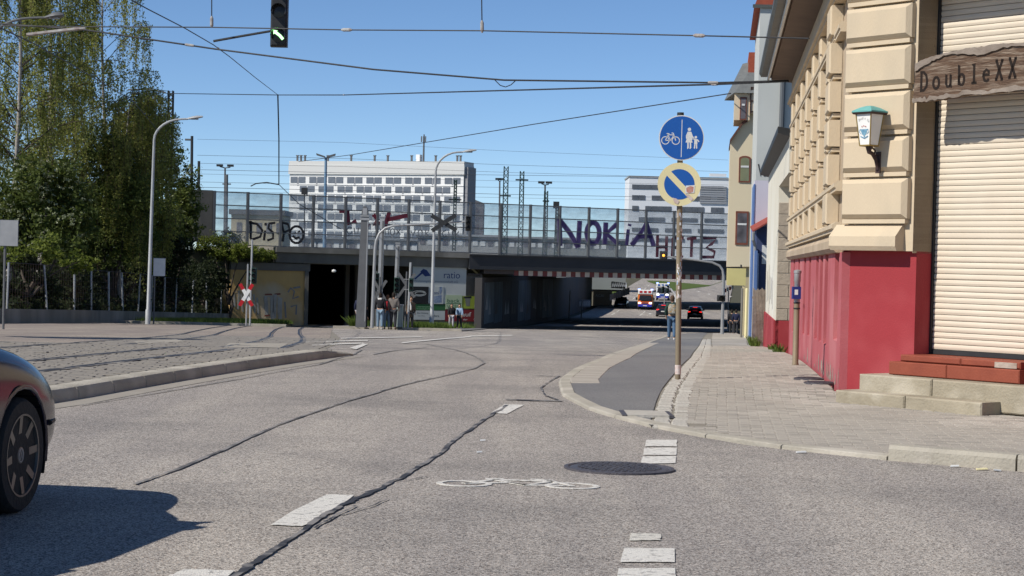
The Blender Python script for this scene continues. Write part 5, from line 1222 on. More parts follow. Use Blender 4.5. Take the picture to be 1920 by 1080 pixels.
# small rail yard lamps: mast with flat head
def yard_lamp(px, py_t, d, label, w_=10):
    a = at(px,490,d); t = thing('yard_lamp', label, 'mast lamp', a, group='rail yard lamps'); tp = at(px+1,py_t,d)-a; s_ = d/FPX
    b = MB(); b.tube([(0,0,-2),(tp.x,0,tp.z)], [.16,.10], 8); b.build('column', M['galv_d'], t)
    b = MB(); b.tube([(tp.x-w_*s_,0,tp.z+.15),(tp.x,0,tp.z),(tp.x+w_*s_,0,tp.z+.1)], .06, 6); b.build('crossarm', M['galv_d'], t)
    for sx in (-1,1): b = MB(); b.box(tp.x+sx*w_*s_-.35, tp.x+sx*w_*s_+.35, -.2, .2, tp.z+.16, tp.z+.4); b.build('lamp_head', M['dark'], t)
yard_lamp(421,315,210,'twin headed yard lamp above the left end of the barrier')
yard_lamp(1021,347,200,'twin headed yard lamp right of the tall lattice masts', 7)
yard_lamp(936,340,230,'yard lamp with one dark head beside the left lattice mast', 3)
# lattice masts
def lattice(px0, ptop, pbot, d, wpx, label, cross=None, group=None, slope=0):
    a = at(px0,pbot,d); s_ = d/FPX; t = thing('lattice_mast', label, 'mast', a, group=group); H = (at(px0,ptop,d)-a).z; lx = (at(px0,ptop,d)-a).x
    w0, w1 = wpx*s_*.55, wpx*s_*.42
    cn = lambda k, f: ((w0+(w1-w0)*f)*(1 if k in (1,2) else -1)+slope*f, (w0+(w1-w0)*f)*(1 if k > 1 else -1), H*f)
    b = MB(); th = max(.05, s_*1.1)
    for k in range(4): b.tube([cn(k,0),cn(k,1)], th, 4)
    b.build('leg_frame', M['signal_green'] if group else M['dark'], t)
    n = max(6, int(H/(w0*2.2))); b = MB()
    for i in range(n):
        f0, f1 = i/n, (i+1)/n
        for k in range(4):
            l = (k+1)%4; b.tube([cn(k,f0),cn(l,f1)] if i % 2 else [cn(l,f0),cn(k,f1)], th*.6, 4)
    b.build('lacing', M['signal_green'] if group else M['dark'], t)
    if cross:
        for (z, half) in cross:
            b = MB(); b.tube([(-half*s_,0,H*z),(half*s_,0,H*z)], .07, 6); b.build('crossarm', M['dark'], t)
    return t
lattice(945,312,484,165,9,'left of the two tall dark lattice masts behind the barrier',[(.68,10)],'railway lattice masts')
lattice(975,321,484,165,8,'right of the two tall dark lattice masts behind the barrier',[(.9,12)],'railway lattice masts')
lattice(1021,358,484,175,7,'shorter lattice mast under the twin yard lamp',[(.85,6)],'railway lattice masts')
lattice(1042,379,484,190,5,'thin lattice mast at the left edge of the violet graffiti',None,'railway lattice masts')
lattice(851,337,470,170,5,'thin mast with crossarm right of the curved street lamp',[(.72,12)],'railway lattice masts')
lattice(311,170,600,112,10,'black lattice tram mast rising beside the birch twigs',None)
# plain railway masts
for px, yt, d, arms, lab in ((424,327,190,[(345,8)],'plain grey mast with short crossarm above the barrier end'),(359,255,130,[(262,-13)],'slim dark mast with bracket over the bushes'),(372,302,135,[],'short dark mast beside the grey end wall')):
    a = at(px,480,d); t = thing('railway_mast', lab, 'mast', a); tp = at(px+1,yt,d)-a; s_ = d/FPX
    b = MB(); b.tube([(0,0,-3),(tp.x,0,tp.z)], [.12,.10] if px != 424 else [.2,.16], 6); b.build('column', M['galv_d'] if px == 424 else M['dark'], t)
    for y, hw in arms:
        q = at(px+1,y,d)-a; b = MB(); b.tube([(q.x-abs(hw)*s_,0,q.z),(q.x+(hw if hw > 0 else 2)*s_,0,q.z)], .07, 6); b.build('crossarm', M['galv_d'], t)
# dark signal box on the barrier and bits
for px, py, lab in ((571,359,'small black railway signal above the barrier posts'),(1043,385,'tiny dark railway signal near the thin mast')):
    d = 150; a = at(px,470,d); t = thing('railway_signal', lab, 'signal', a); q = at(px,py,d)-a
    b = MB(); b.tube([(0,0,0),(q.x,0,q.z)], .05, 6); b.build('column', M['dark'], t); b = MB(); b.box(q.x-.24,q.x+.24,-.15,.15,q.z-.25,q.z+.3); b.build('head', M['dark'], t)
# ================================================================= tram stop furniture in the middle
d = 93.0
def gpt(px, d, dz=-.0): return Vector((ray(px,500).x*d, d, G(d)+dz))
# tall tapered grey pillar
a = gpt(679,d,.1); t = thing('control_pillar', 'tall broad grey pillar with rounded top at the tram crossing', 'pillar', a); H = at(684,387,d).z-a.z; lx = (at(685,387,d)-a).x
s_ = d/FPX; b = MB(); rows_ = [(0,9),(.5,8),(.9,7.2)]
prof = [(-9.5*s_,0),(9.5*s_,0),(6.5*s_+lx,H*.93),(5.5*s_+lx,H*.97),(2.5*s_+lx,H),(-2.5*s_+lx,H),(-5.5*s_+lx,H*.97),(-6.5*s_+lx,H*.93)]
b.prism(prof, lambda x, z, h: Vector((x, h, z)), -.18, .18); b.build('shaft', M['galv_d'], t)
b = MB(); b.box(lx+5.2*s_, lx+6.9*s_, -.19, -.182, 0.3, H*.9, F=lambda x, y, z: Vector((x-lx*(1-z/H)+ (1-z/H)*2.0*s_, y, z))); b.build('side_strip', M['galv'], t)
b = MB(); b.box(lx-9*s_, lx+9*s_, -.22, .22, H*.885, H*.905); b.box(lx-8*s_, lx+8*s_, -.21, .21, H*.915, H*.925); b.build('bracket', M['galv'], t)
b = MB(); b.box(lx-4*s_, lx+4*s_, -.19, -.185, H*.93, H*.985); b.build('cover', M['galv'], t)
b = MB(); Fg = lambda x, z, h: Vector((x*s_, -.187-h, z*s_)); scrawl(b, [[(-2,42),(3,48),(-1,54),(3,58)],[(-3,30),(3,36),(-2,40)],[(2,30),(-2,24),(3,20)]], Fg, .06); b.build('graffiti', M['spray_black'], t, norm=False)
# square posts
for px, yt, w_, lab, dd in ((715,408,5,'tall square grey post right of the broad pillar',98),(745,457,4.4,'shorter square grey post left of the curved lamp',99)):
    a = gpt(px-2,dd,.1); t = thing('steel_post', lab, 'post', a); H = at(px,yt,dd).z-a.z; s2_ = dd/FPX; b = MB(); b.hexa([(-w_*s2_,-.12,0),(w_*s2_,-.12,0),(w_*s2_,.12,0),(-w_*s2_,.12,0),(-w_*s2_*.8+2*s2_,-.1,H),(w_*s2_*.8+2*s2_,-.1,H),(w_*s2_*.8+2*s2_,.1,H),(-w_*s2_*.8+2*s2_,.1,H)]); b.build('shaft', M['lamp_white'], t)
    b = MB(); b.box(-w_*s2_+2*s2_, w_*s2_+2*s2_, -.13, .13, H+.003, H+.06); b.build('cap', M['galv'], t)
    b = MB(); b.box(.01, w_*s2_*.75, -.125, -.121, .4, H*.97, F=lambda x,y,z: Vector((x+2*s2_*z/H,y,z))); b.build('dark_strip', M['galv_d'], t)  # darker strip on the right of the front face
# gantry with crossed boards and signal
dd = 90; a = gpt(700,dd,.1); s2_ = dd/FPX
t = thing('signal_gantry', 'grey curved arm mast carrying black crossed boards and a signal over the crossing', 'signal mast', a)
P_ = lambda x, y: at(x,y,dd)-a
b = MB(); b.tube([(0,0,0), P_(703,470), P_(705,452), P_(711,438), P_(722,428), P_(738,423), P_(780,421), P_(830,418), P_(878,415)], [.085,.07,.065,.06,.055,.05,.048,.045,.04], 10); b.build('arm_mast', M['galv'], t, smooth=40)
for (x0,y0,x1,y1) in ((809,404,856,432),(810,433,855,403)):
    b = MB(); q0, q1 = P_(x0,y0), P_(x1,y1); dv = (q1-q0).normalized(); pv = Vector((-dv.z,0,dv.x))*.10; oy = -.10 if y0 < 420 else -.14
    b.hexa([q0-pv+Vector((0,oy,0)),q1-pv+Vector((0,oy,0)),q1+pv+Vector((0,oy,0)),q0+pv+Vector((0,oy,0)),q0-pv+Vector((0,oy-.03,0)),q1-pv+Vector((0,oy-.03,0)),q1+pv+Vector((0,oy-.03,0)),q0+pv+Vector((0,oy-.03,0))]); b.build('cross_board', M['dark'], t)
def signal_head(t, c, w_, h_, dp=.16, mt='signal_green', lit=None, n=3, name='signal_head', shades=True, rk=.38):
    b = MB(); b.boss(lambda a_, o, z: Vector((c.x+a_, c.y-o, c.z+z)), -w_/2, w_/2, -dp/2, dp/2, -h_/2, h_/2, w_*.15); hd = b.build(name, M[mt], t)
    for k in range(n):
        z = h_/2-h_*(k+.5)/n; r_ = min(w_*rk, h_/n*.42); Fl = lambda x, y, h, z=z: Vector((c.x+x, c.y-dp/2-h, c.z+z+y))
        b = MB(); b.lathe([(r_,0),(r_,.012),(r_*.6,.028),(.001,.034)], 14, F=Fl); b.build('lens', M[lit[1]] if lit and lit[0] == k else M['lens_dark'], hd, smooth=40)
        if shades:
            b = MB(); N_ = 9; vs = []
            for q in range(N_):
                an = R(-15+210*q/(N_-1)); vs += [Fl(r_*1.12*math.cos(an), r_*1.12*math.sin(an), 0), Fl(r_*1.12*math.cos(an), r_*1.12*math.sin(an), r_*1.5)]
            b.add(vs, [(2*q,2*q+1,2*q+3,2*q+2) for q in range(N_-1)]); b.build('visor', M[mt], hd, norm=False)
    return hd
signal_head(t, P_(878,419), .26, .72, mt='dark')
# the other signals and crossed boards at ground level
def cross(t, cx, cz, y, L, wd, mt, ends=None, ang=45):
    for sg_ in (1,-1):
        ca_, sa_ = math.cos(R(ang*sg_)), math.sin(R(ang*sg_)); Fb = lambda u, o, v, ca_=ca_, sa_=sa_, sg_=sg_: Vector((cx+u*ca_-v*sa_, y-o-(.025 if sg_ > 0 else 0), cz+u*sa_+v*ca_))
        b = MB(); b.box(-L*(.5 if ends else 1), L*(.5 if ends else 1), 0, .02, -wd/2, wd/2, F=Fb); b.build('cross_board', M[mt], t)
        if ends:
            for e in (-1,1):
                b = MB(); b.box(min(e*L*.503,e*L), max(e*L*.503,e*L), 0, .021, -wd/2, wd/2, F=Fb); b.build('red_end', M[ends], t)
# St Andrew's cross, left
dd = 92; a = gpt(464,dd,.05); t = thing('crossing_cross', 'red and white crossed boards on a slim pole before the tan wall', 'traffic sign', a); P_ = lambda x, y: at(x,y,dd)-a
b = MB(); b.tube([(0,0,0),P_(465,495)], .045, 8); b.build('pole', M['galv'], t)
q = P_(462,553); cross(t, q.x, q.z, -.06, .62, .17, 'sign_white', 'red_sign', 60)
dd = 94; a = gpt(471,dd,.05); t = thing('tram_signal', 'pale pole with dark green signal heads by the crossed boards', 'traffic light', a); P_ = lambda x, y: at(x,y,dd)-a
b = MB(); b.tube([(0,0,0),P_(473,449)], .05, 8); b.build('pole', M['lamp_white'], t); 
signal_head(t, P_(477,517)+Vector((0,-.1,0)), .26, .80); signal_head(t, P_(467,520)+Vector((0,.1,0)), .16, .66, n=2)
# right group: dark crosses seen from behind, heads, slim pole with box
for px, py, L, dd, ang, lab in ((712,545,.62,95,58,'dark backs of crossed boards left of the waiting group'),(762,535,.75,96,55,'dark backs of crossed boards right of the waiting group')):
    a = gpt(px,dd,.05); t = thing('crossing_cross', lab, 'traffic sign', a); q = at(px,py,dd)-a
    b = MB(); b.tube([(0,0,0),(q.x,0,q.z+.7)], .04, 6); b.build('pole', M['galv_d'], t); cross(t, q.x, q.z, .08, L, .14, 'galv_d', None, ang)
for px, py, dd, lab, par in ((706,527,96,'dark green signal on a slim pole behind the gantry mast',0),(744,535,97,'dark green signal beside the square post',0)):
    a = gpt(px,dd,.05); t = thing('pedestrian_signal', lab, 'traffic light', a); q = at(px,py,dd)-a
    b = MB(); b.tube([(0,.12,0),(q.x,.12,q.z+.5)], .04, 6); b.build('pole', M['galv_d'], t); signal_head(t, q, .28, .82)
dd = 95; a = gpt(767,dd,.05); t = thing('signal_pole', 'slim pale pole with green signal box left of the boards', 'traffic light', a); P_ = lambda x, y: at(x,y,dd)-a
b = MB(); b.tube([(0,0,0),P_(770,492)], .06, 8); b.build('pole', M['lamp_white'], t); signal_head(t, P_(771,534)+Vector((0,-.08,0)), .22, .68, n=2)
for y in (524,543): b = MB(); q = P_(769,y); b.tube([q, q+Vector((-.32,0,0))], .02, 6); b.build('bracket', M['galv'], t)
dd = 94.5; a = gpt(752,dd,.05); t = thing('control_cabinet', 'grey green metal cabinet beside the waiting group', 'cabinet', a); s2_ = dd/FPX; H = at(752,571,dd).z-a.z
b = MB(); b.boss(lambda u, o, z: Vector((u,-o,z)), -7.5*s2_, 6*s2_, -.2, .2, 0, H-.06, .02); b.build('body', mat('cabinet_grey', (.30,.36,.34), .6, (.25,.3,.285), 2, .7), t)
b = MB(); b.box(-8.2*s2_, 6.7*s2_, -.24, .24, H-.058, H); b.build('lid', M['lamp_white'], t); b = MB(); b.box(-7*s2_, 3*s2_, -.205, -.201, .1, H-.15); b.build('door', mat('cabinet_door', (.33,.39,.37), .6), t)
# overhead hanging traffic light with lit arrow
dd = 32; c = at(524,40,dd); t = thing('hanging_traffic_light', 'black traffic light hanging from wires with a lit green arrow', 'traffic light', c)
hd_ = MB(); s2_ = dd/FPX; F_ = lambda a_, o, z: Vector((a_, -o, z))
hd_.boss(F_, -15.5*s2_, 15.5*s2_, -.10, .10, -48*s2_, 80*s2_, .03); hd = hd_.build('housing', M['dark'], t)
for k, pz in enumerate((62, 17, -28)):
    r_ = 12*s2_; Fl = lambda x, y, h, pz=pz: Vector((x, -.10-h, pz*s2_+y))
    b = MB(); b.lathe([(r_,0),(r_,.01),(.001,.02)], 18, F=Fl); b.build('lens', M['lens_dark'], hd, smooth=40)
    b = MB(); vs = []; N_ = 11
    for q in range(N_):
        an = R(-25+230*q/(N_-1)); vs += [Fl(r_*1.12*math.cos(an), r_*1.12*math.sin(an), 0), Fl(r_*1.12*math.cos(an), r_*1.12*math.sin(an), r_*1.4)]
    b.add(vs, [(2*q,2*q+1,2*q+3,2*q+2) for q in range(N_-1)]); b.build('visor', M['dark'], hd, norm=False)
b = MB(); Fl = lambda x, y, h: Vector((x*s2_, -.122-h, (-28+y)*s2_)); b.ribbon([(-7,7),(3,0),(9,-7)], 5.0, Fl, 0, .004); b.add([Fl(*q,.004) for q in ((-9,2),(-9,10),(-1,9))], [(0,1,2)]); b.build('lit_arrow', M['green_lit'], hd, norm=False)
b = MB(); b.tube([(0,0,80*s2_),(0,0,120*s2_)], .03, 8); b.build('hanger', M['galv_d'], t)
# amber signal on arm at the right of the bridge
dd = 112; a = gpt(1357,dd,.05); t = thing('arm_signal', 'curved arm signal mast with amber light before the dark girder', 'traffic light', a); P_ = lambda x, y: at(x,y,dd)-a
b = MB(); b.tube([(0,0,0),P_(1357,520),P_(1355,506),P_(1349,498),P_(1335,492),P_(1300,487),P_(1250,481)], [.11,.085,.08,.075,.07,.06,.05], 8); b.build('arm_mast', M['galv'], t, smooth=40)
signal_head(t, P_(1244,479), .46, .52, n=1, lit=(0,'amber_lit'), mt='dark', shades=False, rk=.17)
signal_head(t, P_(1352,559)+Vector((0,-.12,0)), .5, .36, n=1, mt='dark')
# signal with mast beyond the underpass
dd = 225; a = gpt(1247,dd,0); t = thing('underpass_signal', 'green signal heads on a pole beyond the underpass', 'traffic light', a); P_ = lambda x, y: at(x,y,dd)-a
b = MB(); b.tube([(0,0,0),P_(1247,535)], .07, 6); b.build('pole', M['galv'], t); signal_head(t, P_(1243,543), .30, .9); signal_head(t, P_(1252,542), .30, .9)
a = gpt(1266,dd,0); t = thing('white_arch_pole', 'white curved lamp arm beyond the underpass', 'street lamp', a); P_ = lambda x, y: at(x,y,dd)-a
b = MB(); b.tube([P_(1268,575),P_(1266,552),P_(1258,542),P_(1248,538),P_(1238,537)], .11, 6); b.build('arm', M['sign_white'], t)
# slim bollards / posts under the bridge
for px, dd, yt in ((1069,200,545),(1092,205,562)):
    a = gpt(px,dd,0); t = thing('underpass_post', {1069:'tall thin post at the mouth of the underpass wall',1092:'short thin post inside the underpass'}[px], 'post', a); b = MB(); b.tube([(0,0,0),at(px,yt,dd)-a], .06, 6); b.build('shaft', M['galv'], t)
# low railing with white lettering in the underpass
dd = 236; t = thing('underpass_wall_panel', 'low white lettered panel at the dark end of the underpass wall', 'wall panel', at(1089,572,dd)); a, c = at(1071,575,dd), at(1107,562,dd)
b = MB(); b.box(a.x,c.x,dd,dd+.1,a.z,c.z); b.build('panel', M['spray_grey'], t, world=True)
b = MB(); 
for k in range(9): x = a.x+.15+k*.26; b.ribbon([(x,a.z+.15),(x,a.z+.75),(x+.14,a.z+.7),(x+.14,a.z+.15)], .05, lambda x, z, h: Vector((x, dd-.012-h, z)), 0, .02)
b.build('lettering', M['sign_white'], t, world=True, norm=False)
# ================================================================= mesh fence on the left
fx = lambda d: -21.2+(d-78.6)*.0507
fpx = [(14,492,581,78.6),(89,497,582,0),(140,504,583,0),(172,506,583,0),(205,509,583,0),(231,511,583,0),(260,513,582,0),(284,516,582,0),(309,520,581,0),(330,522,580,0),(361,525,577,0),(388,526,575,0),(415,526,573,122)]
wl = thing('fence_wall', 'low dull concrete wall carrying the mesh fence on the left', 'wall', (-21,80,G(80)))
b = MB(); ys_ = list(range(64,126,4)); 
for y0, y1 in zip(ys_, ys_[1:]):
    b = MB(); xa, xb = fx(y0), fx(y1); za, zb = G(y0)+.62, G(y1)+.62
    b.hexa([(xa-.15,y0+.01,za-1.2),(xa+.15,y0+.01,za-1.2),(xb+.15,y1-.01,zb-1.2),(xb-.15,y1-.01,zb-1.2),(xa-.15,y0+.01,za),(xa+.15,y0+.01,za),(xb+.15,y1-.01,zb),(xb-.15,y1-.01,zb)]); b.build('wall_section', M['concrete_l'], wl, world=True)
fn = thing('mesh_fence', 'rusty wire mesh fence with pale posts on the low wall', 'fence', (-21,80,G(80)+.6))
prev = None
mesh_m = glass_mat('wire_mesh', (1,1,1), .10, (.10,.10,.09), 30)
for (px, yt, yb, _) in fpx:
    q = (px-960)/FPX; d = (-21.2-78.6*.0507)/(q-.0507); x = fx(d); zb = G(d)+.60; zt_ = at(px,yt,d).z
    lean = random.gauss(0,.05); b = MB(); b.tube([(x,d,zb),(x+lean,d,zt_)], .045, 7); b.build('post', M['lamp_white'], fn, world=True)
    if prev:
        x0, d0, z0, t0 = prev; m_ = MB(); 
        n = 7
        for k in range(n+1):
            f = k/n; m_.tube([(x0,d0,z0+(t0-z0)*f),(x,d,zb+(zt_-zb)*f)], .004 if 0 < k < n else .012, 4, caps=False)
        nn = max(4, int((d-d0)/.35))
        for k in range(1, nn):
            f = k/nn; m_.tube([(x0+(x-x0)*f,d0+(d-d0)*f,z0+(zb-z0)*f),(x0+(x-x0)*f,d0+(d-d0)*f,t0+(zt_-t0)*f)], .004, 4, caps=False)
        m_.build('mesh_panel', M['wrought'], fn, world=True, norm=False)
    prev = (x, d, zb, zt_)
# sign boards on the left
d = 60; a = at(17,437,d); t = thing('notice_board', 'large blank grey board at the left edge above the fence', 'sign', Vector((a.x,d,G(d)))); s_ = d/FPX
q = a-Vector((a.x,d,G(d))); b = MB(); b.box(-17*s_,17*s_,-.03,.0,q.z-24*s_,q.z+24*s_); b.build('panel', M['galv'], t); b = MB(); b.box(-17.6*s_,17.6*s_,.001,.03,q.z-24.6*s_,q.z+24.6*s_); b.build('frame', M['galv_d'], t); b = MB(); b.tube([(-8*s_,.06,0),(-8*s_,.06,q.z+20*s_)], .04, 8); b.build('pole', M['galv_d'], t)
d = 93; a = at(299,501,d); t = thing('notice_board', 'small white board behind the left street lamp', 'sign', Vector((a.x,d,G(d)))); s_ = d/FPX; q = a-Vector((a.x,d,G(d)))
b = MB(); b.box(-11*s_,11*s_,-.03,0,q.z-16.5*s_,q.z+16.5*s_); b.build('panel', M['sign_white'], t); b = MB(); b.tube([(-9*s_,.05,0),(-9*s_,.05,q.z+14*s_)], .04, 8); b.build('pole', M['galv_d'], t)
b = MB(); b.box(-11.5*s_,11.5*s_,.001,.03,q.z+15.5*s_,q.z+17.5*s_); b.build('frame', M['galv_d'], t)
# ================================================================= overhead wires
def wire(name, label, cat, pts, r, mt='wire', sag=0, clamps=(), group=None):
    P = [at(x,y,dd) for x, y, dd in pts]; Q = []
    for a, c in zip(P, P[1:]):
        for k in range(8):
            f = k/8; v = a.lerp(c, f); v.z -= sag*4*f*(1-f); Q.append(v)
    Q.append(P[-1]); t = thing(name, label, cat, P[0], group=group)
    b = MB(); b.tube(Q, r, 5); b.build('cable', M[mt], t, world=True)
    for f in clamps:
        i = f*(len(Q)-1); v = Q[int(i)].lerp(Q[min(len(Q)-1,int(i)+1)], i-int(i)); dv = (Q[min(len(Q)-1,int(i)+1)]-Q[int(i)]).normalized()
        b = MB(); b.tube([v-dv*.10,v-dv*.06,v+dv*.06,v+dv*.10], [r*1.3,.03,.03,r*1.3], 8); b.build('insulator', M['insul'], t, world=True)
    return t
SW = 'tram span wires'
wire('span_wire','top span wire ending at the cornice of the cream house','wire',[(-30,48,33),(160,50,32.5),(395,51,32),(650,56,31),(905,57.5,30),(1320,67,27.5),(1517,72,25.8)],.011,clamps=(.0,.5,.83),group=SW)
wire('span_wire','thick sagging wire pair running to the far end of the cream cornice','wire',[(-30,42,40),(160,56,39.5),(405,92,39),(700,130,38),(945,150,37.5),(1345,155,36.8),(1478,151,36.6)],.019,clamps=(.3,.83),group=SW)
wire('span_wire','lower span wire from the black lattice mast to the cream house','wire',[(311,175,112),(520,178,88),(645,178,74),(1000,168,50),(1340,158,39),(1478,152,36.6)],.022,clamps=(.4,.8),group=SW)
wire('bracket_loop','small looped hanger under the sagging wire pair','wire',[(928,150,37.5),(938,160,37.5),(948,163,37.5),(958,159,37.5),(968,150,37.5)],.010,group=SW)
wire('contact_wire','diagonal tram wire crossing from the top left down to the hanger','wire',[(225,-12,36),(275,16,38),(345,52,43),(400,84,49),(430,106,53),(478,145,64),(521,178,88)],.013,clamps=(.55,),group=SW)
wire('contact_wire','second diagonal wire through the birch twigs at the left','wire',[(-20,43,36),(60,80,40),(150,130,50),(250,190,70),(300,250,100)],.013,group=SW)
wire('contact_wire','thin wire rising from the twin lamp to the right hand houses','wire',[(560,303,200),(660,290,170),(1000,233,120),(1370,175,97)],.030,group=SW)
wire('drop_wire','vertical hanger dropping from the wire junction to a curved arm','wire',[(521,178,88),(523,260,100),(523,345,118)],.035,group=SW)
wire('contact_wire','curved registration arm at the foot of the vertical hanger','wire',[(470,349,118),(480,344,118),(500,342,118),(523,346,118)],.04,group=SW)
wire('contact_wire','tram wire falling through the barrier view towards the tunnel','wire',[(523,346,118),(560,382,120),(640,430,123.5)],.022,group=SW)
wire('hanger_wire','left vertical hanger from above with insulators','wire',[(397,-15,32),(397,51,32)],.010,clamps=(.85,),group=SW)
wire('hanger_wire','right vertical hanger from above the top span wire','wire',[(903,-15,30),(904,57,30)],.010,clamps=(.9,),group=SW)
t = wire('strut','short dark strut from the wire junction to the hanging traffic light','strut',[(400,77,32),(450,68,32),(508,58,32)],.022,'dark')
t = wire('strut','pale bracket tube at the top left in front of the birch','strut',[(50,65,34),(160,52,34)],.035,'insul')
t = wire('strut','curved bracket arm left of the black lattice mast','strut',[(240,168,112),(280,167,112),(311,174,112)],.05,'galv_d')
# thin railway wires above the tracks
RWL = ['topmost of the thin railway wires, sloping down to the right','second thin railway wire below the top one','third thin railway wire, level with the white slab block roof','thin railway wire just under the third','thin railway wire crossing the slab block windows','thin railway wire close above the barrier top','lowest thin railway wire skimming the barrier top','thin railway wire slanting between the second and third']
for i, (y0, y1, d0) in enumerate(((255,300,180),(285,322,185),(312,333,190),(320,347,176),(335,356,182),(345,372,170),(352,378,178),(300,335,200))):
    wire('railway_wire',RWL[i],'wire',[(370,y0+6,d0),(640,y0+12,d0+8),(960,(y0+y1)/2+6,d0+14),(1365,y1,d0+24)],.013+.004*(i%3),'galv_d',group='railway catenary wires')
# ================================================================= vegetation
def leafmat(name, c, c2, c3=None): return mat(name, c, .6, c2, .8, .9, c3=c3, sc3=2.5, trans=.5, spec=.25)
LM = {'birch': leafmat('birch_leaf', (.27,.29,.065), (.32,.33,.10), (.20,.23,.05)), 'shrub': leafmat('shrub_leaf', (.085,.12,.026), (.13,.16,.04), (.06,.085,.02)),
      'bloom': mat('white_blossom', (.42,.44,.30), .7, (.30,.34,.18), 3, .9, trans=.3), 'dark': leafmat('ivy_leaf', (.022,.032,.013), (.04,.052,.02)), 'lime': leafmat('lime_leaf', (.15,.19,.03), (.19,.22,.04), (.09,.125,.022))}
BK = mat('birch_bark', (.48,.45,.40), .8, (.12,.10,.085), 5, 1, .4, 15, stretch=(1,1,3)); BR = mat('bark', (.085,.065,.05), .9, (.05,.04,.03), 6, .9, .5, 20); TW = mat('twig', (.075,.05,.035), .85, (.11,.08,.055), 3, .8)
def leaves(name, pts, sz, mt, parent, droop=0, elong=1.6, jit=.5):
    P = np.asarray(pts, float); n = len(P)
    if n == 0: return
    nrm = np.random.normal(size=(n,3)); nrm[:,2] += .5; nrm /= np.linalg.norm(nrm,axis=1,keepdims=True)
    a = np.random.normal(size=(n,3)); a[:,2] -= droop*2
    a -= nrm*np.sum(a*nrm,axis=1,keepdims=True); a /= np.linalg.norm(a,axis=1,keepdims=True); c = np.cross(nrm,a)
    s = sz*(1+jit*(np.random.rand(n,1)-.5)*2); a *= s*elong*.5; c *= s*.5
    V = np.empty((n,4,3)); V[:,0] = P-a; V[:,1] = P+c*.8-a*.1; V[:,2] = P+a; V[:,3] = P-c*.8-a*.1
    me = bpy.data.meshes.new(name); me.vertices.add(n*4); me.vertices.foreach_set('co', V.reshape(-1))
    me.loops.add(n*4); me.loops.foreach_set('vertex_index', np.arange(n*4, dtype=np.int32)); me.polygons.add(n)
    me.polygons.foreach_set('loop_start', np.arange(0,n*4,4,dtype=np.int32)); me.polygons.foreach_set('loop_total', np.full(n,4,dtype=np.int32)); me.update(); me.validate()
    me.materials.append(mt); return link(name, me, parent)
def clump_pts(c, rad, n, hollow=.35):
    v = np.random.normal(size=(n,3)); v /= np.linalg.norm(v,axis=1,keepdims=True); r = np.random.rand(n,1)**.45*(1-hollow)+hollow*np.random.rand(n,1)
    return np.asarray(c)+v*r*np.asarray(rad)
def branches(b, root, tips, r0, n=5):
    for tp in tips:
        root_, tp_ = Vector(root), Vector(tp); mid = root_.lerp(tp_, .5)+Vector((random.gauss(0,.2),random.gauss(0,.2),.35*(tp_-root_).length*.3))
        pts = [root_.lerp(mid, f)*(1-f)+mid.lerp(tp_, f)*f for f in np.linspace(0,1,6)]; b.tube(pts, list(np.linspace(r0,.02,6)), n)
def shrub(name, label, loc, clumps, mt, sz, nper, cat='shrub', trunk=.12, group=None, bloom=None, extra=None):
    """clumps: list of (x,y,z,rx,ry,rz) relative to loc."""
    t = thing(name, label, cat, loc, group=group); b = MB()
    b.tube([(0,0,-.3),(random.gauss(0,.1),0,.6),(random.gauss(0,.2),.1,1.3)], [trunk*1.4,trunk,trunk*.8], 7)
    branches(b, (0,0,.7), [(c[0],c[1],c[2]) for c in clumps], trunk*.6); b.build('trunk', BR, t)
    pts = []
    for c in clumps:
        k = int(1.8*nper*c[3]*c[5]); sub = max(6, int(k/45))
        for q in range(sub):
            cc = clump_pts(c[:3], c[3:], 1, .5)[0]; rr = random.uniform(.25,.6)*min(c[3:]); pts.append(clump_pts(cc, (rr,rr,rr*.75), max(8,int(k/sub)), .2))
    leaves('crown', np.concatenate(pts), sz, mt, t)
    if bloom:
        bp2 = []
        for c in clumps:
            for q in range(int(bloom*c[3]*c[5])):
                v = np.random.normal(size=3); v /= np.linalg.norm(v); v[1] = -abs(v[1]); v[0] -= .25
                cc = np.asarray(c[:3])+v*np.asarray(c[3:])*random.uniform(.85,1.05); bp2.append(clump_pts(cc, (.13,.13,.09), 16, .1))
        if bp2: leaves('blossom', np.concatenate(bp2), .07, LM['bloom'], t, elong=1.1)
    return t
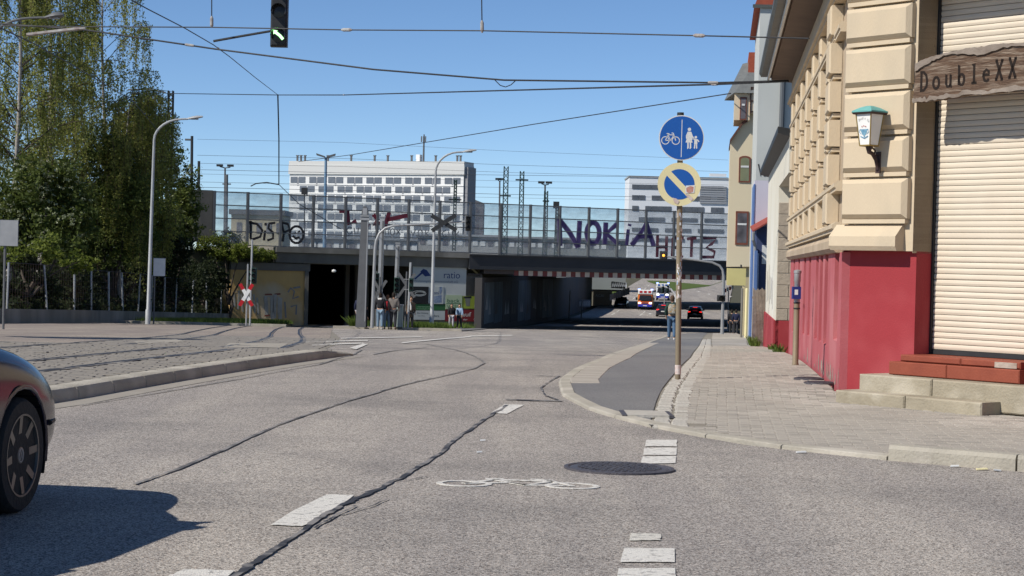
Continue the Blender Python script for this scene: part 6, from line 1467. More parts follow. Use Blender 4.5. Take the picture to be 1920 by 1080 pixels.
def birch(label, px, d, top, crown, lean=0, seed=1, dens=1.0, trunk_r=.16):
    random.seed(seed); np.random.seed(seed)
    base = Vector((ray(px,500).x*d, d, G(d)+.9)); t = thing('birch_tree', label, 'tree', base); H = top
    b = MB(); tr = [(lean*f*H+.25*math.sin(f*5+seed), .1*math.sin(f*4), H*f-1) for f in np.linspace(0,1,9)]; b.tube(tr, list(np.linspace(trunk_r,.03,9)), 8); tk = b.build('trunk', BK, t, smooth=60)
    lb = MB(); sb = MB(); pts = []; nb_ = int(46*dens)
    for k in range(nb_):
        f = random.uniform(.25,.98); i = f*8; r_ = Vector(tr[int(i)]).lerp(Vector(tr[min(8,int(i)+1)]), i-int(i)); an = random.uniform(0,2*math.pi)
        L = crown*(1.05-.55*f)*random.uniform(.55,1.1); up = L*random.uniform(.35,.8)*(1.1-.3*f)
        tip = r_+Vector((L*math.cos(an), L*math.sin(an), up)); m1 = r_.lerp(tip,.5)+Vector((0,0,.15*L)); bw = [r_, r_.lerp(m1,.6), m1, m1.lerp(tip,.6)+Vector((0,0,.1)), tip]
        lb.tube(bw, list(np.linspace(max(.02,trunk_r*.38*(1.1-f)),.012,5)), 5)
        for q in range(int(15*dens)):
            g = random.uniform(.3,1); j = g*4; p0 = bw[int(j)].lerp(bw[min(4,int(j)+1)], j-int(j))
            dl = random.uniform(1.0,3.4)*(.6+.5*g)*crown/3.6; ox, oy = random.gauss(0,.22), random.gauss(0,.22)
            st = [p0, p0+Vector((ox*.7,oy*.7,-dl*.25)), p0+Vector((ox,oy,-dl*.6)), p0+Vector((ox*1.1,oy*1.1,-dl))]
            sb.tube(st, [.010,.008,.006,.004], 3, caps=False)
            n_ = int(dl*26); ff = np.random.rand(n_)*3
            for x in ff: a_ = st[int(x)].lerp(st[min(3,int(x)+1)], x-int(x)); pts.append((a_.x+random.gauss(0,.10), a_.y+random.gauss(0,.10), a_.z+random.gauss(0,.06)))
    lb.build('limb', BR, t); sb.build('twigs', TW, t, norm=False); leaves('crown', pts, .085, LM['birch'], t, droop=.5, elong=1.5)
    return t
birch('tall weeping birch with white trunk at the far left',25,92,21,4.4,-.01,11,.9)
birch('weeping birch with forked white trunk left of the middle',72,98,22,4.8,.02,12,.95,.2)
birch('broad weeping birch whose hanging twigs reach the lattice mast',190,104,20.0,5.0,.0,13,1.05)
birch('thin weeping birch in front of the black lattice mast',272,108,12.2,2.6,.02,14,1.0,.12)
birch('low drooping birch whose curtain of twigs hangs behind the left street lamp',225,101,12.0,4.2,.01,15,.85,.14)
random.seed(21); np.random.seed(21)
def crel(px, py, d, loc): v = at(px,py,d)-Vector(loc); return (v.x,v.y,v.z)
def shr(label, px, d, cl, mt, sz, nper, **k):
    loc = (ray(px,500).x*d, d, G(d)+.5); s_ = d/FPX
    return shrub('shrub' if k.pop('sh',1) else 'bush_tree', label, loc, [(*crel(x,y,d+dy,loc), rx*s_, rx*s_*.9, rz*s_) for (x,y,dy,rx,rz) in cl], mt, sz, nper, **k)
shr('large white flowering bush behind the fence at the left',70,90,[(40,350,0,70,60),(110,350,1,60,55),(20,430,0,60,60),(100,430,0,75,60),(150,400,1,45,45)],LM['shrub'],.13,620,bloom=22)
shr('dark green bushy tree behind the left street lamp',215,100,[(200,300,0,60,70),(240,380,-1,70,70),(180,400,0,60,60),(230,460,0,80,50),(160,470,0,60,45)],LM['shrub'],.12,560)
shr('sunlit bushy tree with pale blossom right of the left street lamp',325,112,[(310,300,0,38,45),(345,350,0,36,50),(320,400,0,52,50),(350,430,0,30,40),(285,340,1,40,50),(355,390,0,28,30)],leafmat('spring_leaf', (.12,.16,.035), (.17,.20,.05), (.085,.12,.028)),.11,800,bloom=7)
shr('low yellowish bushes at the fence on the far left',40,84,[(20,480,0,50,30),(90,470,1,50,35),(150,490,2,45,30)],LM['lime'],.11,420)
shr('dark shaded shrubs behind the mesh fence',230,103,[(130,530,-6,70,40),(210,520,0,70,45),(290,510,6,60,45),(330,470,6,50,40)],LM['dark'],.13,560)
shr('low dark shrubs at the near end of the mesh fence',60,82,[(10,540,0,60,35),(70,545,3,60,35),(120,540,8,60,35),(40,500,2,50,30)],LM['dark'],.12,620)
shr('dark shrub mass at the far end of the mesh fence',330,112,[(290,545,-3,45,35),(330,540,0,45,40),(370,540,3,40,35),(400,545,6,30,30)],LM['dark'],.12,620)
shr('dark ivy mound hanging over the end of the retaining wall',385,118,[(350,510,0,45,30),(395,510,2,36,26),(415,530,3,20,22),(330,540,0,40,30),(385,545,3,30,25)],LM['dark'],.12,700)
shr('bright green bush on top of the tan retaining wall',430,124.2,[(395,455,0,32,26),(430,450,1,30,22),(455,470,0,34,20),(490,475,1,30,18),(420,475,0,40,18)],LM['lime'],.09,1300)
# slope behind the fence, its soil darkened to stand for shade
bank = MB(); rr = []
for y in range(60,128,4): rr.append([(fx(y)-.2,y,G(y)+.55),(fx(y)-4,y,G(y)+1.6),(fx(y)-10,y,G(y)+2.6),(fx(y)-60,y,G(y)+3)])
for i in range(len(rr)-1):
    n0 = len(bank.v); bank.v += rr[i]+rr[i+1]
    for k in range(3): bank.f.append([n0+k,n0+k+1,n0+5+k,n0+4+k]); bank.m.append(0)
struct(bank.build('embankment_slope', mat('soil_painted_shade', (.045,.042,.026), .95, (.03,.034,.016), 1.2, .8, .5, 12)))
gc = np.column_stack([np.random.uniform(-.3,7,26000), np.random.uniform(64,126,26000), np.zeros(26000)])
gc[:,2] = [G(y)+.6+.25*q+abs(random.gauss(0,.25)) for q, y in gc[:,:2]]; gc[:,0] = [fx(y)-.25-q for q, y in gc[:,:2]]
o = leaves('added_ivy_cover', gc, .17, LM['dark'], None); o['kind'] = 'stuff'  # leaf layer added to darken the slope

bg_ = shr('deep row of dark trees on the slope at the back left',120,124,[(x,y,random.uniform(-3,6),60,55) for x in range(-20,360,48) for y in (400,470)],LM['dark'],.2,150,sh=0,cat='tree')
# grass verges: blades as stuff over a soil sheet
def verge(name, y0, y1, xa, xb, n, h, sl=True):
    ys_ = np.linspace(y0,y1,14); sheet(name, M['soil'] if not sl else M['grass'], ys_, xa, xb, lambda x, y: G(y)+.06, nx=2)
    V = []; Fc = []
    yy = np.random.uniform(y0,y1,n)
    for i, y in enumerate(yy):
        x = random.uniform(xa(y),xb(y)); z = G(y)+.06; hh = h*random.uniform(.4,1.2); a = random.uniform(0,3.14); wx, wy = .02*math.cos(a), .02*math.sin(a); lx, ly = random.gauss(0,.3)*hh, random.gauss(0,.3)*hh
        V += [(x-wx,y-wy,z),(x+wx,y+wy,z),(x+lx,y+ly,z+hh)]; Fc.append((3*i,3*i+1,3*i+2))
    me = bpy.data.meshes.new('grass'); me.from_pydata(V,[],Fc); me.materials.append(M['grass']); o = link('grass', me); o['kind'] = 'stuff'
wallY = lambda x: 126+.3943*(x+15.8)
verge('grass_verge', 96, 121.5, lambda y: -19.5+.02*(y-96), lambda y: railx(y,0)-2.2-.0*(y-96), 16000, .28)
verge('grass_verge', 97, 126, lambda y: lerp([(97,-6.6),(110,-8.2),(126,-10)],y), lambda y: lerp([(97,-4.3),(110,-4.4),(120,-3.0),(126,-2.4)],y), 15000, .34)
b = MB()
isl = [(94.5,-9),(94.5,-2.5),(112,-1.9),(127,-1.6),(127,-11),(97,-10)]
b.add([(x,y,G(y)+.04) for y, x in isl], [list(range(6))]); struct(b.build('crossing_island', M['asphalt_fine'], norm=False))
b = MB(); b.hexa([(-9,94.3,G(94)-.1),(-2.5,94.3,G(94)-.1),(-2.5,94.5,G(94)-.1),(-9,94.5,G(94)-.1),(-9,94.3,G(94)+.12),(-2.5,94.3,G(94)+.12),(-2.5,94.5,G(94)+.12),(-9,94.5,G(94)+.12)]); struct(b.build('island_kerb', M['kerb']))
b = MB(); b.hexa([(-20,95.3,G(95)-.1),(-11.5,95.3,G(95)-.1),(-11.5,95.6,G(95)-.1),(-20,95.6,G(95)-.1),(-20,95.3,G(95)+.12),(-11.5,95.3,G(95)+.12),(-11.5,95.6,G(95)+.12),(-20,95.6,G(95)+.12)]); struct(b.build('verge_kerb', M['kerb']))
# weeds at the foot of the houses
def weed(px, py, d, n, h, label):
    x = ray(px,500).x*d; t = thing('weed', label, 'weed', (x,d,PV(x,d)))
    V = []; Fc = []
    for i in range(n):
        a = random.uniform(0,6.28); r_ = random.uniform(0,.16); hh = h*random.uniform(.4,1); x0, y0 = r_*math.cos(a), r_*math.sin(a); w_ = random.uniform(.006,.014); lx, ly = random.gauss(0,.25)*hh, random.gauss(0,.25)*hh
        V += [(x0-w_,y0,0),(x0+w_,y0,0),(x0+lx+w_,y0+ly,hh*.7),(x0+lx*1.6,y0+ly*1.6,hh)]; Fc.append((4*i,4*i+1,4*i+2,4*i+3))
    me = bpy.data.meshes.new('blades'); me.from_pydata(V,[],Fc); me.materials.append(M['grass']); link('blades', me, t)
weed(1464,670,37.5,45,.2,'green weed tuft in the corner between red plinth and pink wall')
weed(1455,665,42.5,30,.15,'small weed tuft by the dull red passage plinth'); weed(1420,640,52,70,.32,'tall weeds at the grey board fence'); weed(1414,630,56,60,.32,'weeds at the far end of the grey board fence')
weed(1900,768,20.6,30,.10,'tiny weed at the right end of the lowest step'); weed(665,612,94.6,160,.7,'scrubby tuft at the foot of the broad grey pillar')
# off-frame tree left, its shade falls on the tram bed
shr('leafy roadside tree left of the frame',-560,38,[(-540,20,0,130,90),(-500,-120,1,130,90),(-580,-60,-1,140,90)],LM['shrub'],.16,800,sh=0,cat='tree',trunk=.2)
# ================================================================= people
SKIN = [mat('skin_a', (.50,.30,.20), .6, (.45,.26,.17), 8, .5), mat('skin_b', (.36,.20,.13), .6, (.32,.17,.11), 8, .5)]
def cl(name, c, c2=None): return mat(name, c, .85, c2 or tuple(x*.75 for x in c), 7, .8, .3, 25)
CL = {'black': cl('black_cloth', (.018,.018,.022)), 'jeans': cl('light_jeans', (.20,.29,.38)), 'jeans_d': cl('blue_jeans', (.085,.15,.24)), 'dark': cl('charcoal_cloth', (.035,.036,.042)), 'taupe': cl('taupe_jacket', (.17,.15,.135)),
      'red': cl('red_cloth', (.36,.02,.03)), 'pale': cl('pale_grey_cloth', (.45,.44,.47)), 'lblue': cl('light_blue_cloth', (.30,.42,.58)), 'green': cl('dark_green_cloth', (.022,.055,.045)), 'white': cl('white_cloth', (.62,.61,.58)), 'olive': cl('olive_cloth', (.07,.075,.05)), 'brown': cl('brown_cloth', (.12,.085,.06)), 'navy': cl('navy_cloth', (.02,.025,.06)), 'pat': mat('patterned_pack', (.50,.47,.40), .8, (.05,.06,.05), 28, 1, det=2, c3=(.42,.24,.06), sc3=14)}
HAIR = {'dark': cl('dark_hair', (.022,.016,.012)), 'brown': cl('brown_hair', (.09,.05,.028)), 'red': cl('auburn_hair', (.20,.085,.04))}
def skin(name, verts, edges, radii, mt, parent, root=0, sub=1):
    me = bpy.data.meshes.new(name); me.from_pydata(verts, edges, []); o = bpy.data.objects.new(name, me); COL.objects.link(o)
    md = o.modifiers.new('s', 'SKIN'); sv = me.skin_vertices[0].data
    for i, r_ in enumerate(radii):
        rr = r_ if isinstance(r_, tuple) else (r_, r_); sv[i].radius = rr; sv[i].use_root = (i == root)
    sd = o.modifiers.new('d', 'SUBSURF'); sd.levels = sub; sd.render_levels = sub
    m2 = ev_mesh(o); bpy.data.objects.remove(o); bpy.data.meshes.remove(me); m2.name = name
    m2.materials.clear(); m2.materials.append(mt); shade(m2, True)
    return link(name, m2, parent)
def person(label, loc, face=0.0, h=1.75, top='black', leg='jeans', hair='dark', shoe='white', stride=0.0, arm=(0.0,0.0), bend=(.1,.1), pack=None, hood=None, long_=False, sk=0, slim=1.0, scarf=None, group=None):
    """face 0: looks away from the camera along +Y; local -y is the back."""
    t = thing('person', label, 'person', loc, -face, group); s = h/1.75
    V = []; E = []; Rd = []
    def v(x, y, z, r_, p=None):
        V.append((x*s,y*s,z*s)); Rd.append(tuple(q*s for q in r_) if isinstance(r_, tuple) else r_*s)
        if p is not None: E.append((p, len(V)-1))
        return len(V)-1
    w_ = slim
    pel = v(0,0,.95,(.145*w_,.10)); wst = v(0,.0,1.10,(.125*w_,.09),pel); ch = v(0,.01,1.28,(.155*w_,.105),wst); nk0 = v(0,0,1.43,(.07,.065),ch); nk = v(0,.01,1.50,(.05,.05),nk0); h1 = v(0,.025,1.56,(.068,.078),nk); h2 = v(0,.02,1.64,(.078,.092),h1); h3 = v(0,.01,1.705,(.062,.075),h2)
    v(0,.125,1.605,.014,h2)                                     # nose
    for sx in (-1,1): v(sx*.088,0,1.61,(.012,.02),h2)           # ears
    limbs = {}
    for i, sx in enumerate((-1,1)):
        sw = stride*(1 if i == 0 else -1)
        hp_ = v(sx*.092*w_,0,.88,(.085*w_,.09),pel); kn = v(sx*.10,.17*sw+.015*abs(sw),.50,(.058,.062),hp_); an = v(sx*.105,.30*sw-.10*max(0,-sw),.09+.04*max(0,-sw),(.038,.042),kn); to = v(sx*.115,.30*sw+.15-.1*max(0,-sw),.035,(.04,.03),an)
        A = arm[i]; B_n = bend[i]
        sh = v(sx*.19*w_,0,1.405,(.062,.062),ch); el = v(sx*.245*w_,.26*A-.01,1.13+.03*abs(A),(.043,.046),sh); wr = v(sx*.235*w_,.26*A+.25*B_n+.02,.89+.22*max(0,B_n-.1)+.02*abs(A),(.028,.034),el)
        pm = v(sx*.23*w_,.26*A+.27*B_n+.035,.82+.25*max(0,B_n-.1),(.018,.038),wr)
        for q, dy in enumerate((-.03,-.01,.012,.032)):
            f1 = v(sx*.228*w_,.26*A+.29*B_n+.04+dy,.765+.01*abs(q-1.6)+.27*max(0,B_n-.1),.0085,pm); v(sx*.215*w_,.26*A+.31*B_n+.048+dy,.725+.012*abs(q-1.6)+.28*max(0,B_n-.1),.0075,f1)
        th = v(sx*.215*w_,.26*A+.27*B_n+.08,.815+.25*max(0,B_n-.1),.010,wr); v(sx*.205*w_,.26*A+.28*B_n+.095,.775+.26*max(0,B_n-.1),.008,th)
        limbs[sx] = (hp_,kn,an,to,sh,el,wr)
    skin('body', V, E, Rd, SKIN[sk], t)
    g = lambda i, k=1.0, a=.0: (tuple(q*k+a*s for q in Rd[i]))
    # trousers
    ids = [pel]+[i for sx in (-1,1) for i in limbs[sx][:3]]; mp = {q: n for n, q in enumerate(ids)}
    tv_ = [Vector(V[i]) for i in ids]; te = [(mp[a],mp[c]) for a, c in E if a in mp and c in mp]; tr = [g(i,1.06,.016) for i in ids]
    skin('trousers', [tuple(x) for x in tv_], te, tr, CL[leg], t)
    # jacket: torso and sleeves in one
    ids = [pel,wst,ch,nk0]+[i for sx in (-1,1) for i in limbs[sx][4:7]]; mp = {q: n for n, q in enumerate(ids)}
    jv = [list(V[i]) for i in ids]; je = [(mp[a],mp[c]) for a, c in E if a in mp and c in mp]; jr = [g(i,1.1,.022) for i in ids]
    for sx in (-1,1): jv[mp[limbs[sx][6]]][2] += .02*s
    if long_:
        jv.append([0,0,.62*s]); jr.append((.17*s,.13*s)); je.append((0,len(jv)-1))
    else: jv[0][2] += -.01
    skin('jacket', [tuple(x) for x in jv], je, jr, CL[top], t)
    # shoes
    for sx in (-1,1):
        a, c = Vector(V[limbs[sx][2]]), Vector(V[limbs[sx][3]])
        skin('shoe', [(a.x,a.y-.05*s,max(.04*s,a.z-.05*s)),(a.x,a.y+.03*s,max(.04*s,a.z-.045*s)),(c.x,c.y,.035*s),(c.x,c.y+.06*s,.03*s)], [(0,1),(1,2),(2,3)], [.045*s,.05*s,.046*s,.03*s], CL[shoe], t)
    # hair
    b = MB(); n = 12; vs = []
    for i, (zz, rr) in enumerate(((1.53,.072),(1.58,.09),(1.64,.098),(1.70,.086),(1.745,.05),(1.76,.008))):
        for k in range(n):
            an = 2*math.pi*k/n; y = math.sin(an); fr = 1.0 if y < .25 else .72
            vs.append((rr*.95*math.cos(an)*s, (rr*1.12*y*fr+.002)*s, (zz+(.075 if (y > .3 and i < 2) else 0)+random.gauss(0,.004))*s))
    b.add(vs, [(i*n+k,i*n+(k+1)%n,(i+1)*n+(k+1)%n,(i+1)*n+k) for i in range(5) for k in range(n)]); b.build('hair', HAIR[hair], t, smooth=True)
    b = MB()
    for sx in (-1,1): b.lathe([(.011*s,0),(.008*s,.006*s)], 8, F=lambda x, y, z, sx=sx: (sx*.032*s+x, .098*s+z, 1.625*s+y))
    b.build('eyes', M['dark'], t); b = MB(); b.box(-.024*s,.024*s,.098*s,.104*s,1.555*s,1.562*s); b.build('mouth', mat('lips', (.3,.12,.1), .6), t)
    if hood: skin('hood', [(-.1*s,-.07*s,1.44*s),(0,-.11*s,1.46*s),(.1*s,-.07*s,1.44*s)], [(0,1),(1,2)], [.05*s,.065*s,.05*s], CL[hood], t, root=1)
    if pack:
        b = MB(); vs = []
        prof = [(1.02,.10,.13),(1.06,.15,.17),(1.2,.165,.18),(1.34,.15,.16),(1.42,.10,.10)]; n = 10
        for zz, wx, dy in prof:
            for k in range(n): an = 2*math.pi*k/n; vs.append((wx*math.copysign(abs(math.cos(an))**.6,math.cos(an))*s, (-.17+dy*.6*math.copysign(abs(math.sin(an))**.6,math.sin(an)))*s, zz*s))
        b.add(vs, [(i*n+k,i*n+(k+1)%n,(i+1)*n+(k+1)%n,(i+1)*n+k) for i in range(4) for k in range(n)]+[list(range(n)),[4*n+k for k in range(n)]]); pk = b.build('backpack', CL[pack], t, smooth=50)
        for sx in (-1,1):
            b = MB(); b.tube([(sx*.11*s,-.12*s,1.40*s),(sx*.12*s,.0,1.475*s),(sx*.12*s,.13*s,1.36*s),(sx*.13*s,.12*s,1.2*s),(sx*.14*s,-.05*s,1.08*s)], .018*s, 6); b.build('strap', M['black'], pk)
        b = MB(); b.box(-.10*s,.10*s,-.295*s,-.27*s,1.07*s,1.22*s); b.build('pocket', CL[pack], pk)
    if scarf: skin('scarf', [(-.09*s,.05*s,1.47*s),(0,-.09*s,1.47*s),(.09*s,.05*s,1.47*s),(.05*s,.13*s,1.25*s),(.06*s,.15*s,1.0*s)], [(0,1),(1,2),(2,3),(3,4)], [.04*s,.045*s,.04*s,.045*s,.05*s], CL[scarf], t, root=1)
    return t
def stand(px, py, dd): v = at(px,py,dd); return (v.x, dd, G(dd)+.02)
PG = 'people waiting at the tram crossing'
person('person in a black jacket with white hood and light jeans seen from behind', stand(712,617,93), .15, 1.82, 'black','jeans','dark','white',.12,(0,0),(.3,.3),hood='white',group=PG)
person('person with auburn hair and a bright red backpack in light jeans', stand(725,617,93.6), -.1, 1.74, 'black','jeans','red','brown',.1,(0,0),(.2,.3),pack='red',group=PG)
person('tall person in a taupe jacket and dark trousers beside the red backpack', stand(737,617,93.2), .1, 1.86, 'taupe','dark','dark','brown',.15,(.1,0),(.3,.5),sk=1,group=PG)
person('person in a long brown coat and white scarf beside the slim signal pole', stand(769,614,95.8), 2.6, 1.70, 'brown','dark','brown','dark',.1,(0,0),(.2,.2),long_=True,scarf='white',group=PG)
person('person in dark jacket half hidden by the broad grey pillar', stand(673,613,96), .4, 1.72, 'navy','pale','dark','dark',.1,group=PG)
person('teenager in a black sweater and pale trousers walking towards the crossing', stand(846,612,117), math.pi-.15, 1.56, 'black','pale','dark','white',.55,(-.3,.3),(.2,.2),slim=.95)
person('teenager in a light blue jacket and dark trousers walking beside the black sweater', stand(861,612,117.3), math.pi+.2, 1.55, 'lblue','dark','dark','white',-.5,(.3,-.3),(.2,.2),slim=.95)
person('person in a dark green hoodie with patterned backpack walking behind the sign pole', stand(1259,638,74), .1, 1.78, 'green','jeans_d','brown','white',.45,(.2,-.2),(.3,.2),pack='pat',sk=0)
for px, py, dd, lab, tp in ((1372,600,128,'dark clad person under the yellow panel at the right, nearest the street','black'),(1380,601,126,'dark clad person under the yellow panel at the right, nearest the wall','navy')):
    person(lab, stand(px,py,dd), .2, 1.72, tp,'dark','dark','dark',.3)
# seated figure behind the pillar
b_ = person('person in black crouching at the foot of the broad grey pillar', stand(686,616,93.4), 1.2, 1.15, 'black','black','dark','dark',.3)
# ================================================================= vehicles
TYRE = mat('tyre', (.017,.017,.018), .8, (.026,.025,.024), 12, .6, .3, 40); RIM = mat('alloy_rim', (.17,.16,.15), .4, (.12,.115,.105), 6, .7, metal=.6); GLS = mat('car_glass', (.012,.014,.016), .06, spec=.6, c2=(.02,.022,.025)); LGT = mat('lamp_glass', (.45,.45,.46), .15, spec=.6, c2=(.3,.3,.31)); RED = mat('tail_lamp', (.22,.01,.012), .2, (.16,.008,.01), 5, .5)
def paint(name, c):
    m_ = mat(name, c, .16, tuple(x*.85 for x in c), 1.5, .6, spec=.5); bs_ = m_.node_tree.nodes['Principled BSDF']; bs_.inputs['Coat Weight'].default_value = .0; bs_.inputs['Coat Roughness'].default_value = .05; return m_
def wheel(parent, x, y, r, wd, side, spokes=8, detail=True):
    F = lambda a, c, h: Vector((x+h*side, y+a, r+c)); b = MB()
    prof = [(r*.70,-wd*.5),(r*.93,-wd*.5),(r*.985,-wd*.38),(r,-wd*.2),(r,wd*.2),(r*.985,wd*.38),(r*.93,wd*.5),(r*.72,wd*.50),(r*.69,wd*.44)]
    b.lathe(prof, 36 if detail else 16, F=F); w_ = b.build('wheel', TYRE, parent, smooth=40)
    b = MB(); n_ = 36 if detail else 14; R1 = r*.715
    rp = [(R1,wd*.45),(R1,wd*.515),(R1*.955,wd*.51),(R1*.93,wd*.40),(R1*.90,-wd*.1)]; vs = []; 
    for rr, hh in rp:
        for k in range(n_): an = 2*math.pi*k/n_; vs.append(F(rr*math.cos(an), rr*math.sin(an), hh))
    b.add(vs, [(i*n_+k,i*n_+(k+1)%n_,(i+1)*n_+(k+1)%n_,(i+1)*n_+k) for i in range(4) for k in range(n_)])
    for k in range(spokes):
        for sg_ in (0,):
            a0 = 2*math.pi*k/spokes+.1; a1 = a0+sg_*.13; hw = R1*(.085 if detail else .13)
            p0 = Vector((math.cos(a0),math.sin(a0))); p1 = Vector((math.cos(a1),math.sin(a1))); q = Vector((-p0.y,p0.x))
            P0, P1 = p0*R1*.20+q*sg_*R1*.05, p1*R1*.94; qq = Vector((-(P1-P0).y,(P1-P0).x)).normalized()*hw
            c8 = [P0-qq*1.2,P1-qq,P1+qq,P0+qq*1.2]
            b.hexa([F(p.x,p.y,wd*.28) for p in c8]+[F(c8[0].x,c8[0].y,wd*.40),F(c8[1].x,c8[1].y,wd*.49),F(c8[2].x,c8[2].y,wd*.49),F(c8[3].x,c8[3].y,wd*.40)])
    b.lathe([(R1*.27,wd*.2),(R1*.27,wd*.40),(R1*.2,wd*.44),(.001,wd*.445)], 20, F=F); rim = b.build('rim', RIM, w_, smooth=30, norm=True)
    b = MB(); b.lathe([(R1*.9,wd*.12),(.001,wd*.121)], 20, F=F); b.build('brake_disc', M['dark'], w_)
    if detail:
        b = MB(); k_ = R1*.17; Fc = lambda a, c, h: F(a*k_, c*k_, wd*.447+h)
        b.ribbon(circ(0,0,.92,n=20), .12, Fc, 0, .002); b.ribbon([(-.4,.75),(0,.1),(.4,.75)], .15, Fc, 0, .002); b.ribbon([(-.75,.4),(-.38,-.65),(0,.0),(.38,-.65),(.75,.4)], .15, Fc, 0, .002); b.build('hub_emblem', M['galv'], w_, norm=False)
        for k in range(5):
            an = 2*math.pi*k/5+.3; b = MB(); b.lathe([(.009,wd*.3),(.009,wd*.42)], 6, F=lambda a, c, h, an=an: F(a+R1*.20*math.cos(an), c+R1*.20*math.sin(an), h)); b.build('wheel_bolt', M['galv_d'], w_)
    return w_
def car(label, loc, rz, pm, L=4.3, W=1.77, H=1.45, detail=False, group=None, lights=None, cat='car', name='parked_car', van=False):
    """nose along local +y; origin on the ground at the centre."""
    t = thing(name, label, cat, loc, rz, group); hw = W/2; q = L/2
    #       y, z low, z top, half width factor
    st = [(-q,.38,.60,.80),(-q+.03,.30,.78,.90),(-q+.12,.24,.90,.955),(-q+.45,.20,.97,.985),(-q+.95,.18,.985,1.0),(-.5,.17,.955,1.0),(.45,.17,.985,1.0),(q-1.30,.17,.985,.995),(q-.95,.18,.96,.99),(q-.55,.20,.885,.975),(q-.25,.23,.77,.935),(q-.10,.26,.68,.87),(q-.02,.32,.55,.76)] if not van else [(-q,.35,1.0,.9),(-q+.1,.3,1.05,1),(q-1.2,.3,1.1,1),(q-.5,.3,1.05,.98),(q-.1,.33,.9,.92),(q,.4,.75,.85)]
    b = MB(); rings = []
    for (y, zl_, zt_, k) in st:
        w2 = hw*k; hgt = zt_-zl_
        half = [(w2*.80,zl_),(w2*.95,zl_+.06),(w2*.99,zl_+hgt*.28),(w2*1.0,zl_+hgt*.52),(w2*.985,zl_+hgt*.74),(w2*.94,zl_+hgt*.90),(w2*.85,zt_-.01),(w2*.5,zt_+.025)]
        rings.append([(x,y,z) for x, z in half]+[(0,y,zt_+.035)]+[(-x,y,z) for x, z in half[::-1]])
    n = len(rings[0]); b.v = [p for r_ in rings for p in r_]
    for i in range(len(rings)-1):
        for k in range(n): b.f.append([i*n+k,i*n+(k+1)%n,(i+1)*n+(k+1)%n,(i+1)*n+k])
    b.f += [list(range(n))[::-1], [(len(rings)-1)*n+k for k in range(n)]]; b.m = [0]*len(b.f)
    body = b.build('body', pm); wr = .325 if not van else .35; ya, yb = q-.86, -q+.82
    if detail:
        sd = body.modifiers.new('s','SUBSURF'); sd.levels = 2; sd.render_levels = 2
    cutters = []
    for y in (ya, yb):
        cb = MB(); cb.lathe([(wr*1.15,-hw-.2),(wr*1.15,hw+.2)], 40, F=lambda a, c, h, y=y: Vector((h, y+a, wr+c))); co = cb.build('cut', M['black']); cutters.append(co)
        md = body.modifiers.new('b','BOOLEAN'); md.operation = 'DIFFERENCE'; md.object = co; md.solver = 'EXACT'
    m2 = ev_mesh(body); body.modifiers.clear(); old = body.data; body.data = m2; m2.name = 'body'; bpy.data.meshes.remove(old)
    if len(m2.materials) == 0: m2.materials.append(pm)
    shade(m2, 32); body.parent = t
    for c in cutters: bpy.data.objects.remove(c)
    for y in (ya, yb):
        for sx in (-1,1):
            wheel(t, sx*(hw-.115), y, wr, .21, sx, detail=detail)
            b = MB(); N_ = 14; vs = []
            for k in range(N_+1):
                an = math.pi*(-.12+1.24*k/N_)
                vs += [(sx*(hw-.26), y+wr*1.15*math.cos(an), wr+wr*1.15*math.sin(an)), (sx*(hw-.02), y+wr*1.15*math.cos(an), wr+wr*1.15*math.sin(an))]
            b.add(vs, [(2*k,2*k+1,2*k+3,2*k+2) for k in range(N_)]+[[2*k for k in range(N_+1)]]); b.build('wheel_arch', M['black'], t, norm=False)
            if detail:
                b = MB(); vs = []
                for k in range(N_+1):
                    an = math.pi*(-.06+1.12*k/N_); 
                    for rr, ox in ((1.14,.0),(1.17,.012),(1.22,.004)): vs.append((sx*(hw*.985+ox-.012*(abs(an-math.pi/2)/1.6)), y+wr*rr*math.cos(an), wr+wr*rr*math.sin(an)))
                b.add(vs, [(3*k+j,3*k+j+1,3*k+j+4,3*k+j+3) for k in range(N_) for j in (0,1)]); b.build('arch_lip', pm, t, smooth=True, norm=False)
    # glasshouse
    zb_ = .94 if not van else 1.02; zt_ = H
    gs = [(-q+.30,hw*.80,zb_,.1),(-q+.85,hw*.90,zt_-.05,.78),(-.2,hw*.93,zt_,.80),(.35,hw*.93,zt_-.03,.80),(q-1.22,hw*.88,zb_+.0,.1)] if not van else [(-q+.02,hw*.95,zt_,.95),(-.2,hw*.97,zt_,.95),(q-1.3,hw*.96,zt_-.04,.92),(q-.55,hw*.9,zb_,.2)]
    b = MB(); 
    if not van:
        low = [(-q+.28,hw*.78),(-q+.8,hw*.90),(.3,hw*.93),(q-1.9,hw*.92),(q-1.15,hw*.80)]; top_ = [(-q+.75,hw*.66),(-q+1.0,hw*.70),(.25,hw*.73),(q-2.35,hw*.72),(q-2.05,hw*.66)]; zr_ = [zt_-.10,zt_-.035,zt_,zt_-.03,zt_-.10]
        vs = []
        for (y,x),(y2,x2),z in zip(low,top_,zr_): vs += [(x,y,zb_-.02),((x+x2)/2+.035,(y+y2)/2,(zb_+z)/2),(x2,y2,z),(0,y2,z+.03),(-x2,y2,z),(-(x+x2)/2-.035,(y+y2)/2,(zb_+z)/2),(-x,y,zb_-.02)]
        m_ = 7; fs = []
        for i in range(4):
            for k in range(6): fs.append((i*m_+k,i*m_+k+1,(i+1)*m_+k+1,(i+1)*m_+k))
        fs += [list(range(7)),[4*m_+k for k in range(7)]]; b.add(vs, fs); b.build('window_glass', GLS, t, smooth=50)
        b = MB(); vs2 = []
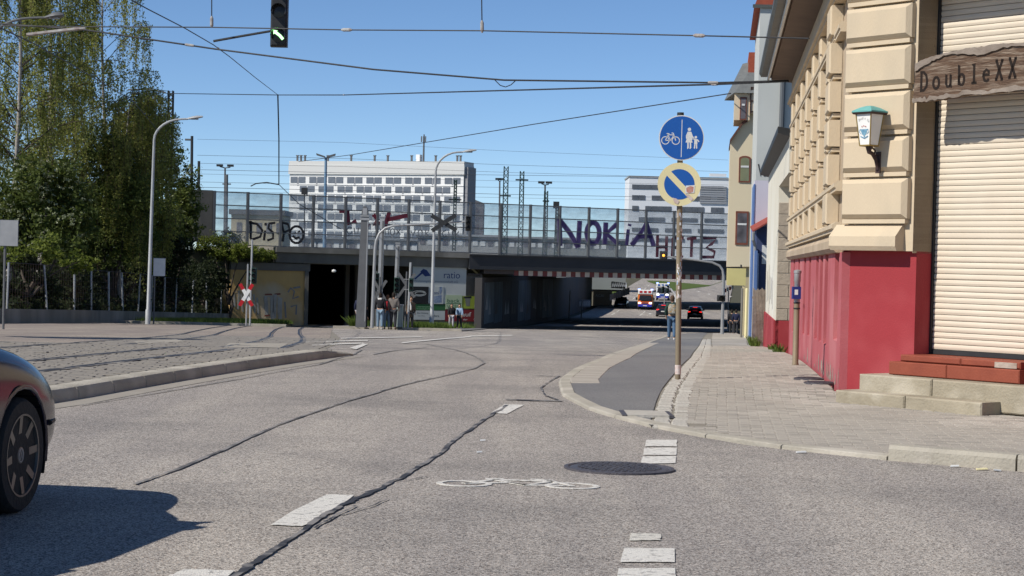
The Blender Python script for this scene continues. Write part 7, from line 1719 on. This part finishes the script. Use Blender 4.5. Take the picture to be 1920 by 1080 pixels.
        for i in range(5):
            o = vs[i*m_:i*m_+m_]; k_ = 1.012
            vs2 += [(o[2][0]*1.03,o[2][1],o[2][2]-.035),(o[2][0]*.97,o[2][1],o[2][2]+.012),(0,o[3][1],o[3][2]+.018),(-o[2][0]*.97,o[2][1],o[2][2]+.012),(-o[2][0]*1.03,o[2][1],o[2][2]-.035)]
        b.add(vs2, [(i*5+k,i*5+k+1,(i+1)*5+k+1,(i+1)*5+k) for i in range(4) for k in range(4)]); b.build('roof', pm, t, smooth=50)
        b = MB()
        for sx in (-1,1):
            for i in (0,2,4):
                o = vs[i*m_:i*m_+m_]; p = [o[0],o[1],o[2]] if sx > 0 else [o[6],o[5],o[4]]; b.tube([Vector(v_)*1.008 for v_ in p], .035 if i != 2 else .028, 5)
        b.build('pillar', pm if detail else M['dark'], t)
    # lights, plates, bumpers
    for sx in (-1,1):
        b = MB(); b.boss(lambda u, o, z, sx=sx: Vector((sx*(hw*.62+u), q-.30+o-abs(u)*.45-.02, z)), -.20, .20, -.12, .17, .60, .73, .03); b.build('headlight', M['head_lit'] if lights == 'front' else LGT, t, smooth=30)
        b = MB(); b.boss(lambda u, o, z, sx=sx: Vector((sx*(hw*.72+u), -q+.16-o, z)), -.16, .14, -.10, .10, .72, .90, .03); b.build('tail_light', M['red_lit'] if lights == 'rear' else RED, t, smooth=30)
        b = MB(); b.boss(lambda u, o, z, sx=sx: Vector((sx*(hw+.05+u), q-1.85+o*-1, z)), -.09, .085, -.06, .07, .97, 1.11, .04); mi = b.build('wing_mirror', pm, t, smooth=40)
        b = MB(); b.box(-.09,.09,.062,.068,.985,1.095,F=lambda u,o,z,sx=sx: Vector((sx*(hw+.05)+u, q-1.85-o, z))); b.build('mirror_glass', GLS, mi)
        b = MB(); b.tube([(sx*(hw-.08),q-1.80,.98),(sx*(hw+.03),q-1.85,1.0)], .025, 6); b.build('mirror_arm', M['dark'], mi)
        if detail:
            for y0 in (q-1.42, -.15):
                b = MB(); b.tube([(sx*hw*1.002,y0,.32),(sx*hw*1.003,y0,.62),(sx*hw*.985,y0,.88)], .006, 4); b.build('door_gap', M['black'], t)
            b = MB(); b.box(min(sx*hw*.985,sx*hw*1.012),max(sx*hw*.985,sx*hw*1.012),-.6,-.38,.76,.79); b.build('door_handle', pm, t)
            b = MB(); b.tube([(sx*(hw*1.004),q-1.38,.52),(sx*hw*1.004,-q+1.3,.52)], .02, 6); b.build('rub_strip', M['black'], t)
            b = MB(); b.tube([(sx*hw*.955,q-.40,.47),(sx*hw*.90,q-.22,.47),(sx*hw*.80,q-.09,.47)], .018, 6); b.build('bumper_strip', M['black'], t)
    b = MB(); b.box(-.26,.26,q-.03,q+.012,.42,.53); b.build('number_plate', M['sign_white'], t); b = MB(); b.box(-.26,.26,-q-.015,-q+.03,.60,.71); b.build('number_plate', M['sign_white'], t)
    b = MB(); b.box(-.42,.42,q-.045,q+.006,.55,.63); b.build('grille', M['black'], t)
    if lights == 'rear': b = MB(); b.box(-.25,.25,-q+.35,-q+.42,zt_-.10,zt_-.06); b.build('brake_lamp', M['red_lit'], t)
    return t
# foreground car, heading up the street
HD = R(7.4); wx, wy = -2.695, 10.4; L0, W0 = 4.25, 1.75
lx_, ly_ = W0/2-.0, L0/2-.86
cx_ = wx-(lx_*math.cos(HD)+ly_*math.sin(HD)); cy_ = wy-(-lx_*math.sin(HD)+ly_*math.cos(HD))
car('dark blue car with alloy wheels cut by the left frame edge', (cx_,cy_,0), -HD, paint('midnight_blue_paint', (.004,.006,.026)), L0, W0, 1.46, detail=True, name='foreground_car')
# traffic beyond the underpass
def roadcar(label, px, d, rz, col, lights, **k):
    v = ray(px,540).x*d; return car(label, (v,d,G(d)), rz, paint(label.split()[0]+'_paint'+str(px), col), lights=lights, name='driving_car', **k)
roadcar('black car with glowing red brake lights beyond the underpass',1305,213,-R(7),(.02,.012,.014),'rear')
roadcar('dark car with red tail light partly behind the walking person',1246,221,-R(7),(.015,.018,.03),'rear')
roadcar('black oncoming car with lit headlights in the underpass shade',1166,255,math.pi-R(8),(.008,.008,.009),'front')
# ambulance and police van
def van(label, px, d, cols, name, wpx):
    x = ray(px,540).x*d; t = thing(name, label, {'ambulance':'ambulance','police_van':'van'}[name], (x,d,G(d)), math.pi-R(6)); body_c, band_c, low_c = cols; W = 2.05
    b = MB(); b.boss(lambda u, o, z: Vector((u,o,z)), -W/2,W/2,-4.2,.7,.45,2.15,.12); bd = b.build('box_body', body_c, t)
    b = MB(); b.hexa([(-W/2*.97,.7,.40),(W/2*.97,.7,.40),(W/2*.90,1.7,.40),(-W/2*.90,1.7,.40),(-W/2*.95,.7,2.0),(W/2*.95,.7,2.0),(W/2*.86,.95,1.95),(-W/2*.86,.95,1.95)]); b.hexa([(-W/2*.95,.7,.42),(W/2*.95,.7,.42),(W/2*.9,2.05,.42),(-W/2*.9,2.05,.42),(-W/2*.94,.7,1.2),(W/2*.94,.7,1.2),(W/2*.86,1.95,1.05),(-W/2*.86,1.95,1.05)]); b.build('cab', band_c, t)
    b = MB(); b.hexa([(-W/2*.80,1.65,1.22),(W/2*.80,1.65,1.22),(W/2*.80,1.72,1.20),(-W/2*.80,1.72,1.20),(-W/2*.74,1.0,1.92),(W/2*.74,1.0,1.92),(W/2*.74,1.05,1.92),(-W/2*.74,1.05,1.92)]); b.build('windscreen', GLS, t)
    b = MB(); b.box(-W/2*.88,W/2*.88,1.98,2.1,.40,.72); b.build('bumper', low_c, t)
    b = MB(); b.box(-.4,.4,1.96,2.04,.78,.98); b.build('bonnet_stripe', M['warn_red'] if name == 'ambulance' else M['sign_blue'], t)
    b = MB(); b.boss(lambda u, o, z: Vector((u,o,z)), -W/2*.95,W/2*.95,.1,1.05,2.0,2.62,.1); rf = b.build('roof_fairing', M['sign_white'], t)
    for x0 in (-.72,-.15,.42): b = MB(); b.box(x0,x0+.34,1.051,1.08,2.22,2.50); b.build('red_panel' if name == 'ambulance' else 'blue_panel', M['red_sign'] if name == 'ambulance' else M['sign_blue'], rf)
    for sx in (-1,1):
        b = MB(); b.box(sx*.85-.16,sx*.85+.16,.55,.95,2.621,2.75); b.build('beacon', M['blue_lit'], t)
        b = MB(); b.box(sx*.72-.17,sx*.72+.17,2.0,2.09,.80,.98); b.build('headlight', M['head_lit'], t)
        b = MB(); b.box(sx*1.15-.12,sx*1.15+.12,1.35,1.45,1.25,1.6); b.build('wing_mirror', M['black'], t)
        for y in (1.25,-2.9): wheel(t, sx*.88, y, .36, .24, sx, detail=False)
    b = MB(); b.box(-.26,.26,2.101,2.11,.48,.58); b.build('number_plate', M['sign_white'], t)
    return t
OR = paint('ambulance_orange', (.62,.13,.03)); YEL = paint('ambulance_yellow', (.62,.42,.05)); BL = paint('emergency_blue', (.03,.05,.42)); SIL = paint('white_van_paint', (.55,.57,.60))
van('orange and white ambulance with lit headlamps beyond the underpass',1211,250,(YEL,OR,BL),'ambulance',33)
van('white and blue emergency van behind the ambulance',1243,290,(SIL,SIL,BL),'police_van',20)
